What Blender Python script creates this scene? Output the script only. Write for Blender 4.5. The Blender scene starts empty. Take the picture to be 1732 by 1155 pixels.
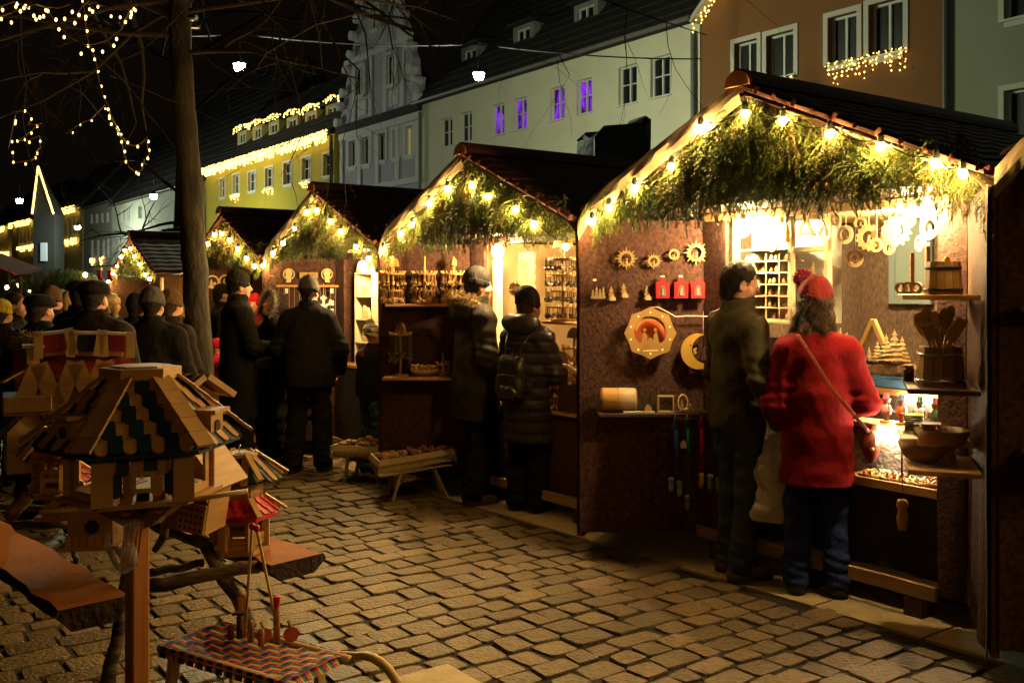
import bpy, math, random
import numpy as np
from mathutils import Vector, Matrix, Euler

SC = bpy.context.scene
COL = SC.collection
rng = random.Random(11)
PI = math.pi

# ------------------------------------------------------------------ camera, world, exposure
F, CX, HY, CAMZ = 1640.0, 866.0, 488.0, 1.55        # focal length and horizon in photo pixels, eye height
cam = bpy.data.cameras.new("camera")
cam.sensor_width = 36.0
cam.lens = 36.0 * F / 1732.0
cam.shift_y = -(577.5 - HY) / 1732.0
cam.clip_end = 600.0
camo = bpy.data.objects.new("camera", cam)
camo.location = (0, 0, CAMZ)
camo.rotation_euler = (PI / 2, 0, 0)
COL.objects.link(camo)
SC.camera = camo

wd = bpy.data.worlds.new("World")
SC.world = wd
wd.use_nodes = True
bg = wd.node_tree.nodes["Background"]
bg.inputs[0].default_value = (0.95, 0.62, 0.42, 1)     # night sky over a lit town: almost black, a little warm
bg.inputs[1].default_value = 0.0026

vs = SC.view_settings
vs.view_transform = 'Standard'
vs.look = 'None'
vs.gamma = 1.0
vs.exposure = 0.2
vs.use_curve_mapping = False
SC.render.engine = 'CYCLES'
SC.cycles.use_denoising = True
SC.cycles.max_bounces = 6
SC.cycles.diffuse_bounces = 3
SC.cycles.glossy_bounces = 3
SC.cycles.transmission_bounces = 4
SC.cycles.transparent_max_bounces = 8
SC.cycles.sample_clamp_indirect = 3.0
SC.cycles.use_light_tree = True
SC.cycles.caustics_reflective = False
SC.cycles.caustics_refractive = False

# ------------------------------------------------------------------ frame of the street
UX, UY = -0.58274, 0.81266          # along the row of stalls, away from the camera
VX, VY = 0.81266, 0.58274           # from the street towards the stalls and houses
RZ = math.atan2(-UY, -UX)           # local x of a stall = -u (to the right for a buyer), local y = v
SLOPE = 0.02

def gz(x, y):
    return -SLOPE * (UX * x + UY * y)

def ray(px, py):
    return (px - CX) / F, (HY - py) / F

def at(px, py, d):
    a, c = ray(px, py)
    return Vector((a * d, d, CAMZ + c * d))

def gnd(px, py):
    a, c = ray(px, py)
    d = -CAMZ / (c + SLOPE * (UX * a + UY))
    return Vector((a * d, d, CAMZ + c * d))

def hit(px, py, p0, dr):
    """ray through a pixel with the vertical plane through p0 along dr: (t along dr, height, depth)"""
    a, c = ray(px, py)
    # a*D = p0x + t*drx ; D = p0y + t*dry
    t = (a * p0[1] - p0[0]) / (dr[0] - a * dr[1])
    d = p0[1] + t * dr[1]
    return t, CAMZ + c * d, d

# ------------------------------------------------------------------ mesh builder
class MB:
    def __init__(s):
        s.v, s.f, s.m, s.M, s.cur = [], [], [], None, 0
    def add(s, vs, fs):
        b = len(s.v)
        if s.M is not None:
            vs = [s.M @ Vector(p) for p in vs]
        s.v.extend([tuple(p) for p in vs])
        for f in fs:
            s.f.append([b + i for i in f]); s.m.append(s.cur)
        return s
    def box(s, c, d, R=None, bev=0.0):
        hx, hy, hz = d[0] / 2, d[1] / 2, d[2] / 2
        c = Vector(c)
        if bev <= 0:
            vs = [Vector((x * hx, y * hy, z * hz)) for x in (-1, 1) for y in (-1, 1) for z in (-1, 1)]
            fs = [(0, 1, 3, 2), (4, 6, 7, 5), (0, 4, 5, 1), (2, 3, 7, 6), (0, 2, 6, 4), (1, 5, 7, 3)]
        else:
            b = min(bev, hx * .9, hy * .9, hz * .9)
            vs = []
            for x in (-1, 1):
                for y in (-1, 1):
                    for z in (-1, 1):
                        vs += [Vector((x * hx, y * (hy - b), z * (hz - b))), Vector((x * (hx - b), y * hy, z * (hz - b))), Vector((x * (hx - b), y * (hy - b), z * hz))]
            I = lambda x, y, z, k: (((x > 0) * 2 + (y > 0)) * 2 + (z > 0)) * 3 + k
            fs = []
            for q in (-1, 1):
                fs.append([I(q, a, b_, 0) for a, b_ in ((-1, -1), (1, -1), (1, 1), (-1, 1))][::q])
                fs.append([I(a, q, b_, 1) for a, b_ in ((-1, -1), (1, -1), (1, 1), (-1, 1))][::-q])
                fs.append([I(a, b_, q, 2) for a, b_ in ((-1, -1), (1, -1), (1, 1), (-1, 1))][::q])
            for a in (-1, 1):
                for b_ in (-1, 1):
                    fs.append([I(a, b_, -1, 0), I(a, b_, 1, 0), I(a, b_, 1, 1), I(a, b_, -1, 1)][::(1 if a * b_ < 0 else -1)])
                    fs.append([I(a, -1, b_, 0), I(a, 1, b_, 0), I(a, 1, b_, 2), I(a, -1, b_, 2)][::(-1 if a * b_ < 0 else 1)])
                    fs.append([I(-1, a, b_, 1), I(1, a, b_, 1), I(1, a, b_, 2), I(-1, a, b_, 2)][::(1 if a * b_ < 0 else -1)])
            for x in (-1, 1):
                for y in (-1, 1):
                    for z in (-1, 1):
                        fs.append([I(x, y, z, 0), I(x, y, z, 1), I(x, y, z, 2)][::(1 if x * y * z > 0 else -1)])
        if R is not None:
            vs = [R @ p for p in vs]
        return s.add([p + c for p in vs], fs)
    def bar(s, p0, p1, w, h, up=(0, 0, 1), bev=0.0):
        p0, p1 = Vector(p0), Vector(p1)
        y = (p1 - p0); L = y.length; y = y / L
        up = Vector(up)
        if abs(y.dot(up)) > .98:
            up = Vector((1, 0, 0))
        x = y.cross(up).normalized(); z = x.cross(y)
        R = Matrix((x, y, z)).transposed()
        return s.box((p0 + p1) / 2, (w, L, h), R, bev)
    def tube(s, pts, r, n=8, cap=True, flat=1.0):
        pts = [Vector(p) for p in pts]
        k = len(pts)
        rs = r if isinstance(r, (list, tuple)) else [r] * k
        vs, fs = [], []
        prev = None
        for i, p in enumerate(pts):
            t = (pts[min(i + 1, k - 1)] - pts[max(i - 1, 0)])
            t = t.normalized() if t.length > 1e-9 else Vector((0, 0, 1))
            if prev is None:
                a = Vector((0, 0, 1)) if abs(t.z) < .9 else Vector((1, 0, 0))
                prev = t.cross(a).normalized()
            x = (prev - t * prev.dot(t)); x = x.normalized() if x.length > 1e-6 else t.orthogonal().normalized()
            y = t.cross(x); prev = x
            for j in range(n):
                an = 2 * PI * j / n
                vs.append(p + x * (math.cos(an) * rs[i]) + y * (math.sin(an) * rs[i] * flat))
        for i in range(k - 1):
            for j in range(n):
                fs.append((i * n + j, i * n + (j + 1) % n, (i + 1) * n + (j + 1) % n, (i + 1) * n + j))
        if cap:
            fs.append(tuple(range(n))[::-1]); fs.append(tuple((k - 1) * n + j for j in range(n)))
        return s.add(vs, fs)
    def lathe(s, prof, n=16, c=(0, 0, 0), R=None, sx=1.0, sy=1.0):
        vs, fs = [], []
        c = Vector(c); k = len(prof)
        for r, z in prof:
            for j in range(n):
                a = 2 * PI * j / n
                p = Vector((r * math.cos(a) * sx, r * math.sin(a) * sy, z))
                vs.append((R @ p if R is not None else p) + c)
        for i in range(k - 1):
            for j in range(n):
                fs.append((i * n + j, i * n + (j + 1) % n, (i + 1) * n + (j + 1) % n, (i + 1) * n + j))
        if prof[0][0] > 1e-6: fs.append(tuple(range(n))[::-1])
        if prof[-1][0] > 1e-6: fs.append(tuple((k - 1) * n + j for j in range(n)))
        return s.add(vs, fs)
    def ball(s, c, r, n=10, k=6, R=None):
        if not isinstance(r, (tuple, list)): r = (r, r, r)
        vs, fs = [], []
        c = Vector(c)
        P = [Vector((0, 0, -r[2]))]
        for i in range(1, k):
            a = -PI / 2 + PI * i / k
            for j in range(n):
                b = 2 * PI * j / n
                P.append(Vector((math.cos(a) * math.cos(b) * r[0], math.cos(a) * math.sin(b) * r[1], math.sin(a) * r[2])))
        P.append(Vector((0, 0, r[2])))
        for j in range(n):
            fs.append((0, 1 + (j + 1) % n, 1 + j))
            fs.append((len(P) - 1, len(P) - 1 - n + j, len(P) - 1 - n + (j + 1) % n))
        for i in range(k - 2):
            for j in range(n):
                a = 1 + i * n
                fs.append((a + j, a + (j + 1) % n, a + n + (j + 1) % n, a + n + j))
        if R is not None: P = [R @ p for p in P]
        return s.add([p + c for p in P], fs)
    def prism(s, poly, d, T=None):
        """polygon in XY (counter-clockwise), thickness d along Z"""
        n = len(poly)
        vs = [Vector((x, y, 0)) for x, y in poly] + [Vector((x, y, d)) for x, y in poly]
        fs = [tuple(range(n))[::-1], tuple(range(n, 2 * n))] + [(i, (i + 1) % n, n + (i + 1) % n, n + i) for i in range(n)]
        if T is not None: vs = [T @ p for p in vs]
        return s.add(vs, fs)
    def ringprism(s, outer, inner, d, T=None):
        n = len(outer)
        vs = [Vector((x, y, z)) for z in (0, d) for P in (outer, inner) for x, y in P]
        fs = []
        for i in range(n):
            j = (i + 1) % n
            fs += [(i, n + i, n + j, j), (2 * n + i, 2 * n + j, 3 * n + j, 3 * n + i), (i, j, 2 * n + j, 2 * n + i), (n + i, 3 * n + i, 3 * n + j, n + j)]
        if T is not None: vs = [T @ p for p in vs]
        return s.add(vs, fs)
    def quad(s, a, b, c, d):
        return s.add([a, b, c, d], [(0, 1, 2, 3)])
    def mesh(s, name, mats, smooth=False):
        me = bpy.data.meshes.new(name)
        me.from_pydata(s.v, [], s.f)
        if not isinstance(mats, (list, tuple)): mats = [mats]
        for m in mats: me.materials.append(m)
        if len(mats) > 1:
            me.polygons.foreach_set("material_index", s.m)
        if smooth:
            me.polygons.foreach_set("use_smooth", [True] * len(me.polygons))
        me.update()
        return me
    def build(s, name, mats, parent=None, smooth=False, loc=None, rot=None):
        return link(name, s.mesh(name, mats, smooth), parent, loc, rot)

def link(name, me, parent=None, loc=None, rot=None):
    o = bpy.data.objects.new(name, me)
    COL.objects.link(o)
    if parent is not None: o.parent = parent
    if loc is not None: o.location = loc
    if rot is not None: o.rotation_euler = rot
    return o

def tag(o, label=None, cat=None, group=None, kind=None):
    if label: o["label"] = label
    if cat: o["category"] = cat
    if group: o["group"] = group
    if kind: o["kind"] = kind
    return o

def thing(name, label, cat, loc=(0, 0, 0), rz=0.0, group=None, rot=None):
    o = bpy.data.objects.new(name, None)
    o.empty_display_size = .1
    COL.objects.link(o)
    o.location = loc
    o.rotation_euler = rot if rot is not None else (0, 0, rz)
    return tag(o, label, cat, group)

def kids(o):
    return [c for c in o.children]

def dup(o, parent=None):
    c = o.copy(); COL.objects.link(c)
    if parent is not None: c.parent = parent
    for ch in list(o.children): dup(ch, c)
    return c

def copy_to(o, loc, rz=0.0, label=None, rot=None, scale=None):
    c = dup(o); c.location = loc
    c.rotation_euler = rot if rot is not None else (0, 0, rz)
    if label: c["label"] = label
    if scale: c.scale = (scale,) * 3
    return c

# ------------------------------------------------------------------ materials
MATS = {}
def mat(name, col, rough=.75, col2=None, nscale=8.0, namt=.5, stretch=(1, 1, 1), bump=0.0, bscale=40.0, metal=0.0, spec=.4,
        emit=None, estr=0.0, coat=0.0, rnd=0.0, trans=0.0, alpha=1.0, detail=5.0, sample=True, ior=1.45, island=0.0, sharp=None, sss=0.0):
    if name in MATS: return MATS[name]
    m = bpy.data.materials.new(name); m.use_nodes = True
    nt = m.node_tree; N, Lk = nt.nodes, nt.links
    b = N["Principled BSDF"]
    b.inputs["Roughness"].default_value = rough
    b.inputs["Metallic"].default_value = metal
    b.inputs["Specular IOR Level"].default_value = spec
    b.inputs["Coat Weight"].default_value = coat
    b.inputs["IOR"].default_value = ior
    b.inputs["Transmission Weight"].default_value = trans
    b.inputs["Alpha"].default_value = alpha
    b.inputs["Base Color"].default_value = (*col, 1)
    tc = N.new("ShaderNodeTexCoord")
    mp = N.new("ShaderNodeMapping"); mp.inputs["Scale"].default_value = stretch
    Lk.new(tc.outputs["Object"], mp.inputs["Vector"])
    out = None
    if col2 is not None:
        nz = N.new("ShaderNodeTexNoise"); nz.inputs["Scale"].default_value = nscale; nz.inputs["Detail"].default_value = detail
        Lk.new(mp.outputs[0], nz.inputs["Vector"])
        rp = N.new("ShaderNodeMapRange")
        w = .18 if sharp is None else sharp
        rp.inputs[1].default_value = .5 - w; rp.inputs[2].default_value = .5 + w
        Lk.new(nz.outputs["Fac"], rp.inputs[0])
        mx = N.new("ShaderNodeMix"); mx.data_type = 'RGBA'
        mx.inputs[6].default_value = (*col, 1); mx.inputs[7].default_value = (*col2, 1)
        mu = N.new("ShaderNodeMath"); mu.operation = 'MULTIPLY'; mu.inputs[1].default_value = namt * 2 if namt < .5 else 1.0
        Lk.new(rp.outputs[0], mu.inputs[0]); Lk.new(mu.outputs[0], mx.inputs[0])
        out = mx.outputs[2]
    if rnd > 0 or island > 0:
        hs = N.new("ShaderNodeHueSaturation")
        if out is not None: Lk.new(out, hs.inputs["Color"])
        else: hs.inputs["Color"].default_value = (*col, 1)
        mr = N.new("ShaderNodeMapRange"); a = max(rnd, island)
        mr.inputs[3].default_value = 1 - a; mr.inputs[4].default_value = 1 + a
        oi = N.new("ShaderNodeObjectInfo")
        if island > 0:
            ge = N.new("ShaderNodeNewGeometry")
            ad = N.new("ShaderNodeMath"); ad.operation = 'ADD'; fr = N.new("ShaderNodeMath"); fr.operation = 'FRACT'
            Lk.new(oi.outputs["Random"], ad.inputs[0]); Lk.new(ge.outputs["Random Per Island"], ad.inputs[1])
            Lk.new(ad.outputs[0], fr.inputs[0]); Lk.new(fr.outputs[0], mr.inputs[0])
        else:
            Lk.new(oi.outputs["Random"], mr.inputs[0])
        Lk.new(mr.outputs[0], hs.inputs["Value"])
        out = hs.outputs[0]
    if out is not None: Lk.new(out, b.inputs["Base Color"])
    if bump > 0:
        nz2 = N.new("ShaderNodeTexNoise"); nz2.inputs["Scale"].default_value = bscale; nz2.inputs["Detail"].default_value = 4
        Lk.new(mp.outputs[0], nz2.inputs["Vector"])
        bp = N.new("ShaderNodeBump"); bp.inputs["Strength"].default_value = min(1, bump); bp.inputs["Distance"].default_value = .01 * max(1, bump)
        Lk.new(nz2.outputs["Fac"], bp.inputs["Height"]); Lk.new(bp.outputs[0], b.inputs["Normal"])
    if emit is not None:
        b.inputs["Emission Color"].default_value = (*emit, 1)
        b.inputs["Emission Strength"].default_value = estr
        if not sample: m.cycles.emission_sampling = 'NONE'
    MATS[name] = m
    return m

# woods
PINE = mat("pine_wood", (.46, .25, .075), .6, (.34, .17, .045), 6, .5, (1, 1, 9), .15, 60, rnd=.16)
PINEX = mat("pine_board", (.46, .255, .08), .6, (.34, .17, .05), 6, .5, (9, 1, 9), .15, 60, rnd=.14)
PALE = mat("pale_carved_wood", (.60, .40, .17), .55, (.48, .30, .11), 12, .5, rnd=.10)
POSTW = mat("orange_larch_post", (.50, .20, .05), .5, (.38, .14, .035), 5, .5, (10, 10, .7), .12, 70)
BLUE = mat("blue_stained_shingle", (.006, .020, .040), .55, (.010, .030, .052), 10, .5, rnd=.2)
REDW = mat("red_stained_shingle", (.36, .028, .03), .55, (.24, .018, .02), 12, .5, rnd=.2)
REDB = mat("bright_red_shingle", (.55, .03, .04), .5, (.42, .02, .03), 12, .5, rnd=.2)
BROWNS = mat("brown_stained_shingle", (.20, .075, .03), .6, (.15, .05, .02), 12, .5, rnd=.2)
BARK = mat("bark", (.075, .042, .028), .95, (.028, .017, .013), 18, .5, bump=1.5, bscale=30)
BIRCH = mat("birch_branch", (.20, .145, .085), .8, (.045, .03, .02), 7, .5, (1, 1, 3.5), .8, 35, sharp=.1)
DARKWOOD = mat("dark_brown_timber", (.075, .032, .018), .6, (.045, .02, .012), 5, .5, (8, 1, 8), .2, 40)
PALLET = mat("raw_pallet_board", (.42, .27, .12), .7, (.30, .18, .08), 5, .5, (1, 8, 8), .2, 40)
FELT = mat("mottled_bark_cloth", (.095, .038, .026), .9, (.028, .013, .010), 38, .5, (1, 1, 1), .6, 60, sharp=.17, detail=9)
FELTI = mat("mottled_grey_lining", (.17, .115, .085), .9, (.075, .05, .04), 50, .5, (1, 1, .5), 1.2, 55, sharp=.2, detail=9)
BLACKCLOTH = mat("black_skirt_cloth", (.016, .011, .010), .9, (.03, .02, .016), 6, .5, bump=.5, bscale=12)
TARP = mat("cream_roof_sheet", (.40, .33, .24), .5, (.32, .26, .19), 4, .5, bump=.5, bscale=7)
ROOF = mat("dark_red_roofing", (.060, .020, .016), .85, (.05, .016, .013), 8, .5, bump=.3, bscale=25, spec=.15)
ENDCAP = mat("ridge_end_clay", (.55, .21, .05), .6, (.34, .13, .04), 9, .5)
CABLE = mat("dark_green_cable", (.012, .016, .010), .5)
WHITECAB = mat("white_cable", (.75, .70, .62), .4)
NEEDLE = mat("spruce_needles", (.060, .115, .018), .5, (.105, .135, .022), 3, .5, island=.35, rnd=.3)
NEEDLED = mat("dry_spruce_needles", (.15, .115, .028), .6, (.10, .115, .022), 3, .5, island=.35, rnd=.3)
TWIG = mat("spruce_twig", (.09, .05, .025), .8)
WHITE = mat("white_paint", (.78, .74, .66), .5, (.72, .67, .58), 6, .5)
CREAMW = mat("cream_painted_wood", (.74, .62, .40), .5, (.66, .53, .32), 6, .5)
METAL = mat("bright_steel", (.6, .6, .62), .25, metal=1.0)
BRASS = mat("brass", (.6, .42, .15), .3, metal=1.0)
BLACKM = mat("black_metal", (.02, .02, .02), .4)
GLASS = mat("thin_clear_glass", (.9, .95, .95), .02, trans=1.0, alpha=.25, ior=1.1)
SACK = mat("clear_plastic_bag", (.75, .72, .66), .15, alpha=.22, spec=1.0, bump=1.0, bscale=25)
# lamps
BULB = mat("lit_warm_bulb", (1, .8, .5), .3, emit=(1, .60, .17), estr=1120)
BULBF = mat("lit_warm_bulb_far", (1, .8, .5), .3, emit=(1, .60, .17), estr=840)
LAMPIN = mat("lit_stall_lamp", (1, .85, .6), .3, emit=(1, .68, .27), estr=1150)
FAIRY = mat("lit_fairy_light", (1, .8, .4), .3, emit=(1, .66, .14), estr=3.2, sample=False)
FAIRYT = mat("lit_fairy_light_tree", (1, .8, .4), .3, emit=(1, .62, .18), estr=4.0, sample=False)
STREETL = mat("lit_mercury_lamp", (1, 1, 1), .3, emit=(.92, 1, .66), estr=2300)
STREETF = mat("lit_mercury_lamp_far", (1, 1, 1), .3, emit=(.86, 1, .76), estr=1700)
STREETR = mat("lit_mercury_lamp_dimmer", (1, 1, 1), .3, emit=(.80, 1, .70), estr=300)
# ------------------------------------------------------------------ the ground: sheet, setts, slabs
SOIL = mat("joint_grit", (.022, .018, .012), .95, (.012, .011, .007), 20, .5, bump=1.0, bscale=60)
SETT = mat("worn_granite_sett", (.150, .102, .050), .48, (.066, .047, .026), 30, .35, bump=1.3, bscale=55, island=.30, spec=.45)
SLAB = mat("pale_stone_slab", (.42, .33, .18), .6, (.32, .24, .13), 14, .5, bump=.4, bscale=60, island=.12)
g = MB()
step = 20
def gp(uu, vv, dz=0.0):
    x, y = UX * uu + VX * vv, UY * uu + VY * vv
    return (x, y, gz(x, y) + dz)
for iu in range(-2, 13):
    for iv in range(-4, 5):
        a, b = iu * step, iv * step
        g.quad(gp(a, b, -.011), gp(a, b + step, -.011), gp(a + step, b + step, -.011), gp(a + step, b, -.011))
ground = g.build("ground", SOIL)
tag(ground, "sloping square paved with worn granite setts in diagonal rows", kind="structure")

FC = (1.662, 5.235)                                       # front line of the nearest stall, centre
VF = VX * FC[0] + VY * FC[1]                              # v of the stall fronts
UF = UX * FC[0] + UY * FC[1]
ring_c = (-2.62, 9.75); RING = 2.35
rcu, rcv = UX * ring_c[0] + UY * ring_c[1], VX * ring_c[0] + VY * ring_c[1]

def stone_mesh(poly, h, mb, tilt=(0, 0)):
    """one sett: poly = corner points (uu, vv); chamfered, slightly domed, slightly tilted"""
    n0 = len(poly)
    cu = sum(p[0] for p in poly) / n0; cv = sum(p[1] for p in poly) / n0
    pts = []
    for i in range(n0):                                   # rounded corners: two points per corner
        p, a, b = poly[i], poly[i - 1], poly[(i + 1) % n0]
        k1, k2 = rng.uniform(.05, .15), rng.uniform(.05, .15)
        pts.append((p[0] + (a[0] - p[0]) * k1, p[1] + (a[1] - p[1]) * k1))
        pts.append((p[0] + (b[0] - p[0]) * k2, p[1] + (b[1] - p[1]) * k2))
    n = len(pts); vs = []
    for sc, z in ((1.0, -.03), (.985, h - .006), (.955, h)):
        for (a, b) in pts:
            du, dv = (a - cu) * sc, (b - cv) * sc
            vs.append(gp(cu + du, cv + dv, z + du * tilt[0] + dv * tilt[1]))
    vs.append(gp(cu, cv, h + .003))
    fs = []
    for r in range(2):
        for j in range(n):
            fs.append((r * n + j, r * n + (j + 1) % n, (r + 1) * n + (j + 1) % n, (r + 1) * n + j))
    for j in range(n):
        fs.append((2 * n + j, 2 * n + (j + 1) % n, 3 * n))
    fs = [f[::-1] for f in fs]
    mb.add(vs, fs)

def in_view(x, y, m=60):
    if y < 1.5: return False
    px = CX + F * x / y; py = HY - F * (gz(x, y) - CAMZ) / y
    return -m < px < 1732 + m and py < 1155 + m * 1.5

stones = []
uu = .9
while uu < 17.5:
    rh = rng.uniform(.135, .19)
    vv = -9.5 + rng.uniform(0, .2)
    skew = 0
    while vv < VF + .9:
        w = rng.choice((.12, .15, .17, .19, .21, .23, .28)) * rng.uniform(.9, 1.1)
        cu, cv = uu + rh / 2, vv + w / 2
        x, y = UX * cu + VX * cv, UY * cu + VY * cv
        wig = .035 * math.sin(cv * 1.9 + uu * .3) + .02 * math.sin(cv * 4.3 + 1)
        d_ring = math.hypot(cu - rcu, cv - rcv)
        if in_view(x, y) and d_ring > RING + .12 and not (VF - .31 < cv < VF + 2 and cu > UF - 2.2):
            gp_ = .008
            j = lambda: rng.uniform(-.011, .011)
            po = [(uu + gp_ + wig + j(), vv + gp_ + j()), (uu + gp_ + wig + j(), vv + w - gp_ + j()), (uu + rh - gp_ + wig + j(), vv + w - gp_ + j()), (uu + rh - gp_ + wig + j(), vv + gp_ + j())]
            stones.append((math.hypot(x, y), po, rng.uniform(-.005, .004), (rng.uniform(-.035, .035), rng.uniform(-.035, .035))))
        vv += w
    uu += rh
r0 = .18                                                  # concentric setts round a point in the square
while r0 < RING:
    dr = rng.uniform(.15, .19)
    n = max(6, int(2 * PI * (r0 + dr / 2) / .25))
    off = rng.uniform(0, 1)
    for i in range(n):
        a0, a1 = 2 * PI * (i + off) / n, 2 * PI * (i + 1 + off) / n
        ga = .013 / (r0 + dr)
        po = [(rcu + math.cos(a) * r, rcv + math.sin(a) * r) for a, r in ((a0 + ga, r0 + .012), (a0 + ga, r0 + dr - .012), (a1 - ga, r0 + dr - .012), (a1 - ga, r0 + .012))]
        cu, cv = sum(p[0] for p in po) / 4, sum(p[1] for p in po) / 4
        x, y = UX * cu + VX * cv, UY * cu + VY * cv
        if in_view(x, y):
            stones.append((math.hypot(x, y), po[::1], rng.uniform(-.004, .006), (0, 0)))
    r0 += dr
stones.sort(key=lambda s: s[0])
vis = []
rest = MB()
k = 0
for d, po, h, tl in stones:
    if k < 300 and d > 3.4:
        mb = MB(); stone_mesh(po, h, mb, tl); mb.build("paving_stone", SETT, ground); k += 1
    else:
        stone_mesh(po, h, rest, tl)
o = rest.build("paving_stones", SETT, ground); o["kind"] = "stuff"

# the strip of big slabs along the fronts of the stalls and a slab let into the setts near the sled
def slab(u0, u1, v0, v1):
    mb = MB()
    po = [(u0 + .006, v0 + .006), (u0 + .006, v1 - .006), (u1 - .006, v1 - .006), (u1 - .006, v0 + .006)]
    vs = [gp(a, b, -.03) for a, b in po] + [gp(a, b, .004) for a, b in po]
    mb.add(vs, [(4, 7, 6, 5), (0, 1, 5, 4), (1, 2, 6, 5), (2, 3, 7, 6), (3, 0, 4, 7)])
    mb.build("stone_slab", SLAB, ground)
uu = UF - 2.2
while uu < UF + 9:
    L = rng.uniform(.55, .8)
    slab(uu, uu + L, VF - .30, VF + .02); slab(uu + .2, uu + .2 + L, VF + .02, VF + .55)
    uu += L
p = gnd(700, 1166); q = gnd(850, 1176)
for P in (p,):
    cu, cv = UX * P.x + UY * P.y, VX * P.x + VY * P.y
    mb = MB()
    po = [(cu - .22, cv - .24), (cu - .22, cv + .24), (cu + .13, cv + .24), (cu + .13, cv - .24)]
    vs = [gp(a, b, -.03) for a, b in po] + [gp(a, b, .014) for a, b in po]
    mb.add(vs, [(4, 7, 6, 5), (0, 1, 5, 4), (1, 2, 6, 5), (2, 3, 7, 6), (3, 0, 4, 7)])
    mb.build("stone_slab", SLAB, ground)
# ------------------------------------------------------------------ market stalls
PITCH = 2.57
AP, EV, HW = 2.625, 2.085, 1.24                              # apex and eave height, half width of the roof
DOORL, DOORR = (-.583, -.813), (.566, -.824)               # local directions of the two opened doors
def roofz(x): return AP - (AP - EV) / HW * abs(x)

def stall_frame(i):
    x, y = FC[0] + UX * PITCH * i, FC[1] + UY * PITCH * i
    return x, y, gz(x, y)
def to_world(i, x, y, z):
    ox, oy, oz = stall_frame(i)
    return Vector((ox - UX * x + VX * y, oy - UY * x + VY * y, oz + z))
def on_plane(i, px, py, yc=0.0):
    """pixel -> (x, z) on the plane local y = yc of stall i"""
    ox, oy, oz = stall_frame(i)
    t, z, d = hit(px, py, (ox + VX * yc, oy + VY * yc), (-UX, -UY))
    return t, z - oz
def on_door(i, px, py, side=-1, off=0.0):
    """pixel -> (t along the door from its hinge, z)"""
    dv = DOORL if side < 0 else DOORR
    h = to_world(i, side * .83, 0, 0)
    wx, wy = -UX * dv[0] + VX * dv[1], -UY * dv[0] + VY * dv[1]
    n = (wy, -wx) if side < 0 else (-wy, wx)               # towards the buyer
    t, z, d = hit(px, py, (h.x + n[0] * off, h.y + n[1] * off), (wx, wy))
    return t, z - stall_frame(i)[2]
def door_pt(side, t, off, z):
    """local point on a door: t from the hinge, off in front of its inner face"""
    dv = DOORL if side < 0 else DOORR
    n = (-dv[1], dv[0]) if side < 0 else (dv[1], -dv[0])
    return Vector((side * .83 + dv[0] * t + n[0] * off, dv[1] * t + n[1] * off, z))
def door_rz(side):
    """rotation about z (stall frame) of a thing on the door whose front looks along its own -y"""
    dv = DOORL if side < 0 else DOORR
    n = (-dv[1], dv[0]) if side < 0 else (dv[1], -dv[0])
    return math.atan2(n[1], n[0]) + PI / 2

# --- spruce branches: five sprays hanging along -z, seen from -y
def needle_run(mb, p0, p1, step, ln, r, w=.0028):
    p0, p1 = Vector(p0), Vector(p1)
    d = p1 - p0; L = d.length
    if L < 1e-4: return
    d /= L
    a = d.orthogonal().normalized(); b = d.cross(a)
    n = int(L / step)
    for k in range(n):
        c = p0 + d * (k + .5) * step
        for q in range(3):
            an = r.uniform(0, 2 * PI)
            s = a * math.cos(an) + b * math.sin(an)
            t = d.cross(s)
            tip = c + (d * .75 + s * .75) * ln * r.uniform(.8, 1.2)
            mb.add([c - t * w * .5, c + t * w * .5, tip], [(0, 1, 2)])
def spray(seed, L=.40, step=.0072, ln=.021, dry=False, w=.0056, fan=0.0):
    r = random.Random(seed)
    mb = MB()
    pts = [Vector((0, 0, 0))]
    d = Vector((r.uniform(-.3, .3), -.35, -1)).normalized()
    for k in range(6):
        d = (d + Vector((r.uniform(-.12, .12), .05, -.12))).normalized()
        pts.append(pts[-1] + d * L / 6)
    mb.cur = 0
    mb.tube(pts, [.004 * (1 - k / 8) for k in range(7)], 4)
    sides = []
    for k in range(1, 11):
        t = k / 11 * 6; i = min(5, int(t)); p = pts[i].lerp(pts[i + 1], t - i)
        s = 1 if k % 2 else -1
        ll = .21 * (1 - .5 * k / 14) * r.uniform(.7, 1.2)
        e1 = p + Vector((s * (.45 + fan), r.uniform(-.45, .1), -.8)).normalized() * ll * .55
        e2 = e1 + Vector((s * (.08 + fan * .6), r.uniform(-.15, .15), -1)).normalized() * ll * .45
        sides.append((p, e1, e2))
        mb.tube([p, e1, e2], [.002, .0016, .001], 3)
    mb.cur = 1
    for i in range(6): needle_run(mb, pts[i], pts[i + 1], step, ln, r, w)
    for p, a, b in sides:
        needle_run(mb, p, a, step, ln, r, w); needle_run(mb, a, b, step, ln, r, w)
    return mb.mesh("spruce_spray", [TWIG, NEEDLED if dry else NEEDLE])
SPRAYS = [spray(1), spray(2, .34, fan=.55), spray(3, .46), spray(4, .32, fan=.4), spray(5, .42, dry=True)]
SPRAYF = [spray(6, .42, .011, .022, w=.0055), spray(7, .38, .011, .022, w=.0055), spray(8, .40, .011, .022, dry=True, w=.0055)]

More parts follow.
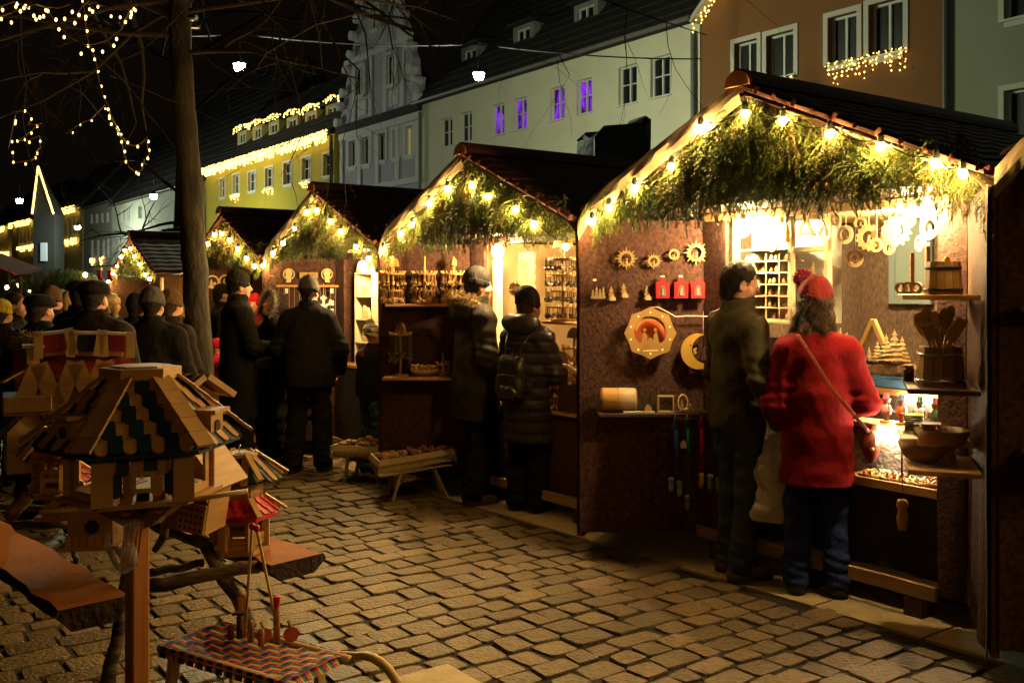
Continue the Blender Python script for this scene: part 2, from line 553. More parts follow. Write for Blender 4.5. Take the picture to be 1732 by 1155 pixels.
def garland(parent_loc, rz, n, label, seed, meshes, low=2.02, scale=1.0):
    r = random.Random(seed)
    t = thing("fir_garland", label, "fir garland", parent_loc, rz, "fir garlands under the gables of the stalls")
    for k in range(n):
        if k < n * .50:                                    # along the two slopes
            x = r.uniform(-1.2, 1.23); z = roofz(x) - .015 - r.uniform(0, .09)
        elif k < n * .80:
            x = r.uniform(-1.12, 1.12); z = max(low + .24, roofz(x) - r.uniform(.12, .38))
        else:
            x = r.uniform(-1.2, 1.2); z = min(roofz(x) - .04, low + r.uniform(.22, .36))
        o = link("fir_branch", r.choice(meshes), t, (x, -.58 + r.uniform(-.03, .05), z))
        sc = r.uniform(.75, 1.15) * scale
        sc = min(sc, max(.42, (z - low + .04) / .42))
        o.scale = (sc, sc, sc)
        o.rotation_euler = (r.uniform(-.25, .15), r.uniform(-.75, .75) + .25 * x, r.uniform(-.6, .6))
    return t

def bulb_string(loc, rz, xs, label, seed, m, rad=.019):
    r = random.Random(seed)
    t = thing("light_string", label, "string lights", loc, rz, "light strings under the gables of the stalls")
    pts = [Vector((x, -.66, roofz(x) - dz)) for x, dz in xs]
    cp = []
    for a, b in zip(pts[:-1], pts[1:]):
        for q in range(4):
            p = a.lerp(b, q / 4); p.z -= .03 * math.sin(PI * q / 4) - .03; cp.append(p)
    cp.append(pts[-1] + Vector((0, 0, .03)))
    mb = MB(); mb.tube(cp, .004, 4); mb.build("cable", CABLE, t)
    bm = MB(); bm.ball((0, 0, 0), (rad, rad, rad * 1.1), 8, 6); bme = bm.mesh("bulb", m, True)
    so = MB(); so.lathe([(.013, .0), (.015, .03), (.008, .045)], 8, (0, 0, rad * .8)); sme = so.mesh("socket", CABLE)
    for p in pts:
        b = link("bulb", bme, t, p); link("socket", sme, b)
    return t

def cloth_panel(w, h, th=.03, wave=.006, n=14, m=10, seed=1):
    """a board covered with cloth: x 0..w, z 0..h, face at y=0 (towards -y), slightly uneven, hem waving"""
    r = random.Random(seed)
    ph = [r.uniform(0, 6) for _ in range(4)]
    mb = MB(); vs = []; fs = []
    for j in range(m + 1):
        for i in range(n + 1):
            x, z = w * i / n, h * j / m
            low = (1 - j / m) ** 3
            y = wave * (math.sin(x * 9 + ph[0] + z * 2) + .6 * math.sin(z * 7 + ph[1] + x * 4)) - low * .012 * math.sin(x * 26 + ph[2])
            vs.append((x, y, z - (0.008 * math.sin(x * 13 + ph[3]) if j == 0 else 0)))
    for j in range(m):
        for i in range(n):
            a = j * (n + 1) + i
            fs.append((a, a + 1, a + n + 2, a + n + 1))
    mb.add(vs, fs)
    mb.box((w / 2, .012 + th / 2, h / 2 + .01), (w - .004, th, h - .03))
    return mb

def roof_slope(side, y0, y1, rows=9):
    mb = MB()
    nx = HW * side
    for k in range(rows):
        a, b = k / rows, (k + 1) / rows + .02
        x0, x1 = nx * a, nx * b
        z0, z1 = AP - (AP - EV) * a + .018, AP - (AP - EV) * b + .030
        yy = y0
        # ribbed course: a wavy strip
        n = 22; vs = []; fs = []
        for i in range(n + 1):
            y = y0 + (y1 - y0) * i / n
            w = .008 * (i % 2)
            vs += [(x0, y, z0 + w), (x1, y, z1 + w), (x1, y, z1 - .02)]
        for i in range(n):
            q = i * 3
            fs += [(q, q + 3, q + 4, q + 1), (q + 1, q + 4, q + 5, q + 2)]
        fs += [(0, 1, 2), (n * 3, n * 3 + 2, n * 3 + 1)]
        mb.add(vs, fs)
    L = math.hypot(HW, AP - EV)
    p = [(0, AP - .012), (nx, EV - .012), (nx, EV + .010), (0, AP + .010)]
    vs = [(x, y, z) for y in (y0 + .004, y1) for x, z in p]
    mb.add(vs, [(0, 1, 2, 3), (7, 6, 5, 4), (0, 4, 5, 1), (1, 5, 6, 2), (2, 6, 7, 3), (3, 7, 4, 0)])
    # round-edged verge ribs along the front edge
    for k in range(11 if side > 0 else 0):
        a, b = k / 11 + .01, (k + 1) / 11 - .01
        mb.tube([(nx * a, y0 - .012, AP - (AP - EV) * a + .012), (nx * b, y0 - .012, AP - (AP - EV) * b + .012)], .022, 7)
    return mb

def lining(side, y0, y1, seed, fold=True):
    """pale sheet under the roof: follows the slope, wrinkled, hangs over the eave end"""
    r = random.Random(seed)
    mb = MB(); vs = []; fs = []
    n, m = 26, 10
    for i in range(n + 1):
        t = i / n * 1.03
        x = HW * t * side
        for j in range(m + 1):
            y = y0 + (y1 - y0) * (j / m) ** 1.6
            z = AP - (AP - EV) * t - .030 - .010 * math.sin(t * 21 + seed) * math.exp(-j) - .006 * r.random()
            if j == 0: z -= (.030 + .006 * math.sin(t * 13 + seed * 2)) * (1 if side < 0 else .2)
            if t > .93 and fold: z -= (t - .93) * .55
            vs.append((x, y, z))
    for i in range(n):
        for j in range(m):
            a = i * (m + 1) + j
            fs.append((a, a + 1, a + m + 2, a + m + 1))
    mb.add(vs, fs)
    if side < 0:                                           # the sheet is pulled up over the front edge of the left slope
        vs, fs = [], []
        for i in range(n + 1):
            t = i / n * 1.03
            z = AP - (AP - EV) * t; e = .5 * math.sin(t * 13 + seed * 2) + .3 * math.sin(t * 29 + seed)
            for zz, yy in ((.045, .05), (.040, -.02), (.0, -.028 - .004 * math.sin(t * 30)), (-.035 - .008 * e, -.03 - .006 * math.sin(t * 23 + 1)), (-.085 - .014 * e, -.016)):
                vs.append((HW * t * side, y0 + yy, z + zz - (max(0, t - .93) * .7)))
        for i in range(n):
            for j in range(4):
                a = i * 5 + j
                fs.append((a, a + 5, a + 6, a + 1))
        mb.add(vs, fs)
    return mb

FELTS = [FELT]
def board(mb, x0, x1, y0, y1, z0, z1, bev=.003):
    return mb.box(((x0 + x1) / 2, (y0 + y1) / 2, (z0 + z1) / 2), (x1 - x0, y1 - y0, z1 - z0), None, bev)

def stall(i, label, opts):
    ox, oy, oz = stall_frame(i)
    s = thing("market_stall", label, "market stall", (ox, oy, oz), RZ, "row of gabled market stalls")
    yF, yB = -.625, 1.95
    for sd in (-1, 1):
        roof_slope(sd, yF, yB).build("roof_slope", ROOF, s)
        if i <= 2: lining(sd, yF + .012, -.36, 3 + i).build("roof_lining", TARP, s)
    mb = MB()
    n = 9
    prof = [(.085 * math.cos(PI * k / n), .085 * math.sin(PI * k / n)) for k in range(n + 1)]
    T = Matrix.Translation((0, yF - .03, AP + .005)) @ Matrix(((1, 0, 0, 0), (0, 0, 1, 0), (0, 1, 0, 0), (0, 0, 0, 1)))
    mb.prism([(x, y) for x, y in prof], yB - yF + .03, T)
    rc = mb.build("ridge_cap", ROOF, s)
    mb = MB(); mb.prism([(x * .93, y * .93 - .004) for x, y in prof], .012, Matrix.Translation((0, -.012, 0)) @ T); mb.build("ridge_end", ENDCAP if i >= 0 else ROOF, s)
    # gable board behind the garland and soffit back to the wall
    mb = MB()
    gy = -.44
    zb = 2.07
    T = Matrix(((1, 0, 0, 0), (0, 0, 1, gy), (0, 1, 0, 0), (0, 0, 0, 1)))
    xe = (AP - .05 - zb) / ((AP - EV) / HW)
    mb.prism([(-1.19, zb), (1.19, zb), (1.19, zb + .03), (0, AP - .04), (-1.19, zb + .03)], .03, T)
    mb.build("gable_board", DARKWOOD, s)
    mb = MB(); board(mb, -1.19, 1.19, gy + .04, -.035, zb, zb + .02); mb.build("soffit_board", DARKWOOD, s)
    # posts and walls
    mb = MB(); board(mb, -.83, .83, -.03, .03, 2.02, 2.065); mb.build("lintel", DARKWOOD if i != 0 else PALLET, s)
    cloth_panel(.17, 1.90, seed=i + 20).build("front_post", FELT, s, loc=(-.83, -.02, .14))
    cloth_panel(.14, 1.90, seed=i + 30).build("front_post", FELT, s, loc=(.69, -.02, .14))
    iw = opts.get("inner", FELTI)
    mb = MB(); board(mb, -.86, -.84, .03, 1.62, .12, 2.05); mb.build("side_wall", iw, s)
    mb = MB(); board(mb, .84, .86, .03, 1.62, .12, 2.05); mb.build("side_wall", iw, s)
    cloth_panel(1.68, 1.95, seed=i + 40).build("back_wall", iw, s, loc=(-.84, 1.60, .12))
    mb = MB(); board(mb, -.84, .84, .0, 1.6, .13, .155); mb.build("floor_board", DARKWOOD, s)
    mb = MB(); board(mb, -.84, .84, .04, 1.6, 2.07, 2.09); mb.build("ceiling_board", opts.get("ceil", DARKWOOD), s)
    mb = MB(); board(mb, -.85, .70, -.06, -.035, .115, .185); mb.build("pallet_board", PALLET, s)
    for x in (-.7, -.05, .58):
        mb = MB(); board(mb, x - .05, x + .05, -.055, .05, 0.0, .112); mb.build("pallet_foot", DARKWOOD, s)
    # doors, opened outwards
    dl = opts.get("door", .755)
    for sd in (-1, 1):
        if sd in opts.get("doors", (-1, 1)):
            dv = DOORL if sd < 0 else DOORR
            h = 1.9
            p = cloth_panel(dl, h, seed=i * 3 + sd + 50, wave=.004)
            o = p.build("opened_door", FELT, s)
            # panel runs along its local x and faces its local -y; for the left door x must run from the outer edge to the hinge
            if sd < 0:
                o.location = (sd * .83 + dv[0] * dl, dv[1] * dl, .13)
                o.rotation_euler = (0, 0, math.atan2(-dv[1], -dv[0]))
            else:
                o.location = (sd * .83, 0, .13)
                o.rotation_euler = (0, 0, math.atan2(dv[1], dv[0]))
    return s

STALLS = {}
STALLS[0] = stall(0, "nearest gabled stall, full of woodcraft, with a couple standing in front of it", {"ceil": PALLET, "door": .765})
STALLS[1] = stall(1, "second gabled stall, selling key rings and small carvings behind the man in a parka", {"ceil": PALLET, "inner": mat("tan_lining", (.34, .24, .13), .85, (.27, .19, .10), 8, .5)})
STALLS[2] = stall(2, "third gabled stall, with a white snowflake on its dark opened door", {"inner": FELT})
STALLS[3] = stall(3, "fourth gabled stall, just right of the tree trunk, with round silhouettes on its door", {"inner": FELT})
STALLS[4.55] = stall(4.55, "farthest gabled stall in the row, left of the tree trunk above the crowd", {"inner": mat("brown_board_wall", (.28, .14, .05), .8, (.2, .1, .035), 6, .5), "doors": (-1,)})
STALLS[-1] = stall(-1, "dark stall cut by the right edge of the picture, mostly its door showing", {"inner": FELT})

names = {0: "nearest and fullest fir garland, above the couple at the woodcraft stall", 1: "fir garland under the second gable, above the man in a parka",
         2: "fir garland under the third gable, above the dark door with the white snowflake", 3: "fir garland under the fourth gable, touching the right side of the tree trunk",
         4.55: "fir garland under the farthest gable, left of the tree trunk", -1: "dark fir garland at the right edge above the half seen stall"}
for i, n in ((0, 300), (1, 280), (2, 220), (3, 160), (4.55, 100), (-1, 120)):
    x, y, z = stall_frame(i)
    garland((x, y, z), RZ, n, names[i], int(i * 7 + 90), SPRAYS if i in (0, 1, -1) else SPRAYF, 2.03)
bul = {0: "light string of big warm bulbs on the nearest gable, over the couple", 1: "light string of warm bulbs on the second gable, over the man in a parka",
       2: "light string of warm bulbs on the third gable, over the grey capped man", 3: "light string of warm bulbs on the fourth gable, beside the tree trunk",
       4.55: "light string of warm bulbs on the farthest gable, left of the tree", -1: "light string on the gable cut by the right edge"}
for i in (0, 1, 2, 3, 4.55, -1):
    x, y, z = stall_frame(i)
    if i == 0:
        xs = [on_plane(0, px, py, -.66) for px, py in ((1030, 352), (1073, 319), (1136, 282), (1185, 218), (1260, 193), (1324, 187), (1403, 208), (1489, 229), (1583, 256), (1628, 273))]
        xs = [(a, roofz(a) - b + (.05 if a > .15 else 0)) for a, b in xs]
        xs = [(xs[0][0] - .15, .13)] + xs
    else:
        rr = random.Random(int(i * 3 + 60))
        xs = [(-1.16 + 2.32 * k / 9 + rr.uniform(-.05, .05), .12 + rr.uniform(0, .06)) for k in range(10)]
        if i == -1: xs = xs[6:]
    bulb_string((x, y, z), RZ, xs, bul[i], int(i) + 5, BULB if -2 < i < 2 else BULBF)

mb = MB()
for k in range(8): board(mb, -.30 + .142 * k, -.30 + .142 * (k + 1) - .005, -.055, -.035, .95, 2.03)
mb.build("front_boards", mat("orange_brown_board", (.34, .16, .045), .7, (.24, .11, .03), 6, .5), STALLS[4.55])
mb = MB(); board(mb, -.9, .9, -.07, -.03, .2, .93); mb.build("counter_front", DARKWOOD, STALLS[4.55])
# lamps inside the stalls: bare bulbs on short cords
def stall_lamp(i, x, y, z, label, r=.042, m=None, tube=None):
    t = thing("stall_lamp", label, "lamp", to_world(i, x, y, z), RZ, "bare lamps under the lintels of the stalls")
    mb = MB()
    if tube: mb.tube([(-tube / 2, 0, 0), (tube / 2, 0, 0)], r, 10)
    else: mb.ball((0, 0, 0), (r, r, r * 1.25), 12, 8)
    mb.build("bulb", m or LAMPIN, t, True)
    mb = MB(); mb.tube([(0, 0, r), (0, 0, r + (.035 if z > 1.5 else .01))], .018 if z > 1.5 else .008, 8)
    if z > 1.5: mb.tube([(0, 0, r + .035), (0, .01, 2.06 - z)], .004, 5); mb.build("lamp_holder", BLACKM, t)
x, z = on_plane(0, 1257, 386, -.06)
stall_lamp(0, x, -.06, z, "bare lit bulb hanging at the left end of the nearest stall's opening")
x, z = on_plane(0, 1555, 355, -.10)
stall_lamp(0, x, -.10, z - .01, "short lit tube lamp at the right end of the nearest stall's opening", .022, None, .13)
stall_lamp(0, .42, .338, 1.020, "short lit tube under the counter edge over the turned figures", .010, mat("lit_small_tube", (1, .9, .7), .3, emit=(1, .76, .42), estr=330), .30)  # this tube and the next are unseen, added to brighten the lower display
stall_lamp(0, .42, .145, .855, "short lit tube under the figures' shelf over the front tray", .009, MATS["lit_small_tube"], .30)
stall_lamp(0, -.05, .75, 1.96, "lit bulb deep inside the nearest stall over its shelves")
x, z = on_plane(1, 842, 425, -.12)
stall_lamp(1, x, -.12, z, "bare lit bulb hanging in the second stall above the man's cap", .045)
stall_lamp(1, .35, .55, 1.95, "lit bulb in the second stall behind the tall pale column")
stall_lamp(2, .02, -.14, 1.93, "lit bulb in the third stall above the white shelf")
LAMPLOW = mat("lit_dim_red_lamp", (1, .6, .4), .3, emit=(1, .45, .2), estr=110)
stall_lamp(3, .3, .5, 1.9, "reddish lit bulb in the fourth stall", m=LAMPLOW)
stall_lamp(4.55, -.45, .3, 1.7, "bright bulb at the left side of the farthest stall")
# unseen light string added behind the camera for warm front light; no stall built
OPPB = mat("lit_warm_bulb_front_fill", (1, .8, .5), .3, emit=(1, .52, .15), estr=230)
bulb_string((-.9, -1.6, 0), PI - .2, [(-1.1 + .27 * k, .12) for k in range(9)], "unseen light string added behind the viewer for warm front light", 77, OPPB)
mb = MB()
for k in (-1.12, 1.08): mb.tube([(k, -.74, -.1), (k, -.74, 2.35)], .03, 8)
tag(mb.build("wooden_posts", DARKWOOD, None, loc=(-.9, -1.6, 0), rot=(0, 0, PI - .2)), "two unseen wooden posts added to carry the light string behind the viewer", "posts")
# ------------------------------------------------------------------ implicit-surface modelling for people, clothes and soft things
class Field:
    def __init__(s, lo, hi, h):
        s.lo = np.array(lo, float) - 2 * h; s.h = h
        s.n = np.ceil((np.array(hi, float) + 2 * h - s.lo) / h).astype(int) + 1
        s.F = np.full(s.n, 10.0, np.float32)
    def region(s, lo, hi, pad):
        a = np.maximum(0, np.floor((np.array(lo) - pad - s.lo) / s.h).astype(int))
        b = np.minimum(s.n, np.ceil((np.array(hi) + pad - s.lo) / s.h).astype(int) + 1)
        if (b <= a).any(): return None, None
        ax = [np.float32(s.lo[k]) + s.h * np.arange(a[k], b[k], dtype=np.float32) for k in range(3)]
        P = np.meshgrid(*ax, indexing='ij')
        return (slice(a[0], b[0]), slice(a[1], b[1]), slice(a[2], b[2])), P
    def put(s, sl, d, k, sub=False):
        o = s.F[sl]
        if sub:
            s.F[sl] = np.maximum(o, -d) if k <= 0 else -smin(-o, d, k)
        else:
            s.F[sl] = smin(o, d, k) if k > 0 else np.minimum(o, d)
    def cap(s, a, b, r1, r2=None, k=.03, sq=(1, 1, 1), sub=False, R=None, c=None):
        """round cone from a to b; sq squashes it along world axes about the middle"""
        r2 = r1 if r2 is None else r2
        a, b = np.array(a, float), np.array(b, float)
        m = (a + b) / 2; q = np.array(sq, float)
        rr = max(r1, r2) * max(1, q.max())
        sl, P = s.region(np.minimum(a, b) - rr, np.maximum(a, b) + rr, k + 2 * s.h)
        if sl is None: return s
        X = [(P[i] - m[i]) / q[i] for i in range(3)]
        A, B = (a - m) / q, (b - m) / q
        ba = B - A; L2 = max(1e-9, float(ba @ ba))
        t = sum((X[i] - A[i]) * ba[i] for i in range(3)) / L2
        t = np.clip(t, 0, 1)
        d = np.sqrt(sum((X[i] - A[i] - ba[i] * t) ** 2 for i in range(3))) - (r1 + (r2 - r1) * t)
        s.put(sl, (d * q.min()).astype(np.float32), k, sub); return s
    def ell(s, c, r, k=.03, R=None, sub=False):
        c = np.array(c, float); r = np.array(r, float)
        rm = r.max() if R is not None else r
        sl, P = s.region(c - rm, c + rm, k + 2 * s.h)
        if sl is None: return s
        X = [P[i] - c[i] for i in range(3)]
        if R is not None:
            Rt = np.array(R).T
            X = [Rt[i, 0] * X[0] + Rt[i, 1] * X[1] + Rt[i, 2] * X[2] for i in range(3)]
        k0 = np.sqrt(sum((X[i] / r[i]) ** 2 for i in range(3)))
        k1 = np.sqrt(sum((X[i] / r[i] ** 2) ** 2 for i in range(3)))
        d = k0 * (k0 - 1) / np.maximum(k1, 1e-6)
        s.put(sl, d.astype(np.float32), k, sub); return s
    def grid(s):
        ax = [s.lo[k] + s.h * np.arange(s.n[k], dtype=np.float32) for k in range(3)]
        return np.meshgrid(*ax, indexing='ij', sparse=True)
    def cut(s, nrm, d):
        """keep where nrm.p < d"""
        X = s.grid()
        s.F = np.maximum(s.F, (X[0] * nrm[0] + X[1] * nrm[1] + X[2] * nrm[2] - d).astype(np.float32)); return s
    def folds(s, amp, freq, seed=0):
        X = s.grid(); r = np.random.RandomState(seed); n = 0
        for q in range(5):
            w = r.uniform(-1, 1, 3) * freq * np.array([1, 1, 1.3]); p = r.uniform(0, 6)
            w2 = r.uniform(-1, 1, 3) * freq * .5
            n = n + np.sin(X[0] * w[0] + X[1] * w[1] + X[2] * w[2] + p + 1.3 * np.sin(X[0] * w2[0] + X[1] * w2[1] + X[2] * w2[2]))
        s.F = s.F + (n * amp / 2.5).astype(np.float32); return s
    def mesh(s, name, m, largest=False):
        v, f = surface_nets(s.F, s.lo, s.h)
        me = bpy.data.meshes.new(name)
        nv, nf = len(v), len(f)
        me.vertices.add(nv); me.vertices.foreach_set("co", v.astype(np.float32).ravel())
        me.loops.add(nf * 4); me.loops.foreach_set("vertex_index", f.astype(np.int32).ravel())
        me.polygons.add(nf); me.polygons.foreach_set("loop_start", np.arange(0, nf * 4, 4, dtype=np.int32))
        me.polygons.foreach_set("use_smooth", np.ones(nf, bool))
        me.materials.append(m)
        me.update(calc_edges=True); me.validate()
        return me

def smin(a, b, k):
    h = np.maximum(k - np.abs(a - b), 0) / k
    return np.minimum(a, b) - h * h * k * .25

def surface_nets(Fv, lo, h):
    s = Fv < 0
    nx, ny, nz = Fv.shape
    c = np.zeros((nx - 1, ny - 1, nz - 1), np.int8)
    for i in (0, 1):
        for j in (0, 1):
            for k in (0, 1):
                c += s[i:nx - 1 + i, j:ny - 1 + j, k:nz - 1 + k]
    act = (c > 0) & (c < 8)
    I = np.argwhere(act)
    idx = np.full(act.shape, -1, np.int64); idx[act] = np.arange(len(I))
    acc = np.zeros((len(I), 3)); cnt = np.zeros(len(I))
    for ax in range(3):
        for p in (0, 1):
            for q in (0, 1):
                o = [0, 0, 0]; oth = [a for a in range(3) if a != ax]
                o[oth[0]], o[oth[1]] = p, q
                A = I + o; e = [0, 0, 0]; e[ax] = 1; B = A + e
                f0 = Fv[A[:, 0], A[:, 1], A[:, 2]]; f1 = Fv[B[:, 0], B[:, 1], B[:, 2]]
                m = (f0 < 0) != (f1 < 0)
                t = np.where(m, f0 / np.where(m, f0 - f1, 1), 0)
                pos = np.array(o, float)[None] + 0 * acc
                pos[:, ax] = t
                acc += pos * m[:, None]; cnt += m
    V = (I + acc / np.maximum(cnt, 1)[:, None]) * h + lo
    faces = []
    for ax in range(3):
        e = [slice(None)] * 3; e1 = list(e); e[ax] = slice(0, -1); e1[ax] = slice(1, None)
        ch = s[tuple(e)] != s[tuple(e1)]
        E = np.argwhere(ch)
        oth = [(ax + 1) % 3, (ax + 2) % 3]
        ok = (E[:, oth[0]] > 0) & (E[:, oth[1]] > 0) & (E[:, oth[0]] < Fv.shape[oth[0]] - 1) & (E[:, oth[1]] < Fv.shape[oth[1]] - 1)
        E = E[ok]
        q = []
        for d0, d1 in ((-1, -1), (0, -1), (0, 0), (-1, 0)):
            C = E.copy(); C[:, oth[0]] += d0; C[:, oth[1]] += d1
            q.append(idx[C[:, 0], C[:, 1], C[:, 2]])
        q = np.stack(q, 1)
        ins = s[E[:, 0], E[:, 1], E[:, 2]]
        q[~ins] = q[~ins][:, ::-1]
        faces.append(q)
    Fc = np.concatenate(faces)
    return V, Fc[(Fc >= 0).all(1)]

# ------------------------------------------------------------------ people
SKIN = mat("skin", (.52, .27, .17), .5, (.46, .22, .14), 20, .5)
EYE = mat("eye", (.7, .68, .64), .2)
HAIRD = mat("dark_hair", (.016, .011, .008), .75, (.012, .008, .006), 60, .5, (1, 1, .15), .8, 120, spec=.2)
HAIRB = mat("brown_hair", (.040, .020, .010), .75, (.03, .015, .008), 60, .5, (1, 1, .15), .8, 120, spec=.2)
HAIRBL = mat("blond_hair", (.34, .22, .09), .45, (.24, .15, .06), 60, .5, (1, 1, .15), .8, 120, spec=.2)
def cloth(name, c, rough=.85, b=.5, bs=260, var=.75):
    return mat(name, c, rough, tuple(x * var for x in c), 9, .5, bump=b * 3.2, bscale=bs * .1, spec=.12, stretch=(1, 1, .6))
FURT = mat("tan_fur_hair", (.36, .24, .10), .7, (.20, .12, .05), 10, .5, island=.4)
FURG = mat("grey_fur_hair", (.20, .16, .11), .7, (.10, .08, .06), 10, .5, island=.4)
SOLE = mat("dark_sole", (.03, .026, .022), .7)

def fur(center_pts, r, n, ln, m, parent, name, seed=1, w=.004, out=None):
    """hair strands standing on a tube through the points"""
    rr = random.Random(seed); mb = MB()
    P = [Vector(p) for p in center_pts]
    for k in range(n):
        t = rr.uniform(0, len(P) - 1.001); i = int(t)
        c = P[i].lerp(P[i + 1], t - i)
        d = Vector((rr.gauss(0, 1), rr.gauss(0, 1), rr.gauss(0, 1))).normalized()
        ra = r if not isinstance(r, (tuple, list)) else r[i] + (r[i + 1] - r[i]) * (t - i)
        b = c + d * ra
        tip = b + (d + Vector((rr.gauss(0, .5), rr.gauss(0, .5), rr.gauss(0, .5) - .2))).normalized() * ln * rr.uniform(.6, 1.3)
        s = d.orthogonal().normalized(); s = (s + d.cross(s) * rr.uniform(-2, 2)).normalized() * w / 2
        mid = b.lerp(tip, .55) + d * ln * .12
        mb.add([b - s, b + s, mid + s * .7, mid - s * .7, tip], [(0, 1, 2, 3), (3, 2, 4)])
    mb.tube(P, [x * .95 for x in r] if isinstance(r, (tuple, list)) else r * .95, 10)
    return mb.build(name, m, parent)

def person(label, loc, rz, H=1.75, h=.014, coat=None, coat_len=.62, collar=None, trousers=None, shoe=None, hat=None, hair=None,
           arms=None, feet=((-.10, 0), (.10, .02)), yaw=0.0, pitch=0.0, build=1.0, group=None, skirt=1.0, face=False, hand_skin=True,
           seam=None, fat=1.0, foldamp=.0035, lean=0.0, waist=.92, glove=None, rough_hat=None):
    """a standing clothed figure facing its own +y. arms: (elbow_l, wrist_l, elbow_r, wrist_r) local points for height 1.75"""
    S = H / 1.75
    x0 = .160 * build
    A = arms or ((-.27, -.03, 1.12), (-.25, .10, .90), (.27, -.03, 1.12), (.25, .10, .90))
    V3 = lambda p: np.array(p, float) * S
    body = Field(V3((-.55, -.45, 0)), V3((.55, .65, 1.84)), h)
    sh = [V3((-x0, -.01 + lean, 1.395)), V3((x0, -.01 + lean, 1.395))]
    el = [V3(A[0]), V3(A[2])]; wr = [V3(A[1]), V3(A[3])]
    hip = [V3((-.09, 0, .93)), V3((.09, 0, .93))]
    an = [V3((feet[0][0], feet[0][1] - .02, .09)), V3((feet[1][0], feet[1][1] - .02, .09))]
    kn = [(hip[i] * .47 + an[i] * .53) + V3((0, .035, 0)) for i in (0, 1)]
    neck = V3((0, .0 + lean, 1.50)); hc = V3((0, .02 + lean, 1.645))
    R = Euler((-pitch, 0, yaw)).to_matrix()
    Rn = np.array(R)
    hp = lambda p: hc + Rn @ V3(p)
    # body: one continuous surface
    body.cap(V3((0, 0, .98)), V3((0, lean * .5, 1.20)), .125 * S * build, .13 * S * build, .05, (1, .72, 1))
    body.cap(V3((0, lean * .5, 1.18)), V3((0, lean, 1.36)), .13 * S * build, .14 * S * build, .06, (1.05, .70, 1))
    for i in (0, 1):
        body.cap(V3((0, lean, 1.40)), sh[i], .07 * S, .055 * S, .05)
        body.cap(sh[i], el[i], .05 * S, .04 * S, .03); body.cap(el[i], wr[i], .04 * S, .028 * S, .02)
        body.cap(hip[i], kn[i], .085 * S, .058 * S, .05); body.cap(kn[i], an[i], .058 * S, .04 * S, .02)
        body.cap(an[i] - V3((0, .03, .045)), an[i] + V3((0, .13, -.055)), .035 * S, .028 * S, .02)
        d = wr[i] - el[i]; d = d / np.linalg.norm(d)
        sx = np.cross(d, (0, 1, 0)); sx = sx / (np.linalg.norm(sx) + 1e-9)
        fw = np.cross(sx, d); fw /= np.linalg.norm(fw)
        pal = wr[i] + d * .05 * S
        body.cap(wr[i], pal + d * .02 * S, .026 * S, .030 * S, .015, (1, 1, 1))
        for q in range(4):
            b0 = pal + fw * (q - 1.5) * .019 * S + d * .035 * S
            ln = (.040, .046, .043, .034)[q] * S
            inw = -sx * (1 if i == 1 else -1) * (1 if sx[0] > 0 else -1)
            m1 = b0 + d * ln * .75 + inw * ln * .35; m2 = m1 + d * ln * .25 + inw * ln * .6
            body.cap(b0 - d * .02 * S, m1, .0095 * S, .009 * S, .006); body.cap(m1, m2, .009 * S, .0075 * S, .004)
        t0 = pal + fw * .028 * S; t1 = t0 + fw * .022 * S + d * .025 * S
        body.cap(t0 - d * .02 * S, t1, .012 * S, .010 * S, .008); body.cap(t1, t1 + d * .025 * S, .010 * S, .008 * S, .004)
    body.cap(V3((0, lean * .9, 1.42)), hc - V3((0, .01, .06)), .058 * S, .055 * S, .03)
    # head
    body.ell(hp((0, -.012, .035)), V3((.074, .094, .092)), .02, Rn)
    body.ell(hp((0, .028, -.035)), V3((.058, .062, .078)), .035, Rn)
    body.ell(hp((0, .058, -.088)), V3((.028, .026, .024)), .03, Rn)
    body.cap(hp((0, .082, .012)), hp((0, .104, -.026)), .010 * S, .015 * S, .014)
    body.cap(hp((-.032, .074, .026)), hp((.032, .074, .026)), .010 * S, .010 * S, .016)
    body.cap(hp((-.018, .082, -.060)), hp((.018, .082, -.060)), .0085 * S, .0085 * S, .010)
    body.cap(hp((-.015, .080, -.074)), hp((.015, .080, -.074)), .009 * S, .009 * S, .010)
    for q in (-1, 1):
        body.ell(hp((q * .030, .086, .004)), V3((.016, .012, .010)), .010, Rn, sub=True)
        body.ell(hp((q * .074, -.004, -.008)), V3((.010, .020, .032)), .008, Rn)
        body.ell(hp((q * .082, -.002, -.006)), V3((.006, .011, .019)), .006, Rn, sub=True)
        body.ell(hp((q * .046, .052, -.03)), V3((.022, .02, .022)), .03, Rn)
    o = link("person", body.mesh("person", SKIN))
    o.location = loc; o.rotation_euler = (0, 0, rz)
    tag(o, label, "person", group)
    if face:
        for q in (-1, 1):
            mb = MB(); mb.ball(tuple(hp((q * .030, .074, .005))), .0125 * S, 10, 8); mb.build("eye", EYE, o, True)
            mb = MB(); mb.ball(tuple(hp((q * .030, .0835, .005))), .0055 * S, 8, 5); mb.build("iris", HAIRD, o, True)
    # trousers
    if trousers is not None:
        t = Field(V3((-.4, -.35, .03)), V3((.4, .4, 1.02)), h)
        for i in (0, 1):
            t.cap(hip[i] - V3((0, 0, .06)), kn[i], .100 * S * fat, .080 * S * fat, .05); t.cap(kn[i], an[i] + V3((0, -.005, .0)), .080 * S * fat, .075 * S * fat, .03)
        t.ell(V3((0, -.01, .93)), V3((.15, .10, .12)), .05)
        t.folds(.007 * S, 42 / S, 3)
        X = t.grid()
        for i in (0, 1):                                   # crumples above the shoes and behind the knees
            t.F = t.F + (.005 * np.sin(X[2] * 110 / S + 30 * X[0]) * np.exp(-((X[2] - .16 * S) / (.10 * S)) ** 2)).astype(np.float32) * .5
        t.cut((0, 0, -1), -.045 * S)
        link("trousers", t.mesh("trousers", trousers), o)
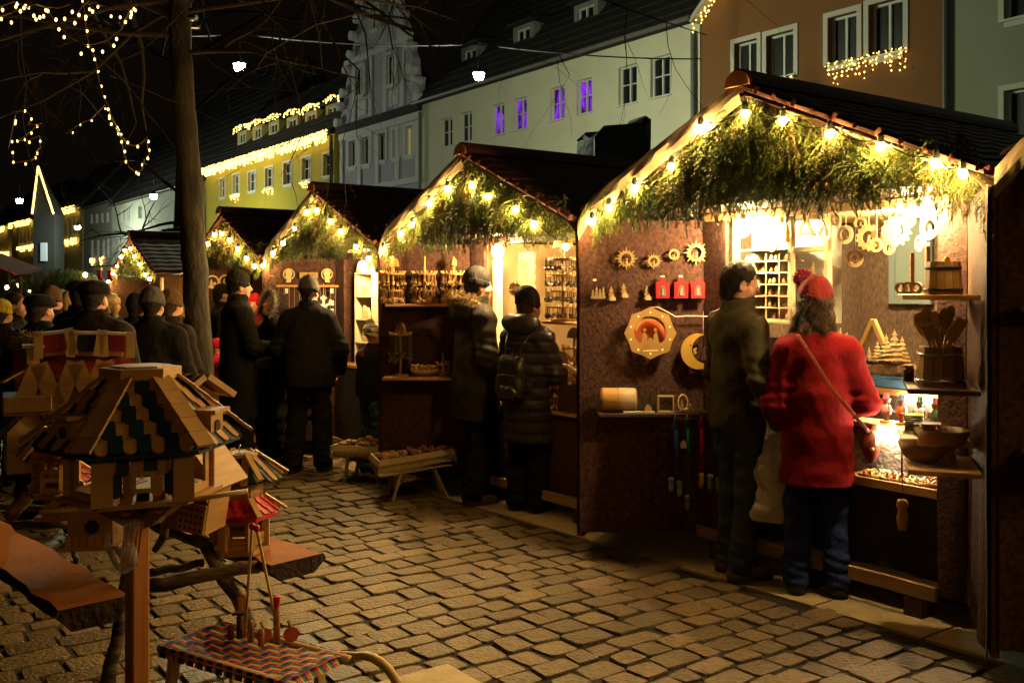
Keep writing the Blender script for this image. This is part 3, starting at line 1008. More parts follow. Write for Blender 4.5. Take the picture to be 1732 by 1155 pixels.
    if shoe is not None:
        for i in (0, 1):
            s = Field(an[i] + V3((-.09, -.14, -.10)), an[i] + V3((.09, .24, .07)), min(h, .009))
            s.cap(an[i] + V3((0, -.035, -.045)), an[i] + V3((0, .03, .0)), .045 * S, .050 * S, .02)
            s.cap(an[i] + V3((0, -.03, -.05)), an[i] + V3((0, .155, -.056)), .045 * S, .042 * S, .03, (1, 1, .8))
            s.cut((0, 0, 1), an[i][2] + .05 * S); s.cut((0, 0, -1), -.022 * S)
            link("shoe", s.mesh("shoe", shoe), o)
            b = Field(an[i] + V3((-.09, -.14, -.12)), an[i] + V3((.09, .26, .0)), min(h, .009))
            b.cap(an[i] + V3((0, -.03, -.075)), an[i] + V3((0, .158, -.075)), .052 * S, .049 * S, .03, (1, 1, .5))
            b.cut((0, 0, -1), -.004 * S); b.cut((0, 0, 1), .024 * S)
            link("shoe_sole", b.mesh("shoe_sole", SOLE), o)
    # coat
    if coat is not None:
        c = Field(V3((-.62, -.45, .25)), V3((.62, .68, 1.66)), h)
        bz = 1.44 - coat_len
        fw_ = build * fat
        c.cap(V3((0, -.005 + lean, 1.36)), V3((0, -.005, 1.12)), .175 * S * build, .165 * S * fw_ * waist / .92, .06, (1.06, .78, 1))
        c.cap(V3((0, 0, 1.12)), V3((0, -.005, .92)), .165 * S * fw_ * waist / .92, .178 * S * fw_, .06, (1.03, .80, 1))
        if bz < .9:
            c.cap(V3((0, -.005, .92)), V3((0, 0, bz - .12)), .178 * S * fw_, .200 * S * fw_ * skirt, .05, (1.02, .80, 1))
        for i in (0, 1):
            c.cap(V3((0, -.01 + lean, 1.43)), sh[i] + V3((0, 0, .0)), .082 * S, .074 * S, .06)
            c.cap(sh[i], el[i], .080 * S * fat, .068 * S * fat, .045)
            c.cap(el[i], wr[i] - (wr[i] - el[i]) * .02, .070 * S * fat, .052 * S * fat, .03)
        c.cap(V3((0, -.005 + lean, 1.44)), V3((0, .012 + lean, 1.535)), .092 * S, .078 * S, .04, (1, .95, 1))
        c.ell(hc + V3((0, .01, .02)), V3((.085, .10, .125)), .01, sub=True)
        c.folds(foldamp * S, 38 / S, hash(label) % 97)
        X = c.grid()
        for i in (0, 1):
            a = (el[i] + wr[i]) / 2
            dd = np.exp(-(((X[0] - el[i][0]) ** 2 + (X[1] - el[i][1]) ** 2 + (X[2] - el[i][2]) ** 2) / (.12 * S) ** 2))
            c.F = c.F + (.006 * S * np.sin(X[2] * 95 / S + 25 * X[1]) * dd).astype(np.float32)
        if seam:
            zz = X[2]
            c.F = c.F + (.009 * np.abs(np.cos(zz * PI / seam)) ** 8 * (zz > 0)).astype(np.float32)
        wrz = min(wr[0][2], wr[1][2])
        Xc = X[0] ** 2 + (X[1]) ** 2 * 1.3
        hem = (np.maximum(bz * S - X[2], 0) > 0) & (np.abs(X[0]) < .245 * S * fw_) & (np.abs(X[1]) < .26 * S)
        c.F = np.where(hem, np.maximum(c.F, (bz * S - X[2])), c.F).astype(np.float32)
        co = link("coat", c.mesh("coat", coat), o)
        co["hem"] = 0.0
    if collar is not None:
        c = Field(V3((-.2, -.2, 1.38)), V3((.2, .2, 1.64)), min(h, .01))
        c.cap(V3((0, -.01 + lean, 1.47)), V3((0, .005 + lean, 1.555)), .098 * S, .094 * S, .03, (1, .98, 1))
        c.cap(V3((0, .0 + lean, 1.44)), V3((0, .03 + lean, 1.68)), .078 * S, .084 * S, .01, (1, .98, 1), sub=True)
        c.cut((0, -.25, 1), 1.575 * S)
        c.folds(.003, 50, 2)
        link("collar", c.mesh("collar", collar), o)
    hi = min(h, .011)
    def headfield(zlo=-.16, zhi=.2, e=.17):
        return Field(hc + V3((-e, -e, zlo)), hc + V3((e, e, zhi)), hi)
    if hair is not None:
        f = headfield()
        f.ell(hp((0, -.018, .040)), V3((.084, .100, .098)), .02, Rn)
        if hair[1] == "short":
            f.cap(hp((0, -.06, .0)), hp((0, -.066, -.055)), .055 * S, .045 * S, .03)
        elif hair[1] == "long":
            f = Field(hc + V3((-.2, -.22, -.34)), hc + V3((.2, .2, .2)), hi)
            f.ell(hp((0, -.018, .040)), V3((.085, .101, .098)), .02, Rn)
            for q in (-1, 0, 1):
                f.cap(hp((q * .06, -.04 + .02 * abs(q), .02)), hp((q * .085, -.055 + .03 * abs(q), -.15)), .05 * S, .046 * S, .03)
            f.folds(.008, 70, 5)
        fr = hp((0, .052, .045)); nn = Rn @ np.array((0, 1, -.55)); nn /= np.linalg.norm(nn)
        f.cut(nn, float(nn @ fr))
        # face opening in front of the ears
        f.ell(hp((0, .10, -.03)), V3((.085, .085, .085)), .015, Rn, sub=True)
        for q in (-1, 1):
            f.ell(hp((q * .085, .0, -.012)), V3((.03, .026, .036)), .01, Rn, sub=True)
        f.folds(.003, 160, 6)
        hme = f.mesh("hair", hair[0]); link("hair", hme, o)
        if h < .010:                                       # loose strands break the smooth outline
            q = random.Random(5); sm_ = MB(); nvv = len(hme.vertices); back = Vector(tuple(Rn @ np.array((0, -1, 0))))
            for k in range(3200):
                v = hme.vertices[q.randrange(nvv)]; nrm = v.normal
                if nrm.length < .1: continue
                ln = q.uniform(.018, .032) if hair[1] == "short" else q.uniform(.03, .08)
                d = (nrm * q.uniform(.15, .5) + Vector((q.gauss(0, .25), q.gauss(0, .25), -.8)) + back * .35).normalized()
                sd = d.cross(nrm); sd = sd.normalized() * .0011 if sd.length > 1e-4 else Vector((.0011, 0, 0))
                p = v.co - nrm * .002
                sm_.add([p - sd, p + sd, p + d * ln + nrm * .002], [(0, 1, 2)])
            hs_ = sm_.build("hair_strands", hair[0], o); hs_["kind"] = "stuff"
    if hat is not None:
        kind, hm = hat[0], hat[1]
        f = headfield(-.13, .28, .2)
        if kind in ("beanie", "pompom"):
            f.ell(hp((0, -.020, .055)), V3((.093, .109, .108)), .02, Rn)
            if kind == "pompom": f.ell(hp((0, -.045, .105)), V3((.075, .075, .075)), .05, Rn)
            p0 = hp((0, 0, .012)); nn = Rn @ np.array((0, -.28, -1.0)); nn /= np.linalg.norm(nn)
            # brim roll
            f.cut(nn, float(nn @ p0))
            f.cap(hp((0, -.066, .006)), hp((0, .05, .046)), .046 * S, .046 * S, .02, (1, 1, 1)) if False else None
            X = f.grid()
            ang = np.arctan2(X[1] - hc[1], X[0] - hc[0])
            f.F = f.F + (.0016 * np.cos(ang * 44)).astype(np.float32)
            link("hat", f.mesh("hat", hm), o)
            b = headfield(-.13, .2, .2)
            b.ell(hp((0, -.020, .04)), V3((.098, .113, .10)), .0, Rn)
            b.cut(nn, float(nn @ p0) + .012); b.cut(-nn, -float(nn @ p0) + .042)
            b.F = b.F + (.0022 * np.cos(ang * 40)).astype(np.float32)
            link("hat_brim", b.mesh("hat_brim", hat[3] if len(hat) > 3 else hm), o)
            if kind == "pompom":
                pc = Vector(hp(hat[2] if len(hat) > 2 and hat[2] else (0, -.05, .19)))
                pm = hat[4] if len(hat) > 4 else hm
                fur([pc - Vector((0, 0, .002)), pc + Vector((0, 0, .002))], .036 * S, 1100, .028 * S, pm, o, "pompom", 3, .0035)
        elif kind == "cap":
            f.ell(hp((0, -.02, .075)), V3((.105, .125, .062)), .02, Rn)
            f.cap(hp((-.04, .09, .045)), hp((.04, .09, .045)), .02 * S, .02 * S, .04, (1, 1.6, .5))
            f.cut(-(Rn @ np.array((0, 0, 1.0))), -float((Rn @ np.array((0, 0, 1.0))) @ hp((0, 0, .028))))
            link("hat", f.mesh("hat", hm), o)
        elif kind == "hood":
            f = Field(hc + V3((-.2, -.24, -.22)), hc + V3((.2, .2, .2)), hi)
            f.ell(hp((0, -.03, .02)), V3((.115, .135, .145)), .03, Rn)
            f.ell(hp((0, .10, .0)), V3((.085, .10, .115)), .02, Rn, sub=True)
            f.ell(hp((0, -.005, .005)), V3((.09, .11, .12)), .0, Rn, sub=True)
            f.folds(.006, 45, 4)
            link("hood", f.mesh("hood", hm), o)
            if len(hat) > 2:
                ring = [hp((math.sin(a) * .098, .055 + .02 * math.cos(a), .01 + math.cos(a) * .125)) for a in np.linspace(-2.6, 2.6, 15)]
                fur(ring, .026 * S, 1500, .045 * S, hat[2], o, "fur_trim", 5)
    return o, dict(wr=wr, el=el, hc=hc, hp=hp, sh=sh, S=S)
# ------------------------------------------------------------------ the people
def facing(dx, dy):
    return math.atan2(dy, dx) - PI / 2
def stand(px, py):
    p = gnd(px, py); return (p.x, p.y, p.z)
def stand_d(px, d):
    x = (px - CX) / F * d
    return (x, d, gz(x, d))

GREENJ = cloth("olive_black_jacket_cloth", (.050, .042, .022), .75, .4, 180)
REDCOAT = cloth("red_wool_coat", (.165, .0055, .008), .92, .22, 260)
PARKA = cloth("black_parka_cloth", (.030, .025, .020), .62, .4, 160)
PUFF = cloth("navy_quilted_nylon", (.040, .034, .044), .36, .3, 120)
DARKC = cloth("charcoal_coat_cloth", (.010, .009, .0085), .85, .4, 160)
BLACKC = cloth("black_wool_coat_cloth", (.010, .009, .010), .9, .4, 200)
BROWNC = cloth("brown_quilted_cloth", (.018, .011, .008), .8, .4, 160)
MAROON = cloth("maroon_jacket_cloth", (.16, .012, .020), .8, .4, 160)
PINKC = cloth("pink_jacket_cloth", (.62, .03, .10), .6, .4, 160)
LEATHJ = cloth("dark_leather", (.011, .010, .009), .5, .5, 90)
JEANS = cloth("dark_blue_jeans", (.022, .038, .14), .85, .4, 300, .6)
JEANSB = cloth("worn_blue_jeans", (.05, .10, .19), .85, .4, 300, .5)
GREYT = cloth("grey_blue_jeans", (.045, .058, .095), .85, .4, 300)
BLACKT = cloth("black_trousers", (.014, .012, .012), .85, .4, 300)
BOOT = mat("brown_leather_boot", (.14, .085, .045), .5, (.08, .05, .028), 15, .5, bump=.4, bscale=50)
SNEAK = mat("brown_suede_shoe", (.10, .055, .03), .7, (.06, .035, .02), 15, .5, bump=.4, bscale=50)
BLACKB = mat("black_boot", (.018, .014, .012), .4)
KBLACK = cloth("black_knit", (.014, .012, .012), .95, .9, 140)
KGREY = cloth("grey_knit", (.075, .068, .058), .95, .9, 140)
KGREYL = cloth("light_grey_knit", (.085, .08, .07), .95, .9, 140)
KRED = cloth("red_knit", (.34, .012, .022), .95, .9, 140)
KREDB = cloth("red_and_brown_knit", (.15, .016, .016), .95, .9, 140, .55)
KTAN = cloth("tan_knit", (.10, .055, .026), .95, .9, 140)
KWHITE = cloth("white_knit", (.62, .56, .46), .95, .9, 140)
KYEL = cloth("yellow_knit", (.50, .36, .04), .95, .9, 140)
SCARFB = cloth("black_scarf", (.02, .016, .015), .95, .9, 100)
POMR = mat("dark_red_pompom_yarn", (.26, .012, .03), .9, island=.4)
POMT = mat("fluffy_tan_pompom", (.60, .42, .17), .8, island=.35)
POMW = mat("cream_pompom", (.55, .47, .33), .8, island=.35)
STRIPE = mat("striped_child_hat", (.66, .62, .54), .9, (.10, .10, .11), 7, .5, (1, 1, 7), sharp=.02)

# man in the olive jacket, head turned up to the right, carrier bag in his right hand
man_loc = stand(1248, 974)
man, mi = person("man with short dark hair and glasses in an olive jacket holding a white bag", man_loc, facing(.93, .37), 1.75, .0075,
    GREENJ, .60, GREENJ, GREYT, BOOT, None, (HAIRD, "short"),
    arms=((-.26, .02, 1.13), (-.20, .20, .98), (.255, -.03, 1.13), (.245, .09, .885)), feet=((-.11, .03), (.10, -.03)), yaw=-.42, pitch=.20, face=True, fat=.93, build=.97)
hp = mi["hp"]
mb = MB()
for q in (-1, 1):
    mb.tube([hp((q * .012, .104, .010)), hp((q * .030, .106, .022)), hp((q * .052, .098, .018)), hp((q * .054, .096, -.004)), hp((q * .036, .102, -.014)), hp((q * .014, .105, -.006)), hp((q * .012, .104, .010))], .0018, 5)
    mb.tube([hp((q * .054, .096, .014)), hp((q * .080, .04, .014)), hp((q * .080, -.005, .010))], .0018, 5)
mb.tube([hp((-.012, .105, .008)), hp((.012, .105, .008))], .0016, 5)
mb.build("glasses", BRASS, man)

# white carrier bag hanging from his hand (a thing of its own)
BAG = mat("white_carrier_bag_plastic", (.85, .82, .76), .5, (.78, .74, .67), 7, .5, bump=1.6, bscale=16, trans=.35)
Mw = Matrix.Translation(man.location) @ Matrix.Rotation(man.rotation_euler[2], 4, 'Z')
hw = Mw @ Vector(mi["wr"][1] + np.array((0, .01, -.085)))
bf = Field((-.2, -.12, -.50), (.2, .12, .04), .0085)
bf.cap((0, 0, -.10), (0, 0, -.36), .085, .128, .05, (1.0, .55, 1))
bf.cap((-.03, 0, -.0), (-.07, 0, -.16), .016, .05, .05); bf.cap((.02, 0, -.0), (.06, 0, -.16), .016, .05, .05)
bf.cap((-.10, 0, -.42), (.10, 0, -.42), .035, .035, .05)
bf.folds(.007, 60, 8); bf.cut((0, 0, -1), .447)
bo = link("carrier_bag", bf.mesh("carrier_bag", BAG)); bo.location = hw; bo.rotation_euler = (0, .04, -.15)
tag(bo, "crumpled white plastic carrier bag hanging from the hand of the man in olive", "carrier bag")

# woman in the red coat
wom_loc = stand(1382, 1003)
wom, wi = person("woman seen from behind in a red wool coat and red bobble hat with jeans", wom_loc, facing(.28, .96), 1.61, .0075,
    REDCOAT, .80, None, JEANS, BLACKB, ("pompom", KREDB, (-.085, -.05, .165), KREDB, POMR), (HAIRB, "long"),
    arms=((-.245, -.03, 1.10), (-.22, .16, .95), (.275, .0, 1.11), (.19, .22, 1.03)), feet=((-.115, 0), (.115, -.02)), yaw=-.55, pitch=.22, fat=1.0, skirt=1.16, build=1.0, waist=.95)
f = Field((-.2, -.2, 1.3), (.2, .2, 1.6), .009)
f.cap((0, .0, 1.415), (0, .012, 1.475), .098, .094, .03, (1, .98, 1)); f.folds(.006, 60, 4)
link("scarf", f.mesh("scarf", SCARFB), wom)
LEATH = mat("red_brown_leather", (.22, .045, .025), .42, (.15, .03, .018), 12, .5, bump=.4, bscale=60)
def strap(pts, parent, name="strap", m=LEATH, w=.018):
    mb = MB(); P = [Vector(p) for p in pts]
    for a, b in zip(P[:-1], P[1:]): mb.bar(a, b + (b - a) * .05, w, .006, (0, -1, .2), .002)
    return mb.build(name, m, parent)
# shoulder bag at her right hip
sb = thing("shoulder_bag", "red brown leather shoulder bag at the right hip of the woman in red", "handbag", wom.location, wom.rotation_euler[2])
f = Field((.10, -.18, .66), (.40, .18, .98), .009)
f.cap((.262, -.08, .80), (.285, .06, .80), .072, .072, .04, (.52, 1.0, 1.25)); f.folds(.003, 40, 3)
link("bag_body", f.mesh("bag_body", LEATH), sb)
strap([(-.10, -.125, 1.375), (-.02, -.168, 1.25), (.07, -.178, 1.10), (.16, -.172, .99), (.235, -.135, .90), (.255, -.10, .87)], sb)
mb = MB(); mb.ball((.262, -.155, .80), .012, 8, 6); mb.build("clasp", BRASS, sb, True)

# man in the parka, profile to the right
pk_loc = stand(806, 849)
pk, pi_ = person("man in a black parka with fur trimmed hood and black beanie, in profile", pk_loc, facing(.90, .42), 1.80, .0085,
    PARKA, .80, PARKA, BLACKT, SNEAK, ("beanie", KBLACK), (HAIRD, "short"),
    arms=((-.27, .0, 1.12), (-.22, .18, .95), (.275, -.03, 1.12), (.245, .10, .90)), feet=((-.10, .19), (.10, -.05)), yaw=-.12, face=True, fat=1.12, build=1.03, foldamp=.005)
f = Field((-.22, -.3, 1.30), (.22, .1, 1.68), .010)
f.ell((0, -.12, 1.50), (.14, .10, .105), .03); f.ell((0, -.07, 1.585), (.085, .08, .09), .03, sub=True); f.folds(.006, 40, 2)
link("hood", f.mesh("hood", PARKA), pk)
ring = [(math.sin(a) * .135, -.135 + .075 * math.cos(a), 1.60 - .10 * abs(math.sin(a / 2)) ** 2 + .02) for a in np.linspace(-2.2, 2.2, 15)]
ring = [(math.sin(a) * .125, -.10 - .10 * math.cos(a), 1.575 + .03 * math.cos(a)) for a in np.linspace(-2.0, 2.0, 15)]
fur(ring, .030, 2600, .045, FURT, pk, "fur_trim", 6)

# woman in the quilted coat with a leather backpack
pw_loc = stand(893, 864)
pw, pwi = person("woman from behind in a navy quilted coat and black hat with tan pompom", pw_loc, facing(.62, .78), 1.62, .0085,
    PUFF, .86, None, BLACKT, BLACKB, ("pompom", KBLACK, (-.10, -.075, .150), KBLACK, POMT), (HAIRB, "short"),
    arms=((-.26, .02, 1.12), (-.16, .20, .98), (.28, .02, 1.12), (.19, .20, .98)), yaw=-.15, pitch=.05, fat=1.14, build=1.05, seam=.085, skirt=1.0, foldamp=.005)
f = Field((-.25, -.3, 1.28), (.25, .12, 1.62), .010)
f.ell((0, -.085, 1.405), (.165, .115, .088), .03); f.ell((0, .0, 1.50), (.09, .10, .09), .02, sub=True); f.folds(.005, 40, 5)
link("hood", f.mesh("hood", PUFF), pw)
PACKL = mat("glossy_black_leather", (.022, .020, .019), .26, spec=.7, bump=.4, bscale=40)
bp = thing("backpack", "small black leather backpack on the back of the woman in the quilted coat", "backpack", pw.location, pw.rotation_euler[2])
f = Field((-.17, -.36, .82), (.17, -.08, 1.24), .008)
f.cap((-.055, -.205, .93), (-.055, -.195, 1.11), .085, .07, .05, (1, .75, 1)); f.cap((.055, -.205, .93), (.055, -.195, 1.11), .085, .07, .05, (1, .75, 1))
f.folds(.003, 50, 4); link("pack_body", f.mesh("pack_body", PACKL), bp)
f = Field((-.14, -.40, .80), (.14, -.18, 1.06), .008)
f.cap((-.045, -.262, .905), (.045, -.262, .905), .055, .055, .03, (1, .6, 1.0)); f.folds(.003, 60, 1); link("front_pocket", f.mesh("front_pocket", PACKL), bp)
for q in (-1, 1):
    strap([(q * .05, -.20, 1.16), (q * .085, -.165, 1.26), (q * .105, -.10, 1.345), (q * .12, 0, 1.37)], bp, "strap", PACKL, .024)
    strap([(q * .09, -.18, .90), (q * .155, -.13, .96), (q * .19, -.03, 1.08)], bp, "strap", PACKL, .018)
mb = MB(); mb.tube([(-.03, -.20, 1.17), (-.028, -.215, 1.225), (.028, -.215, 1.225), (.03, -.20, 1.17)], .007, 6); mb.build("carry_loop", PACKL, bp, True)
mb = MB(); mb.tube([(-.085, -.262, 1.03), (0, -.285, 1.045), (.085, -.262, 1.03)], .004, 5); mb.build("zip", METAL, bp)

# child at the third stall
kid_loc = stand_d(630, 9.0)
kid, _ = person("child in a dark jacket and striped hat reaching to the third stall's counter", kid_loc, facing(.75, .66), 1.34, .010, DARKC, .50, None, JEANSB, BLACKB,
    ("pompom", STRIPE, (0, -.05, .17), STRIPE, POMW), None, arms=((-.25, .05, 1.15), (-.10, .28, 1.05), (.27, .06, 1.14), (.25, .30, 1.00)), fat=1.15, build=1.1)
f = Field((-.2, -.2, 1.0), (.2, .2, 1.25), .01); f.cap((0, -.02, 1.085), (0, .0, 1.11), .105, .10, .03, (1, .95, .7)); link("hood", f.mesh("hood", MAROON), kid)

person("man seen from behind in a charcoal jacket and grey beanie before the third stall", stand(522, 797), facing(.12, .99), 1.79, .011, DARKC, .66, DARKC, BLACKT, BLACKB,
    ("beanie", KGREY), (HAIRD, "short"), arms=((-.30, .0, 1.13), (-.26, .13, .93), (.30, .0, 1.13), (.26, .13, .93)), feet=((-.14, 0), (.14, .02)), fat=1.14, build=1.12)
person("tall man in a long black wool coat and black beanie beside the tree trunk", stand(402, 792), facing(.80, .60), 1.86, .012, BLACKC, .98, BLACKC, BLACKT, BLACKB,
    ("beanie", KBLACK), (HAIRD, "short"), arms=((-.27, .02, 1.12), (-.12, .24, 1.06), (.27, .04, 1.11), (.14, .28, 1.10)), yaw=-.2, fat=1.05, face=False, skirt=1.05)
person("person in a maroon jacket and red knitted hat behind the tall man in black", stand_d(430, 10.6), facing(-.2, -1), 1.66, .013, MAROON, .62, MAROON, BLACKT, BLACKB,
    ("beanie", KRED), None, arms=((-.27, .05, 1.10), (-.12, .22, 1.05), (.27, .05, 1.10), (.12, .22, 1.05)), yaw=.3, pitch=-.2, face=True)
person("woman in a dark coat with fur edged hood looking down at her hands", stand_d(463, 9.5), facing(-.45, -.55), 1.66, .012, BROWNC, .75, None, BLACKT, BLACKB,
    ("hood", BROWNC, FURG), (HAIRB, "short"), arms=((-.26, .06, 1.10), (-.06, .24, 1.06), (.26, .06, 1.10), (.06, .24, 1.02)), yaw=0, pitch=-.35, face=True)
person("dark haired man half hidden behind the tree trunk at the fourth stall", stand_d(375, 11.2), facing(.9, .4), 1.80, .014, BLACKC, .7, None, BLACKT, BLACKB, None, (HAIRD, "short"))
person("child in a pink jacket mostly hidden behind the tree trunk", stand_d(366, 10.0), facing(.4, .9), 1.20, .014, PINKC, .5, None, BLACKT, BLACKB, ("beanie", KRED), None)
# the crowd at the left
def crowd(label, px, top, d, coat, hat, hair=None, face=(.3, .95), h=.015, **k):
    x = (px - CX) / F * d; z = gz(x, d)
    H = (CAMZ + (HY - top) / F * d - z)
    if hat and hat[0] in ("beanie", "cap", "pompom"): H -= .03
    return person(label, (x, d, z), facing(*face), H, h, coat, k.pop("coat_len", .7), k.pop("collar", coat), BLACKT, BLACKB, hat, hair, **k)
wl, wli = crowd("person with a black cap and thick pale fur collar at the crowd's left", 66, 497, 7.0, BLACKC, ("cap", KBLACK), (HAIRB, "short"), fat=1.25, build=1.15, collar=None, h=.012)
cp = [(math.sin(a) * .20, -.02 - .10 * math.cos(a), 1.40 + .035 * math.cos(a) - .03 * abs(math.sin(a))) for a in np.linspace(-2.0, 2.0, 13)]
s_ = wli["S"]
fur([(a * s_, b * s_, c * s_) for a, b, c in cp], .045, 2600, .045, mat("cream_fur_hair", (.50, .36, .16), .7, island=.4), wl, "fur_collar", 4)
crowd("broad man seen from behind in a dark brown coat and black peaked cap", 158, 474, 6.6, BROWNC, ("cap", KBLACK), (HAIRD, "short"), (.05, 1), fat=1.3, build=1.2, h=.012)
crowd("person seen from behind in a dark jacket and light grey knitted hat", 257, 489, 7.2, BLACKC, ("beanie", KGREYL), (HAIRD, "short"), (-.05, 1), fat=1.2, build=1.12, h=.012)
crowd("person in a dark coat and tan knitted hat behind the grey hatted one", 288, 492, 7.9, BROWNC, ("beanie", KTAN), (HAIRB, "short"), (.3, .9))
crowd("person in dark clothes with a cream fluffy hat beside the tree trunk", 309, 516, 8.2, BLACKC, ("pompom", KWHITE, (0, -.05, .12), KWHITE, POMW), None, (.5, .8))
crowd("dark haired person in a dark jacket left of the grey hatted one", 230, 500, 7.9, DARKC, None, (HAIRD, "short"), (-.1, 1))
crowd("man with white striped black cap in the middle of the crowd", 135, 474, 8.6, BLACKC, ("cap", KBLACK), (HAIRD, "short"), (.2, .9))
crowd("person in a tan knitted hat behind the fur collar", 86, 487, 9.0, BLACKC, ("beanie", KTAN), (HAIRB, "short"), (.2, .9))
crowd("bare headed blond person deep in the crowd under the green garland", 117, 496, 10.5, DARKC, None, (HAIRBL, "short"), (.2, .9))
crowd("brown haired person facing right in the dark crowd at the left", 24, 500, 9.5, DARKC, None, (HAIRB, "short"), (.9, .1), yaw=0)
crowd("person with a yellow knitted hat at the left edge", 2, 509, 8.6, BROWNC, ("beanie", KYEL), (HAIRB, "short"), (.1, 1))
crowd("fair haired person standing before the farthest stall", 187, 500, 10.5, BLACKC, None, (HAIRBL, "long"), (.3, .9))
crowd("distant person with dark hair between two stalls at far left", 45, 498, 13, DARKC, None, (HAIRD, "short"), (.5, -.6), h=.018)
crowd("distant person in a grey hat by the far garland", 102, 492, 15, DARKC, ("beanie", KGREY), (HAIRD, "short"), (.5, .6), h=.018)
# ------------------------------------------------------------------ houses along the street
VB = 20.0
PB = (VX * VB, VY * VB)                                    # a point of the facade plane; along it u is the distance
def fu(px, py, off=0.0):
    """pixel -> (u along the facade, height)"""
    t, z, d = hit(px, py, (VX * (VB + off), VY * (VB + off)), (UX, UY))
    return t, z
def fw(u_, off, z):
    return Vector((UX * u_ + VX * (VB + off), UY * u_ + VY * (VB + off), z))
# a house frame: local x = -u (to the right), y into the house, z up (world height)
def house(name, label, u0, cat="building", group=None):
    p = fw(u0, 0, 0)
    return thing(name, label, cat, (p.x, p.y, 0), RZ, group)

def wall_holes(mb, x0, x1, z0, z1, holes, y=0.0, th=.28):
    xs = sorted({x0, x1} | {h[0] for h in holes} | {h[1] for h in holes})
    zs = sorted({z0, z1} | {h[2] for h in holes} | {h[3] for h in holes})
    for a, b in zip(xs[:-1], xs[1:]):
        for c, d in zip(zs[:-1], zs[1:]):
            mx, mz = (a + b) / 2, (c + d) / 2
            if any(h[0] < mx < h[1] and h[2] < mz < h[3] for h in holes): continue
            mb.quad((a, y, c), (b, y, c), (b, y, d), (a, y, d))
    for a, b, c, d in holes:
        mb.quad((a, y, c), (a, y, d), (a, y + th, d), (a, y + th, c)); mb.quad((b, y, d), (b, y, c), (b, y + th, c), (b, y + th, d))
        mb.quad((a, y, d), (b, y, d), (b, y + th, d), (a, y + th, d)); mb.quad((b, y, c), (a, y, c), (a, y + th, c), (b, y + th, c))
    mb.quad((x0, y, z0), (x0, y, z1), (x0, y + 9, z1), (x0, y + 9, z0)); mb.quad((x1, y, z1), (x1, y, z0), (x1, y + 9, z0), (x1, y + 9, z1))
    mb.quad((x0, y + 9, z0), (x1, y + 9, z0), (x1, y + 9, z1), (x0, y + 9, z1))
    return mb

PANE = mat("dark_window_glass", (.012, .013, .014), .08, spec=.6)
PANEC = mat("window_glass_with_curtain", (.035, .032, .028), .3, (.012, .012, .011), 3, .5, (6, 1, .2))
WFRAME = mat("white_window_frame", (.55, .54, .50), .6)
def plaster(name, c, k=.88): return mat(name, c, .9, tuple(x * k for x in c), .8, .5, bump=.25, bscale=30)
TILE = mat("dark_roof_tiles", (.022, .017, .015), .9, (.014, .011, .010), 3, .5, bump=.6, bscale=9)
PURPLE = bpy.data.materials.new("purple_lit_window"); PURPLE.use_nodes = True
_n = PURPLE.node_tree.nodes; _l = PURPLE.node_tree.links; _b = _n["Principled BSDF"]
_t = _n.new("ShaderNodeTexCoord"); _w = _n.new("ShaderNodeTexNoise"); _w.inputs["Scale"].default_value = 3.5
_mp = _n.new("ShaderNodeMapping"); _mp.inputs["Scale"].default_value = (2.2, 1, .6)
_r = _n.new("ShaderNodeMapRange"); _r.inputs[1].default_value = .42; _r.inputs[2].default_value = .62; _r.inputs[3].default_value = .0; _r.inputs[4].default_value = .75
_l.new(_t.outputs["Object"], _mp.inputs[0]); _l.new(_mp.outputs[0], _w.inputs["Vector"]); _l.new(_w.outputs["Fac"], _r.inputs[0]); _l.new(_r.outputs[0], _b.inputs["Emission Strength"])
_b.inputs["Emission Color"].default_value = (.30, .02, 1.0, 1); _b.inputs["Base Color"].default_value = (.02, .01, .03, 1)
PURPLE.cycles.emission_sampling = 'NONE'
WARMW = mat("dim_warm_lit_window", (.3, .25, .1), .5, emit=(1, .75, .25), estr=.16, sample=False)

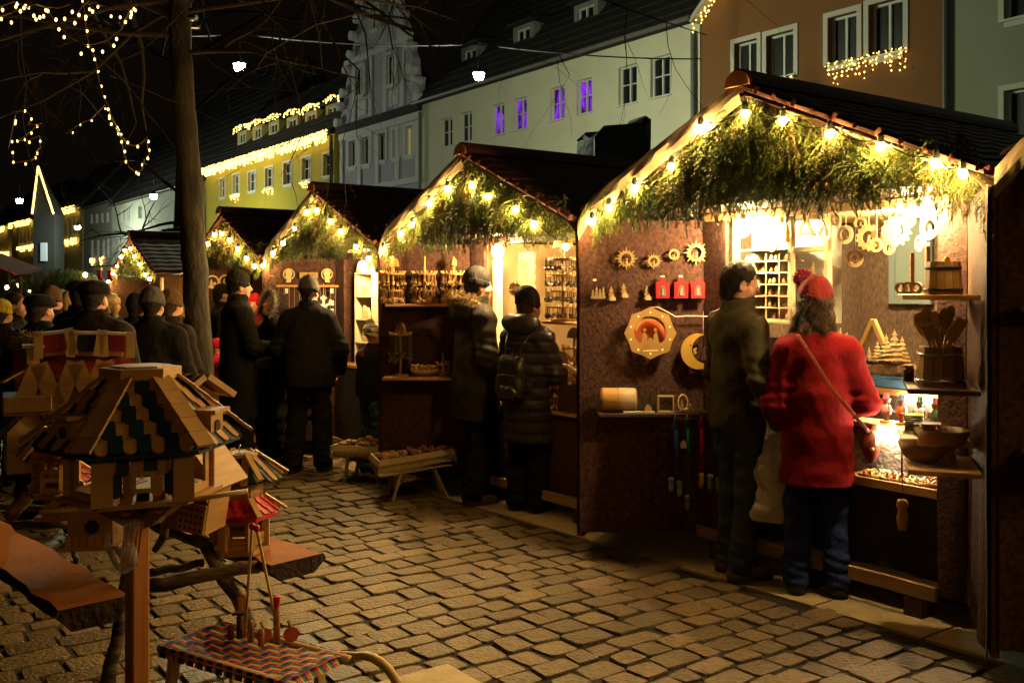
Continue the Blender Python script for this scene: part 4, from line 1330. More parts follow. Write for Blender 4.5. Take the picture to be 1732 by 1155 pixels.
def window(par, x0, x1, z0, z1, y=0.0, pane=None, cross=True, fr=.05, sur=0.0, surm=None, depth=.16, mull=True):
    """window in a wall opening: frame bars, glass; sur: width of a painted surround on the wall"""
    w = MB()
    yy = y + depth
    board(w, x0, x0 + fr, yy - .04, yy + .02, z0, z1, 0); board(w, x1 - fr, x1, yy - .04, yy + .02, z0, z1, 0)
    board(w, x0 + fr, x1 - fr, yy - .04, yy + .02, z0, z0 + fr, 0); board(w, x0 + fr, x1 - fr, yy - .04, yy + .02, z1 - fr, z1, 0)
    xm = (x0 + x1) / 2
    if mull: board(w, xm - fr * .55, xm + fr * .55, yy - .042, yy + .015, z0 + fr, z1 - fr, 0)
    if cross: 
        zm = z0 + (z1 - z0) * .52
        board(w, x0 + fr, xm - fr * .55, yy - .03, yy + .01, zm - .018, zm + .018, 0); board(w, xm + fr * .55, x1 - fr, yy - .03, yy + .01, zm - .018, zm + .018, 0)
    f = w.build("window", WFRAME, par)
    p = MB(); p.quad((x0 + .01, yy + .012, z0 + .01), (x1 - .01, yy + .012, z0 + .01), (x1 - .01, yy + .012, z1 - .01), (x0 + .01, yy + .012, z1 - .01))
    p.build("pane", pane or PANE, f)
    s = MB(); board(s, x0 - .06, x1 + .06, y - .07, y + depth - .05, z0 - .05, z0 - .003, 0); s.build("sill", WFRAME if sur else surm or WFRAME, f)
    if sur:
        s = MB()
        board(s, x0 - sur, x0 - .003, y - .035, y + .01, z0 - .05, z1 + sur, 0); board(s, x1 + .003, x1 + sur, y - .035, y + .01, z0 - .05, z1 + sur, 0)
        board(s, x0 - .003, x1 + .003, y - .034, y + .01, z1 + .003, z1 + sur, 0); board(s, x0 - .003, x1 + .003, y - .034, y + .01, z0 - .05 - sur, z0 - .053, 0)
        s.build("surround", surm or WFRAME, f)
    return f

def pitched_roof(par, x0, x1, ze, rise=4.2, dep=8.0, ov=.35, m=None):
    mb = MB()
    y0, ym, y1 = -ov, dep / 2, dep + ov
    rows = 14
    for k in range(rows):
        a, b = k / rows, (k + 1) / rows
        za, zb_ = ze + rise * a, ze + rise * b
        ya, yb = y0 + (ym - y0) * a, y0 + (ym - y0) * b
        mb.quad((x0, ya, za + .05), (x1, ya, za + .05), (x1, yb + .03, zb_ + .02), (x0, yb + .03, zb_ + .02))
        mb.quad((x0, ya, za - .03), (x1, ya, za - .03), (x1, ya, za + .05), (x0, ya, za + .05))
    mb.quad((x0, ym, ze + rise), (x1, ym, ze + rise), (x1, y1, ze), (x0, y1, ze))
    for x in (x0, x1): mb.add([(x, y0, ze - .03), (x, ym, ze + rise), (x, y1, ze)], [(0, 1, 2)])
    mb.quad((x0, y0, ze - .03), (x1, y0, ze - .03), (x1, .3, ze - .03), (x0, .3, ze - .03))
    r = mb.build("roof", m or TILE, par)
    g_ = MB(); g_.tube([(x0, y0 - .06, ze), (x1, y0 - .06, ze)], .075, 8); g_.build("gutter", mat("zinc_gutter", (.12, .11, .10), .5), par)
    return r

def dormer(par, x, z, w, h, y, m, pane=None, roofm=None):
    d = MB()
    wall_front = [(x - w * .32, x + w * .32, z + .12, z + h - .15)]
    xs0, xs1 = x - w / 2, x + w / 2
    wf = MB()
    for a, b, c, e in ((xs0, x - w * .32, z - .3, z + h), (x + w * .32, xs1, z - .3, z + h), (x - w * .32, x + w * .32, z - .3, z + .12), (x - w * .32, x + w * .32, z + h - .15, z + h)):
        board(wf, a, b, y, y + .12, c, e, 0)
    board(wf, xs0, xs0 + .06, y + .12, y + 2.6, z - .3, z + h, 0); board(wf, xs1 - .06, xs1, y + .12, y + 2.6, z - .3, z + h, 0)
    dm = wf.build("dormer", m, par)
    rf = MB(); rf.add([(xs0 - .15, y - .2, z + h), (xs1 + .15, y - .2, z + h), (xs1 + .15, y + 3, z + h + .5), (xs0 - .15, y + 3, z + h + .5),
                       (xs0 - .15, y - .2, z + h + .12), (xs1 + .15, y - .2, z + h + .12), (xs1 + .15, y + 3, z + h + .62), (xs0 - .15, y + 3, z + h + .62)],
                      [(3, 2, 1, 0), (4, 5, 6, 7), (0, 1, 5, 4), (1, 2, 6, 5), (2, 3, 7, 6), (3, 0, 4, 7)])
    rf.build("dormer_roof", roofm or TILE, dm)
    wn = window(dm, x - w * .32, x + w * .32, z + .12, z + h - .15, y, pane, cross=False, fr=.06, depth=.08)
    for ch in list(wn.children):                          # keep to thing > part > sub-part
        ch.parent = dm
    return dm

def icicles(name, label, par_loc, pts, drops, seed, r=.035, per=9, m=None, cat="string lights", group="icicle light strips on the houses", cable=True):
    """a string along pts with short hanging drops; tiny lit bulbs"""
    rr = random.Random(seed)
    t = thing(name, label, cat, (0, 0, 0), 0, group)
    mb, cb = MB(), MB()
    P = [Vector(p) for p in pts]
    for a, b in zip(P[:-1], P[1:]):
        L = (b - a).length; n = max(1, int(L * per))
        for k in range(n):
            p = a.lerp(b, (k + rr.random()) / n)
            dl = rr.choice(drops)
            q = 0.0
            while q <= dl:
                c = p + Vector((rr.uniform(-.03, .03), rr.uniform(-.05, .02), -q + rr.uniform(-.03, .03)))
                s = r * rr.uniform(.7, 1.25)
                mb.add([c + Vector(v) * s for v in ((1, 0, 0), (-1, 0, 0), (0, 1, 0), (0, -1, 0), (0, 0, 1.2), (0, 0, -1.2))],
                       [(0, 2, 4), (2, 1, 4), (1, 3, 4), (3, 0, 4), (2, 0, 5), (1, 2, 5), (3, 1, 5), (0, 3, 5)])
                q += .12
    o = mb.build("bulbs", m or FAIRY, t); o["kind"] = "stuff"
    if cable:
        cb.tube(P, .012, 4); cb.build("cable", CABLE, t)
    return t

def X(h, u_): return h["u0"] - u_                         # u of a pixel -> local x of house h

def make_house(name, label, pl, pr, py_l, py_r, wallm, wins, zbot=-2.2, roof=True, rise=4.2, ztop=None, sur=0.0, surm=None, cross=True, pane=None, mull=True, depth=.16, dormers=(), dormm=None, dep=8.0):
    """wins: list of (x0,x1,ytop,ybottom[,pane]) in photo pixels"""
    ul, zl = fu(pl, py_l); ur, zr = fu(pr, py_r)
    ze = ztop if ztop is not None else (zl + zr) / 2
    h = house(name, label, ul)
    h["u0"] = ul
    W = ul - ur
    holes, wl = [], []
    for w in wins:
        ua, z1 = fu(w[0], w[2]); ub, _ = fu(w[1], w[2]); um, z1 = fu((w[0] + w[1]) / 2, w[2]); _, z0 = fu((w[0] + w[1]) / 2, w[3])
        holes.append((ul - ua, ul - ub, z0, z1)); wl.append(w[4] if len(w) > 4 else pane)
    wm = MB(); wall_holes(wm, 0, W, zbot, ze, holes); wm.build("wall", wallm, h)
    for (a, b, c, d), p in zip(holes, wl):
        window(h, a, b, c, d, 0, p, cross, .055, sur, surm, depth, mull)
    if roof: pitched_roof(h, -.02, W + .02, ze, rise, dep)
    for px, yt, yb, ww in dormers:
        ud, z0 = fu(px, yb, .9); _, z1 = fu(px, yt, .9)
        dormer(h, ul - ud, z0, ww, z1 - z0, .9, dormm or wallm)
    del h["u0"]
    return h, W, ze, ul

CREAM = plaster("cream_plaster", (.62, .58, .42))
cream, cW, cZ, cU = make_house("long_house", "long cream plastered house with two purple lit windows and a dormered roof", 712, 1184, 180, 30, CREAM, [
    (745, 765, 200, 248), (778, 798, 190, 240), (832, 853, 176, 228, PURPLE), (868, 891, 166, 219, PURPLE), (930, 955, 147, 203, PURPLE), (975, 1001, 134, 192, PURPLE),
    (1046, 1077, 111, 176), (1100, 1133, 95, 163)], rise=5.2, dormers=((795, 78, 122, 1.25), (885, 42, 93, 1.25), (991, 4, 60, 1.25), (1116, -45, 14, 1.25)), dormm=plaster("grey_dormer_boards", (.22, .20, .18)))
dp = MB(); dp.tube([(.12, -.12, -1.5), (.12, -.12, 8.7)], .06, 8); dp.build("downpipe", mat("grey_downpipe", (.10, .10, .10), .5), cream)
dp = MB(); dp.tube([(cW - .15, -.12, -1.5), (cW - .15, -.12, 8.7)], .07, 8); dp.build("downpipe", MATS["grey_downpipe"], cream)

ORANGE = plaster("ochre_brown_plaster", (.21, .09, .03))
WHITES = mat("white_painted_surround", (.50, .46, .38), .7)
orange, oW, oZ, oU = make_house("orange_house", "ochre brown house with paired white framed windows and lit gable edge", 1186, 1604, 0, 0, ORANGE, [
    (1243, 1281, 70, 140), (1297, 1343, 56, 130), (1401, 1450, 25, 104), (1470, 1528, 2, 91)], roof=False, ztop=10.9, sur=.13, surm=WHITES, cross=False, pane=PANEC, depth=.2)
mb = MB(); mb.prism([(0, 10.9), (oW, 10.9), (oW, 12.2), (oW * .5, 15.5), (0, 10.95)], .3, Matrix(((1, 0, 0, 0), (0, 0, 1, .001), (0, 1, 0, 0), (0, 0, 0, 1)))); mb.build("gable", ORANGE, orange)
ua, za = fu(1183, 44); ub, zb_ = fu(1212, 0)
edge = [fw(ua, -.25, za), fw(ub, -.25, zb_), fw(ub - 2.2, -.25, zb_ + (zb_ - za) / (ua - ub) * 2.2)]
mb = MB(); lx = [(oU - ua, za), (oU - ub + 2.2, edge[2].z)]
mb.bar((lx[0][0], -.15, lx[0][1] + .06), (lx[1][0], -.15, lx[1][1] + .06), .5, .12); mb.build("verge_board", WHITES, orange)
icicles("fairy_lights", "fairy lights along the sloping gable edge of the ochre house", None, edge, (.1, .25, .35), 3, .03, 11)
ua, za = fu(1394, 112, -.1); ub, zb_ = fu(1532, 84, -.1)
icicles("fairy_lights", "fairy lights hanging under the right window pair of the ochre house", None, [fw(ua, -.12, za), fw(ub, -.12, zb_ + .05)], (.0, .12, .25, .36, .48), 4, .022, 14)
ua, za = fu(1315, 133, -.1); ub, zb_ = fu(1342, 128, -.1)
icicles("fairy_lights", "short bit of fairy lights under the left window pair of the ochre house", None, [fw(ua, -.12, za), fw(ub, -.12, zb_)], (.0, .12, .2), 5, .022, 14)

GREENG = plaster("pale_green_plaster", (.27, .28, .19))
make_house("pale_green_house", "pale green plastered house at the right edge, above the dark stall roofs", 1606, 1990, 0, 0, GREENG, [(1699, 1755, -60, 28), (1699, 1755, 150, 235), (1850, 1920, -120, -30)], roof=True, ztop=11.5, sur=.12, surm=WHITES, cross=False, pane=PANEC, mull=False)
dp = MB(); p = fw(fu(1603, 100)[0], -.1, 0); dp.tube([(p.x, p.y, -1), (p.x, p.y, 11)], .06, 8); tag(dp.build("downpipe", MATS["grey_downpipe"]), "grey downpipe between the ochre house and the pale green house", "downpipe")

# house with the scrolled gable
LILAC = plaster("pale_lilac_plaster", (.42, .37, .46)); TRIM = mat("whitish_stone_trim", (.56, .55, .55), .85)
gab, gW, gZ, gU = make_house("scroll_gabled_house", "lilac grey house with a tall scrolled gable and white pilasters", 576, 712, 222, 186, LILAC, [
    (590, 603, 238, 282), (612, 626, 232, 278), (637, 652, 226, 272), (663, 676, 219, 266, WARMW), (684, 699, 214, 262, WARMW)], roof=False, sur=.14, surm=TRIM, cross=False)
T = Matrix(((1, 0, 0, 0), (0, 0, 1, -.02), (0, 1, 0, 0), (0, 0, 0, 1)))
half = [(1.0, 0.0), (1.0, .35), (.93, .6), (.96, .95), (.86, 1.1), (.83, 1.75), (.76, 2.05), (.78, 2.35), (.68, 2.45), (.64, 3.1), (.58, 3.35), (.60, 3.65), (.50, 3.8), (.46, 4.4), (.40, 4.65), (.42, 4.95), (.32, 5.1), (.28, 5.7), (.18, 6.0), (.20, 6.3), (.08, 6.5), (.06, 7.0)]
hw_ = gW / 2; kz = 1.12
poly = [(hw_ + x * hw_, gZ + .25 + z * kz) for x, z in half] + [(hw_ - x * hw_, gZ + .25 + z * kz) for x, z in half[::-1]]
mb = MB(); mb.prism(poly, .35, T); mb.build("scrolled_gable", LILAC, gab)
mb = MB(); board(mb, -.1, gW + .1, -.22, .0, gZ - .1, gZ + .22); mb.build("cornice", TILE, gab)
mb = MB(); board(mb, -.04, gW + .04, -.10, -.025, gZ - .42, gZ - .12); mb.build("frieze", TRIM, gab)
mb = MB(); board(mb, -.04, gW + .04, -.12, -.025, gZ - 3.0, gZ - 2.75); mb.build("string_course", TRIM, gab)
mb = MB(); board(mb, .55, gW - .55, -.10, -.03, gZ + .25 + 2.72, gZ + .25 + 2.95); mb.build("string_course", TRIM, gab)
for x in (.05, gW * .25, gW * .48, gW * .72, gW - .35):
    mb = MB(); board(mb, x, x + .28, -.075, -.025, gZ - 2.72, gZ - .45); mb.build("pilaster", TRIM, gab)
for x in (gW * .2, gW * .42, gW * .60, gW * .80):
    mb = MB(); board(mb, x - .13, x + .13, -.10, -.03, gZ + .3, gZ + 2.9); mb.build("pilaster", TRIM, gab)
for x in (gW * .31, gW * .70):
    w_ = window(gab, x - .38, x + .38, gZ + 1.35, gZ + 2.6, -.20, None, False, .06, .12, TRIM, .12)
    mb = MB(); board(mb, x - .4, x + .4, -.08, -.03, gZ + .45, gZ + 1.1); mb.build("relief_panel", TRIM, gab)
window(gab, gW * .5 - .33, gW * .5 + .33, gZ + 4.0, gZ + 5.0, -.20, None, False, .06, .10, TRIM, .12)
for x0_, x1_ in ((.4, 1.2), (gW * .25, gW * .7), (gW * .76, gW - .3)):
    mb = MB(); board(mb, x0_, x1_, -.06, -.025, gZ - 4.3, gZ - 3.25); mb.build("relief_panel", TRIM, gab)
for sx, sz in ((1.0, .15), (.93, .8), (.84, 1.3), (.76, 2.2), (.64, 2.75), (.58, 3.5), (.46, 4.1), (.40, 4.8)):
    for q in (-1, 1):
        mb = MB(); mb.lathe([(.0, 0), (.22, 0), (.22, .40), (0, .40)], 12, (hw_ + q * sx * hw_, .12, gZ + .25 + sz * kz), Matrix.Rotation(PI / 2, 3, 'X')); mb.build("scroll", TRIM, gab)

# yellow house with icicle lights
YEL = plaster("strong_yellow_plaster", (.42, .31, .025))
ywin = [(372, 381, 303, 334), (394, 405, 296, 327), (420, 433, 291, 323), (449, 462, 284, 316), (480, 494, 275, 312), (511, 526, 267, 304), (547, 562, 260, 297)]
yel, yW, yZ, yU = make_house("yellow_house", "bright yellow house with icicle lights along the eave and the dormers", 346, 566, 290, 227, YEL, ywin, sur=.10, surm=WHITES,
    dormers=((409, 222, 246, 1.5), (435, 213, 238, 1.5), (463, 205, 229, 1.5), (494, 197, 222, 1.5), (526, 188, 212, 1.5), (562, 176, 203, 1.5)), dormm=plaster("dormer_plaster_yellowish", (.45, .38, .15)), rise=4.6)
mb = MB(); mb.tube([(.05, -.12, -2), (.05, -.12, yZ - .1)], .07, 8); mb.build("downpipe", BLACKM, yel)
mb = MB(); mb.tube([(yW - .1, -.14, -2), (yW - .1, -.14, yZ - .1)], .09, 8); mb.build("downpipe", BLACKM, yel)
FAIRYY = mat("lit_icicle_light", (1, .8, .4), .3, emit=(1, .66, .13), estr=4.5, sample=False)
icicles("icicle_lights", "long icicle light strip under the eave of the yellow house", None, [fw(yU + .1, -.45, yZ + .05), fw(yU - yW - .1, -.45, yZ + .05)], (.25, .4, .55), 6, .06, 8, FAIRYY)
for k, (px, yt) in enumerate(((409, 216), (435, 208), (463, 199), (494, 191), (526, 182), (562, 168))):
    ua, za = fu(px - 14, yt + 5, .6); ub, zb_ = fu(px + 15, yt - 5, .6)
    icicles("icicle_lights", "icicle lights over the dormer of the yellow house, " + ("leftmost", "second from left", "third from left", "fourth from left", "fifth from left", "rightmost")[k] + " of six", None,
            [fw(ua, .55, za), fw((ua + ub) / 2, .5, (za + zb_) / 2 + .15), fw(ub, .55, zb_)], (.0, .15, .3), 20 + k, .05, 6)
for k, (px, py) in enumerate(((400, 337), (456, 327), (517, 315))):
    ua, za = fu(px - 9, py - 5, -.1); ub, zb_ = fu(px + 9, py - 7, -.1)
    icicles("window_box_lights", ("leftmost", "middle", "rightmost")[k] + " of three clusters of warm lights on window boxes of the yellow house", None, [fw(ua, -.2, za), fw(ub, -.2, zb_)], (.0, .12, .24, .36), 40 + k, .045, 7, group="lit window boxes on the yellow house")

# far houses at the left
GREYH = plaster("greyish_white_plaster", (.44, .44, .37)); GREYH2 = plaster("grey_plaster_darker", (.30, .29, .26)); FARY = plaster("far_yellow_plaster", (.52, .42, .16))
make_house("corner_house", "pale grey house far left behind the tree with a wide dark roof", 190, 349, 343, 313, GREYH, [(204, 209, 352, 375), (214, 219, 350, 374), (234, 240, 348, 370), (298, 309, 341, 365), (200, 205, 403, 425), (212, 217, 402, 425)], rise=9, dep=14)
make_house("far_grey_house", "far grey house with two rows of narrow windows, left of the pale corner house", 141, 189, 352, 344, GREYH2, [(153, 157, 362, 378), (162, 166, 361, 377), (171, 175, 360, 376), (180, 184, 359, 375), (154, 159, 406, 437), (164, 169, 405, 436), (173, 178, 404, 436), (181, 186, 403, 435)], rise=7, dep=12)
make_house("far_yellow_house", "far yellow house with a lit eave right of the dark spire", 90, 140, 361, 351, FARY, [(106, 109, 370, 400), (113, 116, 369, 399), (121, 124, 367, 396), (128, 131, 366, 395)], rise=5)
make_house("far_yellow_house", "farthest yellow house with a lit eave left of the dark spire", 20, 60, 381, 372, FARY, [(31, 34, 387, 412), (37, 40, 386, 411), (44, 47, 385, 410), (50, 53, 384, 409)], rise=5)
make_house("far_dim_house", "dim far house at the left edge beyond the spire", -30, 14, 392, 384, FARY, [(-10, -6, 395, 412), (2, 5, 393, 411)], rise=5)
for k, (xa, ya, xb, yb, lab) in enumerate(((91, 360, 134, 349, "icicle lights on the far eave right of the lit spire"), (21, 380, 59, 371, "icicle lights on the far eave left of the lit spire"), (-20, 392, 13, 384, "icicle lights on the farthest eave at the left edge"))):
    ua, za = fu(xa, ya); ub, zb_ = fu(xb, yb)
    icicles("icicle_lights", lab, None, [fw(ua, -.4, za), fw(ub, -.4, zb_)], (.1, .3, .5), 60 + k, .11, 3)
for k, (px, py, w) in enumerate(((35, 422, 8), (48, 420, 8), (59, 418, 7), (111, 411, 8), (126, 408, 8), (158, 442, 5), (174, 440, 5), (8, 431, 12))):
    ua, za = fu(px - w / 1.4, py - 3, -.1); ub, zb_ = fu(px + w / 1.4, py - 4, -.1)
    icicles("window_box_lights", "small warm light cluster on a far window, " + ("left of the spire, leftmost of three", "left of the spire, middle of three", "left of the spire, rightmost of three", "right of the spire, left one", "right of the spire, right one", "on the grey house, left one", "on the grey house, right one", "at the left picture edge")[k],
            None, [fw(ua, -.2, za), fw(ub, -.2, zb_)], (.0, .25, .5), 70 + k, .10, 3, group="lit window boxes on the far houses", cable=False)
# tower with a lit spire in front of the far houses
TWD = 74.0
tp_, tl_, tr_ = at(66, 282, TWD), at(56, 362, TWD), at(92, 362, TWD)
zt, zl = tp_.z, tl_.z
tw = thing("spire_tower", "dark town tower whose pointed spire is outlined with lights", "tower", ((tl_.x + tr_.x) / 2, TWD, 0), 0)
hw2 = (tr_.x - tl_.x) / 2; DT = plaster("dark_tower_plaster", (.012, .012, .011))
mb = MB(); board(mb, -hw2, hw2, 0, hw2 * 2, -3, zl); mb.build("tower_body", DT, tw)
mb = MB(); tx = tp_.x - (tl_.x + tr_.x) / 2; mb.add([(-hw2, 0, zl), (hw2, 0, zl), (hw2, hw2 * 2, zl), (-hw2, hw2 * 2, zl), (tx, hw2 * .1, zt)], [(0, 1, 4), (1, 2, 4), (2, 3, 4), (3, 0, 4), (3, 2, 1, 0)]); mb.build("spire", mat("dark_spire_slate", (.009, .009, .009), .8), tw)
mb = MB(); board(mb, -hw2 * .25, hw2 * .35, -.12, .02, zl - 3.6, zl - 2.2); mb.build("pale_notice", mat("pale_blue_notice", (.30, .33, .40), .7), tw)
o_ = thing("fairy_lights", "lights outlining the pointed spire of the far tower", "string lights")
mb = MB()
for q in (-1, 1):
    for k in range(34):
        a = (k + .5) / 34; c = tw.matrix_basis @ Vector((q * hw2 * (1 - a) + tx * a, -.15, zl + (zt - zl) * a))
        mb.ball(c, .10, 4, 2)
mb.build("bulbs", FAIRY, o_)

# street lamps hung over the street on cables
def street_lamp(label, px, py, d, k=.62, m=None, cable=True):
    p = at(px, py, d)
    t = thing("hanging_street_lamp", label, "street lamp", p, RZ, "green white lamps hung over the street")
    mb = MB(); mb.lathe([(.0, -.20), (.13, -.19), (.19, -.08), (.20, .02), (.17, .06), (0, .06)], 14); 
    mb.v = [tuple(Vector(v) * k) for v in mb.v]; mb.build("lit_globe", m or STREETL, t, True)
    mb = MB(); mb.lathe([(.23, .062), (.25, .075), (.16, .16), (.06, .24), (.05, .34), (0, .34)], 14); mb.v = [tuple(Vector(v) * k) for v in mb.v]; mb.build("lamp_cap", BLACKM, t, True)
    mb = MB(); mb.tube([(0, 0, .34 * k), (0, 0, .34 * k + .5)], .015, 5); mb.build("hanger", BLACKM, t)
    return t, p
_, pa = street_lamp("brighter hanging street lamp just right of the tree trunk", 405, 112, 21.5)
_, pb = street_lamp("hanging street lamp over the second stall, before the dark roof of the cream house", 810, 127, 22.5)
street_lamp("small far street lamp left of the tree trunk", 260, 331, 50, .9, STREETF)
street_lamp("small far street lamp at the left of the lit spire", 33, 339, 54, .9, STREETF)
street_lamp("faint farthest street lamp right of the lit spire, near the far yellow house", 131, 384, 72, .95, STREETF)
P2 = Vector((8.2, 8.1, 6.6))
t_, _ = street_lamp("street lamp over the square beyond the right edge", 866 + F * P2.x / P2.y, HY - F * (P2.z - CAMZ) / P2.y, P2.y, .62, STREETR)
P3 = Vector((-11.0, 5.5, 6.6))
cab = MB()
def sag(a, b, s, n=14): return [a.lerp(b, k / n) - Vector((0, 0, s * 4 * (k / n) * (1 - k / n))) for k in range(n + 1)]
a0 = at(150, 50, 22.0); a2 = at(1186, 100, 25.5)
up = Vector((0, 0, .71))
cab.tube(sag(a0, pa + up, .1), .018, 4); cab.tube(sag(pa + up, pb + up, .12), .018, 4); cab.tube(sag(pb + up, a2, .1), .018, 4)
tag(cab.build("lamp_cable", mat("grey_wire", (.05, .05, .05), .6)), "thin wire slung across the street carrying the two near lamps", "cable")
mb = MB(); mb.tube(sag(to_world(0, 1.0, .4, 2.35), to_world(-2, .5, .5, 3.3), .05), .012, 5); tag(mb.build("power_cable", CABLE), "black cable sagging over the roofs to the right edge", "cable")
# ------------------------------------------------------------------ the bare tree with its strings of lights
TBARK = mat("grey_brown_tree_bark", (.055, .042, .027), .9, (.020, .017, .013), 9, .5, (1, 1, .35), 2.0, 28, sharp=.12)
TWG = mat("thin_bare_twigs", (.030, .020, .014), .9)
TD = 8.2
base = at(352, 760, TD); bz = gz(base.x, base.y)
tree = thing("bare_tree", "tall bare tree with a leaning grey trunk and leafless twigs", "tree", (base.x, base.y, bz))
rel = lambda px, py, d=TD: at(px, py, d) - Vector((base.x, base.y, bz))
rr = random.Random(5)
mb = MB()
cl = [(352, 805), (350, 760), (344, 690), (336, 560), (328, 430), (320, 300), (312, 180), (304, 60), (302, -20), (296, -120), (288, -260), (276, -420)]
rads = [.15, .118, .110, .106, .102, .098, .093, .09, .088, .08, .065, .045]
pts = [rel(x, y) for x, y in cl]
P2_, R2_ = [], []
for k in range(len(pts) - 1):
    for q in range(4):
        P2_.append(pts[k].lerp(pts[k + 1], q / 4) + Vector((rr.uniform(-.006, .006),) * 3)); R2_.append((rads[k] + (rads[k + 1] - rads[k]) * q / 4) * rr.uniform(.97, 1.03))
n = 16; vs, fs = [], []
for k, (p, r) in enumerate(zip(P2_, R2_)):
    for j in range(n):
        a = 2 * PI * j / n
        b = r * (1 + .05 * math.sin(3 * a + k * .35) + .03 * math.sin(7 * a - k * .6))
        vs.append((p.x + b * math.cos(a), p.y + b * math.sin(a), p.z))
for k in range(len(P2_) - 1):
    for j in range(n): fs.append((k * n + j, k * n + (j + 1) % n, (k + 1) * n + (j + 1) % n, (k + 1) * n + j))
mb.add(vs, fs); mb.build("trunk", TBARK, tree, True)
def grow(mb, p, d, L, r, depth, droop, spread=.55):
    seg = 5; pp = [p]; rs = [r]
    for k in range(seg):
        d = (d + Vector((rr.gauss(0, .16), rr.gauss(0, .16), rr.gauss(0, .13) - droop))).normalized()
        pp.append(pp[-1] + d * L / seg); rs.append(r * (1 - .7 * (k + 1) / seg))
    mb.tube(pp, rs, 6 if depth > 1 else 4, cap=False)
    if depth <= 0: return
    for k in range(1, seg + 1):
        for q in range(1):
            if rr.random() < .62:
                s = Vector((rr.gauss(0, 1), rr.gauss(0, 1), rr.gauss(0, .7))).normalized()
                nd = (d * (1 - spread) + s * spread).normalized()
                grow(mb, pp[k], nd, L * rr.uniform(.45, .7), rs[k] * .7, depth - 1, droop * 1.1, spread)
limbs = [((300, 30), (-.75, -.25, .55), 2.4, .045), ((298, -40), (-.9, -.55, .2), 3.0, .04), ((300, -20), (-.6, -.9, .1), 3.0, .035), ((302, -10), (.7, .3, .55), 2.8, .04),
         ((298, -80), (.85, -.2, .25), 3.0, .055), ((290, -180), (-.5, .6, .4), 2.8, .055), ((294, -120), (.4, .8, .2), 2.6, .05), ((288, -220), (-.8, .1, .1), 3.0, .05)]
for (px, py), d, L, r in limbs:
    mb = MB(); grow(mb, rel(px, py), Vector(d).normalized(), L, r, 3, .035); mb.build("limb", TWG if r < .05 else TBARK, tree)
mb = MB()                                                  # drooping twigs that show against the sky, left and right of the trunk
for px, py, d, L in ((300, 60, (-.9, -.3, -.05), 2.0), (305, 90, (.8, -.2, .1), 1.8), (300, 10, (-1, .3, -.1), 2.4), (310, 20, (.9, .2, -.05), 2.6), (300, -10, (1, -.4, -.12), 3.0), (302, 0, (-.8, -.7, -.1), 2.6)):
    grow(mb, rel(px, py), Vector(d).normalized(), L, .022, 3, .06)
mb.build("twigs", TWG, tree)
# a second, farther tree whose twigs cross the far houses and the scrolled gable
t2b = at(300, 640, 17); z2 = gz(t2b.x, t2b.y)
tree2 = thing("bare_tree", "farther bare tree behind the trunk, its dark twigs crossing the far grey houses", "tree", (t2b.x, t2b.y, z2))
rel2 = lambda px, py, d=17: at(px, py, d) - Vector((t2b.x, t2b.y, z2))
mb = MB(); mb.tube([rel2(300, 640), rel2(304, 500), rel2(306, 380), rel2(310, 230), rel2(316, 90), rel2(320, -60)], [.16, .14, .12, .10, .08, .05], 10); mb.build("trunk", BARK, tree2, True)
for (a, b), d, L, r in (((306, 420), (-.95, 0, .22), 1.7, .04), ((308, 330), (-.8, -.3, .5), 1.9, .035), ((306, 380), (-.9, .3, .3), 1.5, .035), ((312, 200), (.7, .2, .6), 2.2, .04), ((314, 120), (-.8, 0, .5), 2.4, .04), ((316, 100), (.9, -.2, .3), 2.6, .04), ((318, 20), (.95, .1, -.1), 3.0, .035)):
    mb = MB(); grow(mb, rel2(a, b), Vector(d).normalized(), L, r, 3, .02); mb.build("limb", TWG, tree2)
rel4 = lambda px, py, d: at(px, py, d) - Vector((base.x, base.y, bz))
mb = MB()                                                  # a limb reaching over to the right, its twigs hanging before the scrolled gable
mb.tube([rel(292, -160), rel4(400, -260, 8.4), rel4(520, -200, 8.6), rel4(640, -60, 8.8), rel4(690, -90, 8.9)], [.06, .05, .035, .02, .01], 6)
for px, py in ((590, -100), (615, -70), (640, -60), (660, -75), (625, -60), (680, -90)):
    grow(mb, rel4(px, py, 8.8), Vector((rr.uniform(-.3, .5), rr.uniform(-.3, .3), -.8)).normalized(), rr.uniform(.5, .85), .009, 2, .03)
mb.build("limb", TWG, tree)

def tree_lights(label, pts, d, drops=(), r=.010, k=.09, seed=0, jit=0):
    """fairy lights on a cable through photo-traced points hung in the tree at depth d"""
    q = random.Random(seed)
    t = thing("fairy_lights", label, "string lights", (0, 0, 0), 0, "fairy light strings hung in the bare tree")
    P = [at(x, y, d + q.uniform(-.1, .1)) for x, y in pts]
    cb, bl = MB(), MB()
    dense = []
    for a, b in zip(P[:-1], P[1:]): dense += [a.lerp(b, s / 4) for s in range(4)]
    dense.append(P[-1])
    cb.tube(dense, .0055, 4); cb.build("cable", mat("brown_light_cable", (.16, .09, .04), .6), t)
    bme = MB(); bme.ball((0, 0, 0), (r, r, r * 1.4), 6, 4); me = bme.mesh("bulb", FAIRYT, True)
    acc = 0; nxt = k * .5; last = dense[0]
    for p in dense[1:]:
        L = (p - last).length
        while acc + L > nxt:
            c = last.lerp(p, (nxt - acc) / L)
            link("bulb", me, t, (c.x + q.uniform(-.015, .015), c.y, c.z - q.uniform(0, .03) - q.choice((0,) + tuple(drops)))); nxt += k * q.uniform(.7, 1.4)
        acc += L; last = p
    return t
tree_lights("string of fairy lights draped in a long swag at the top left", [(-5, 30), (20, 22), (40, 12), (80, 18), (95, 40), (120, 65), (148, 78), (180, 70), (205, 50), (218, 20), (225, -10)], 7.0, (.02, .05), .010, .10, 1)
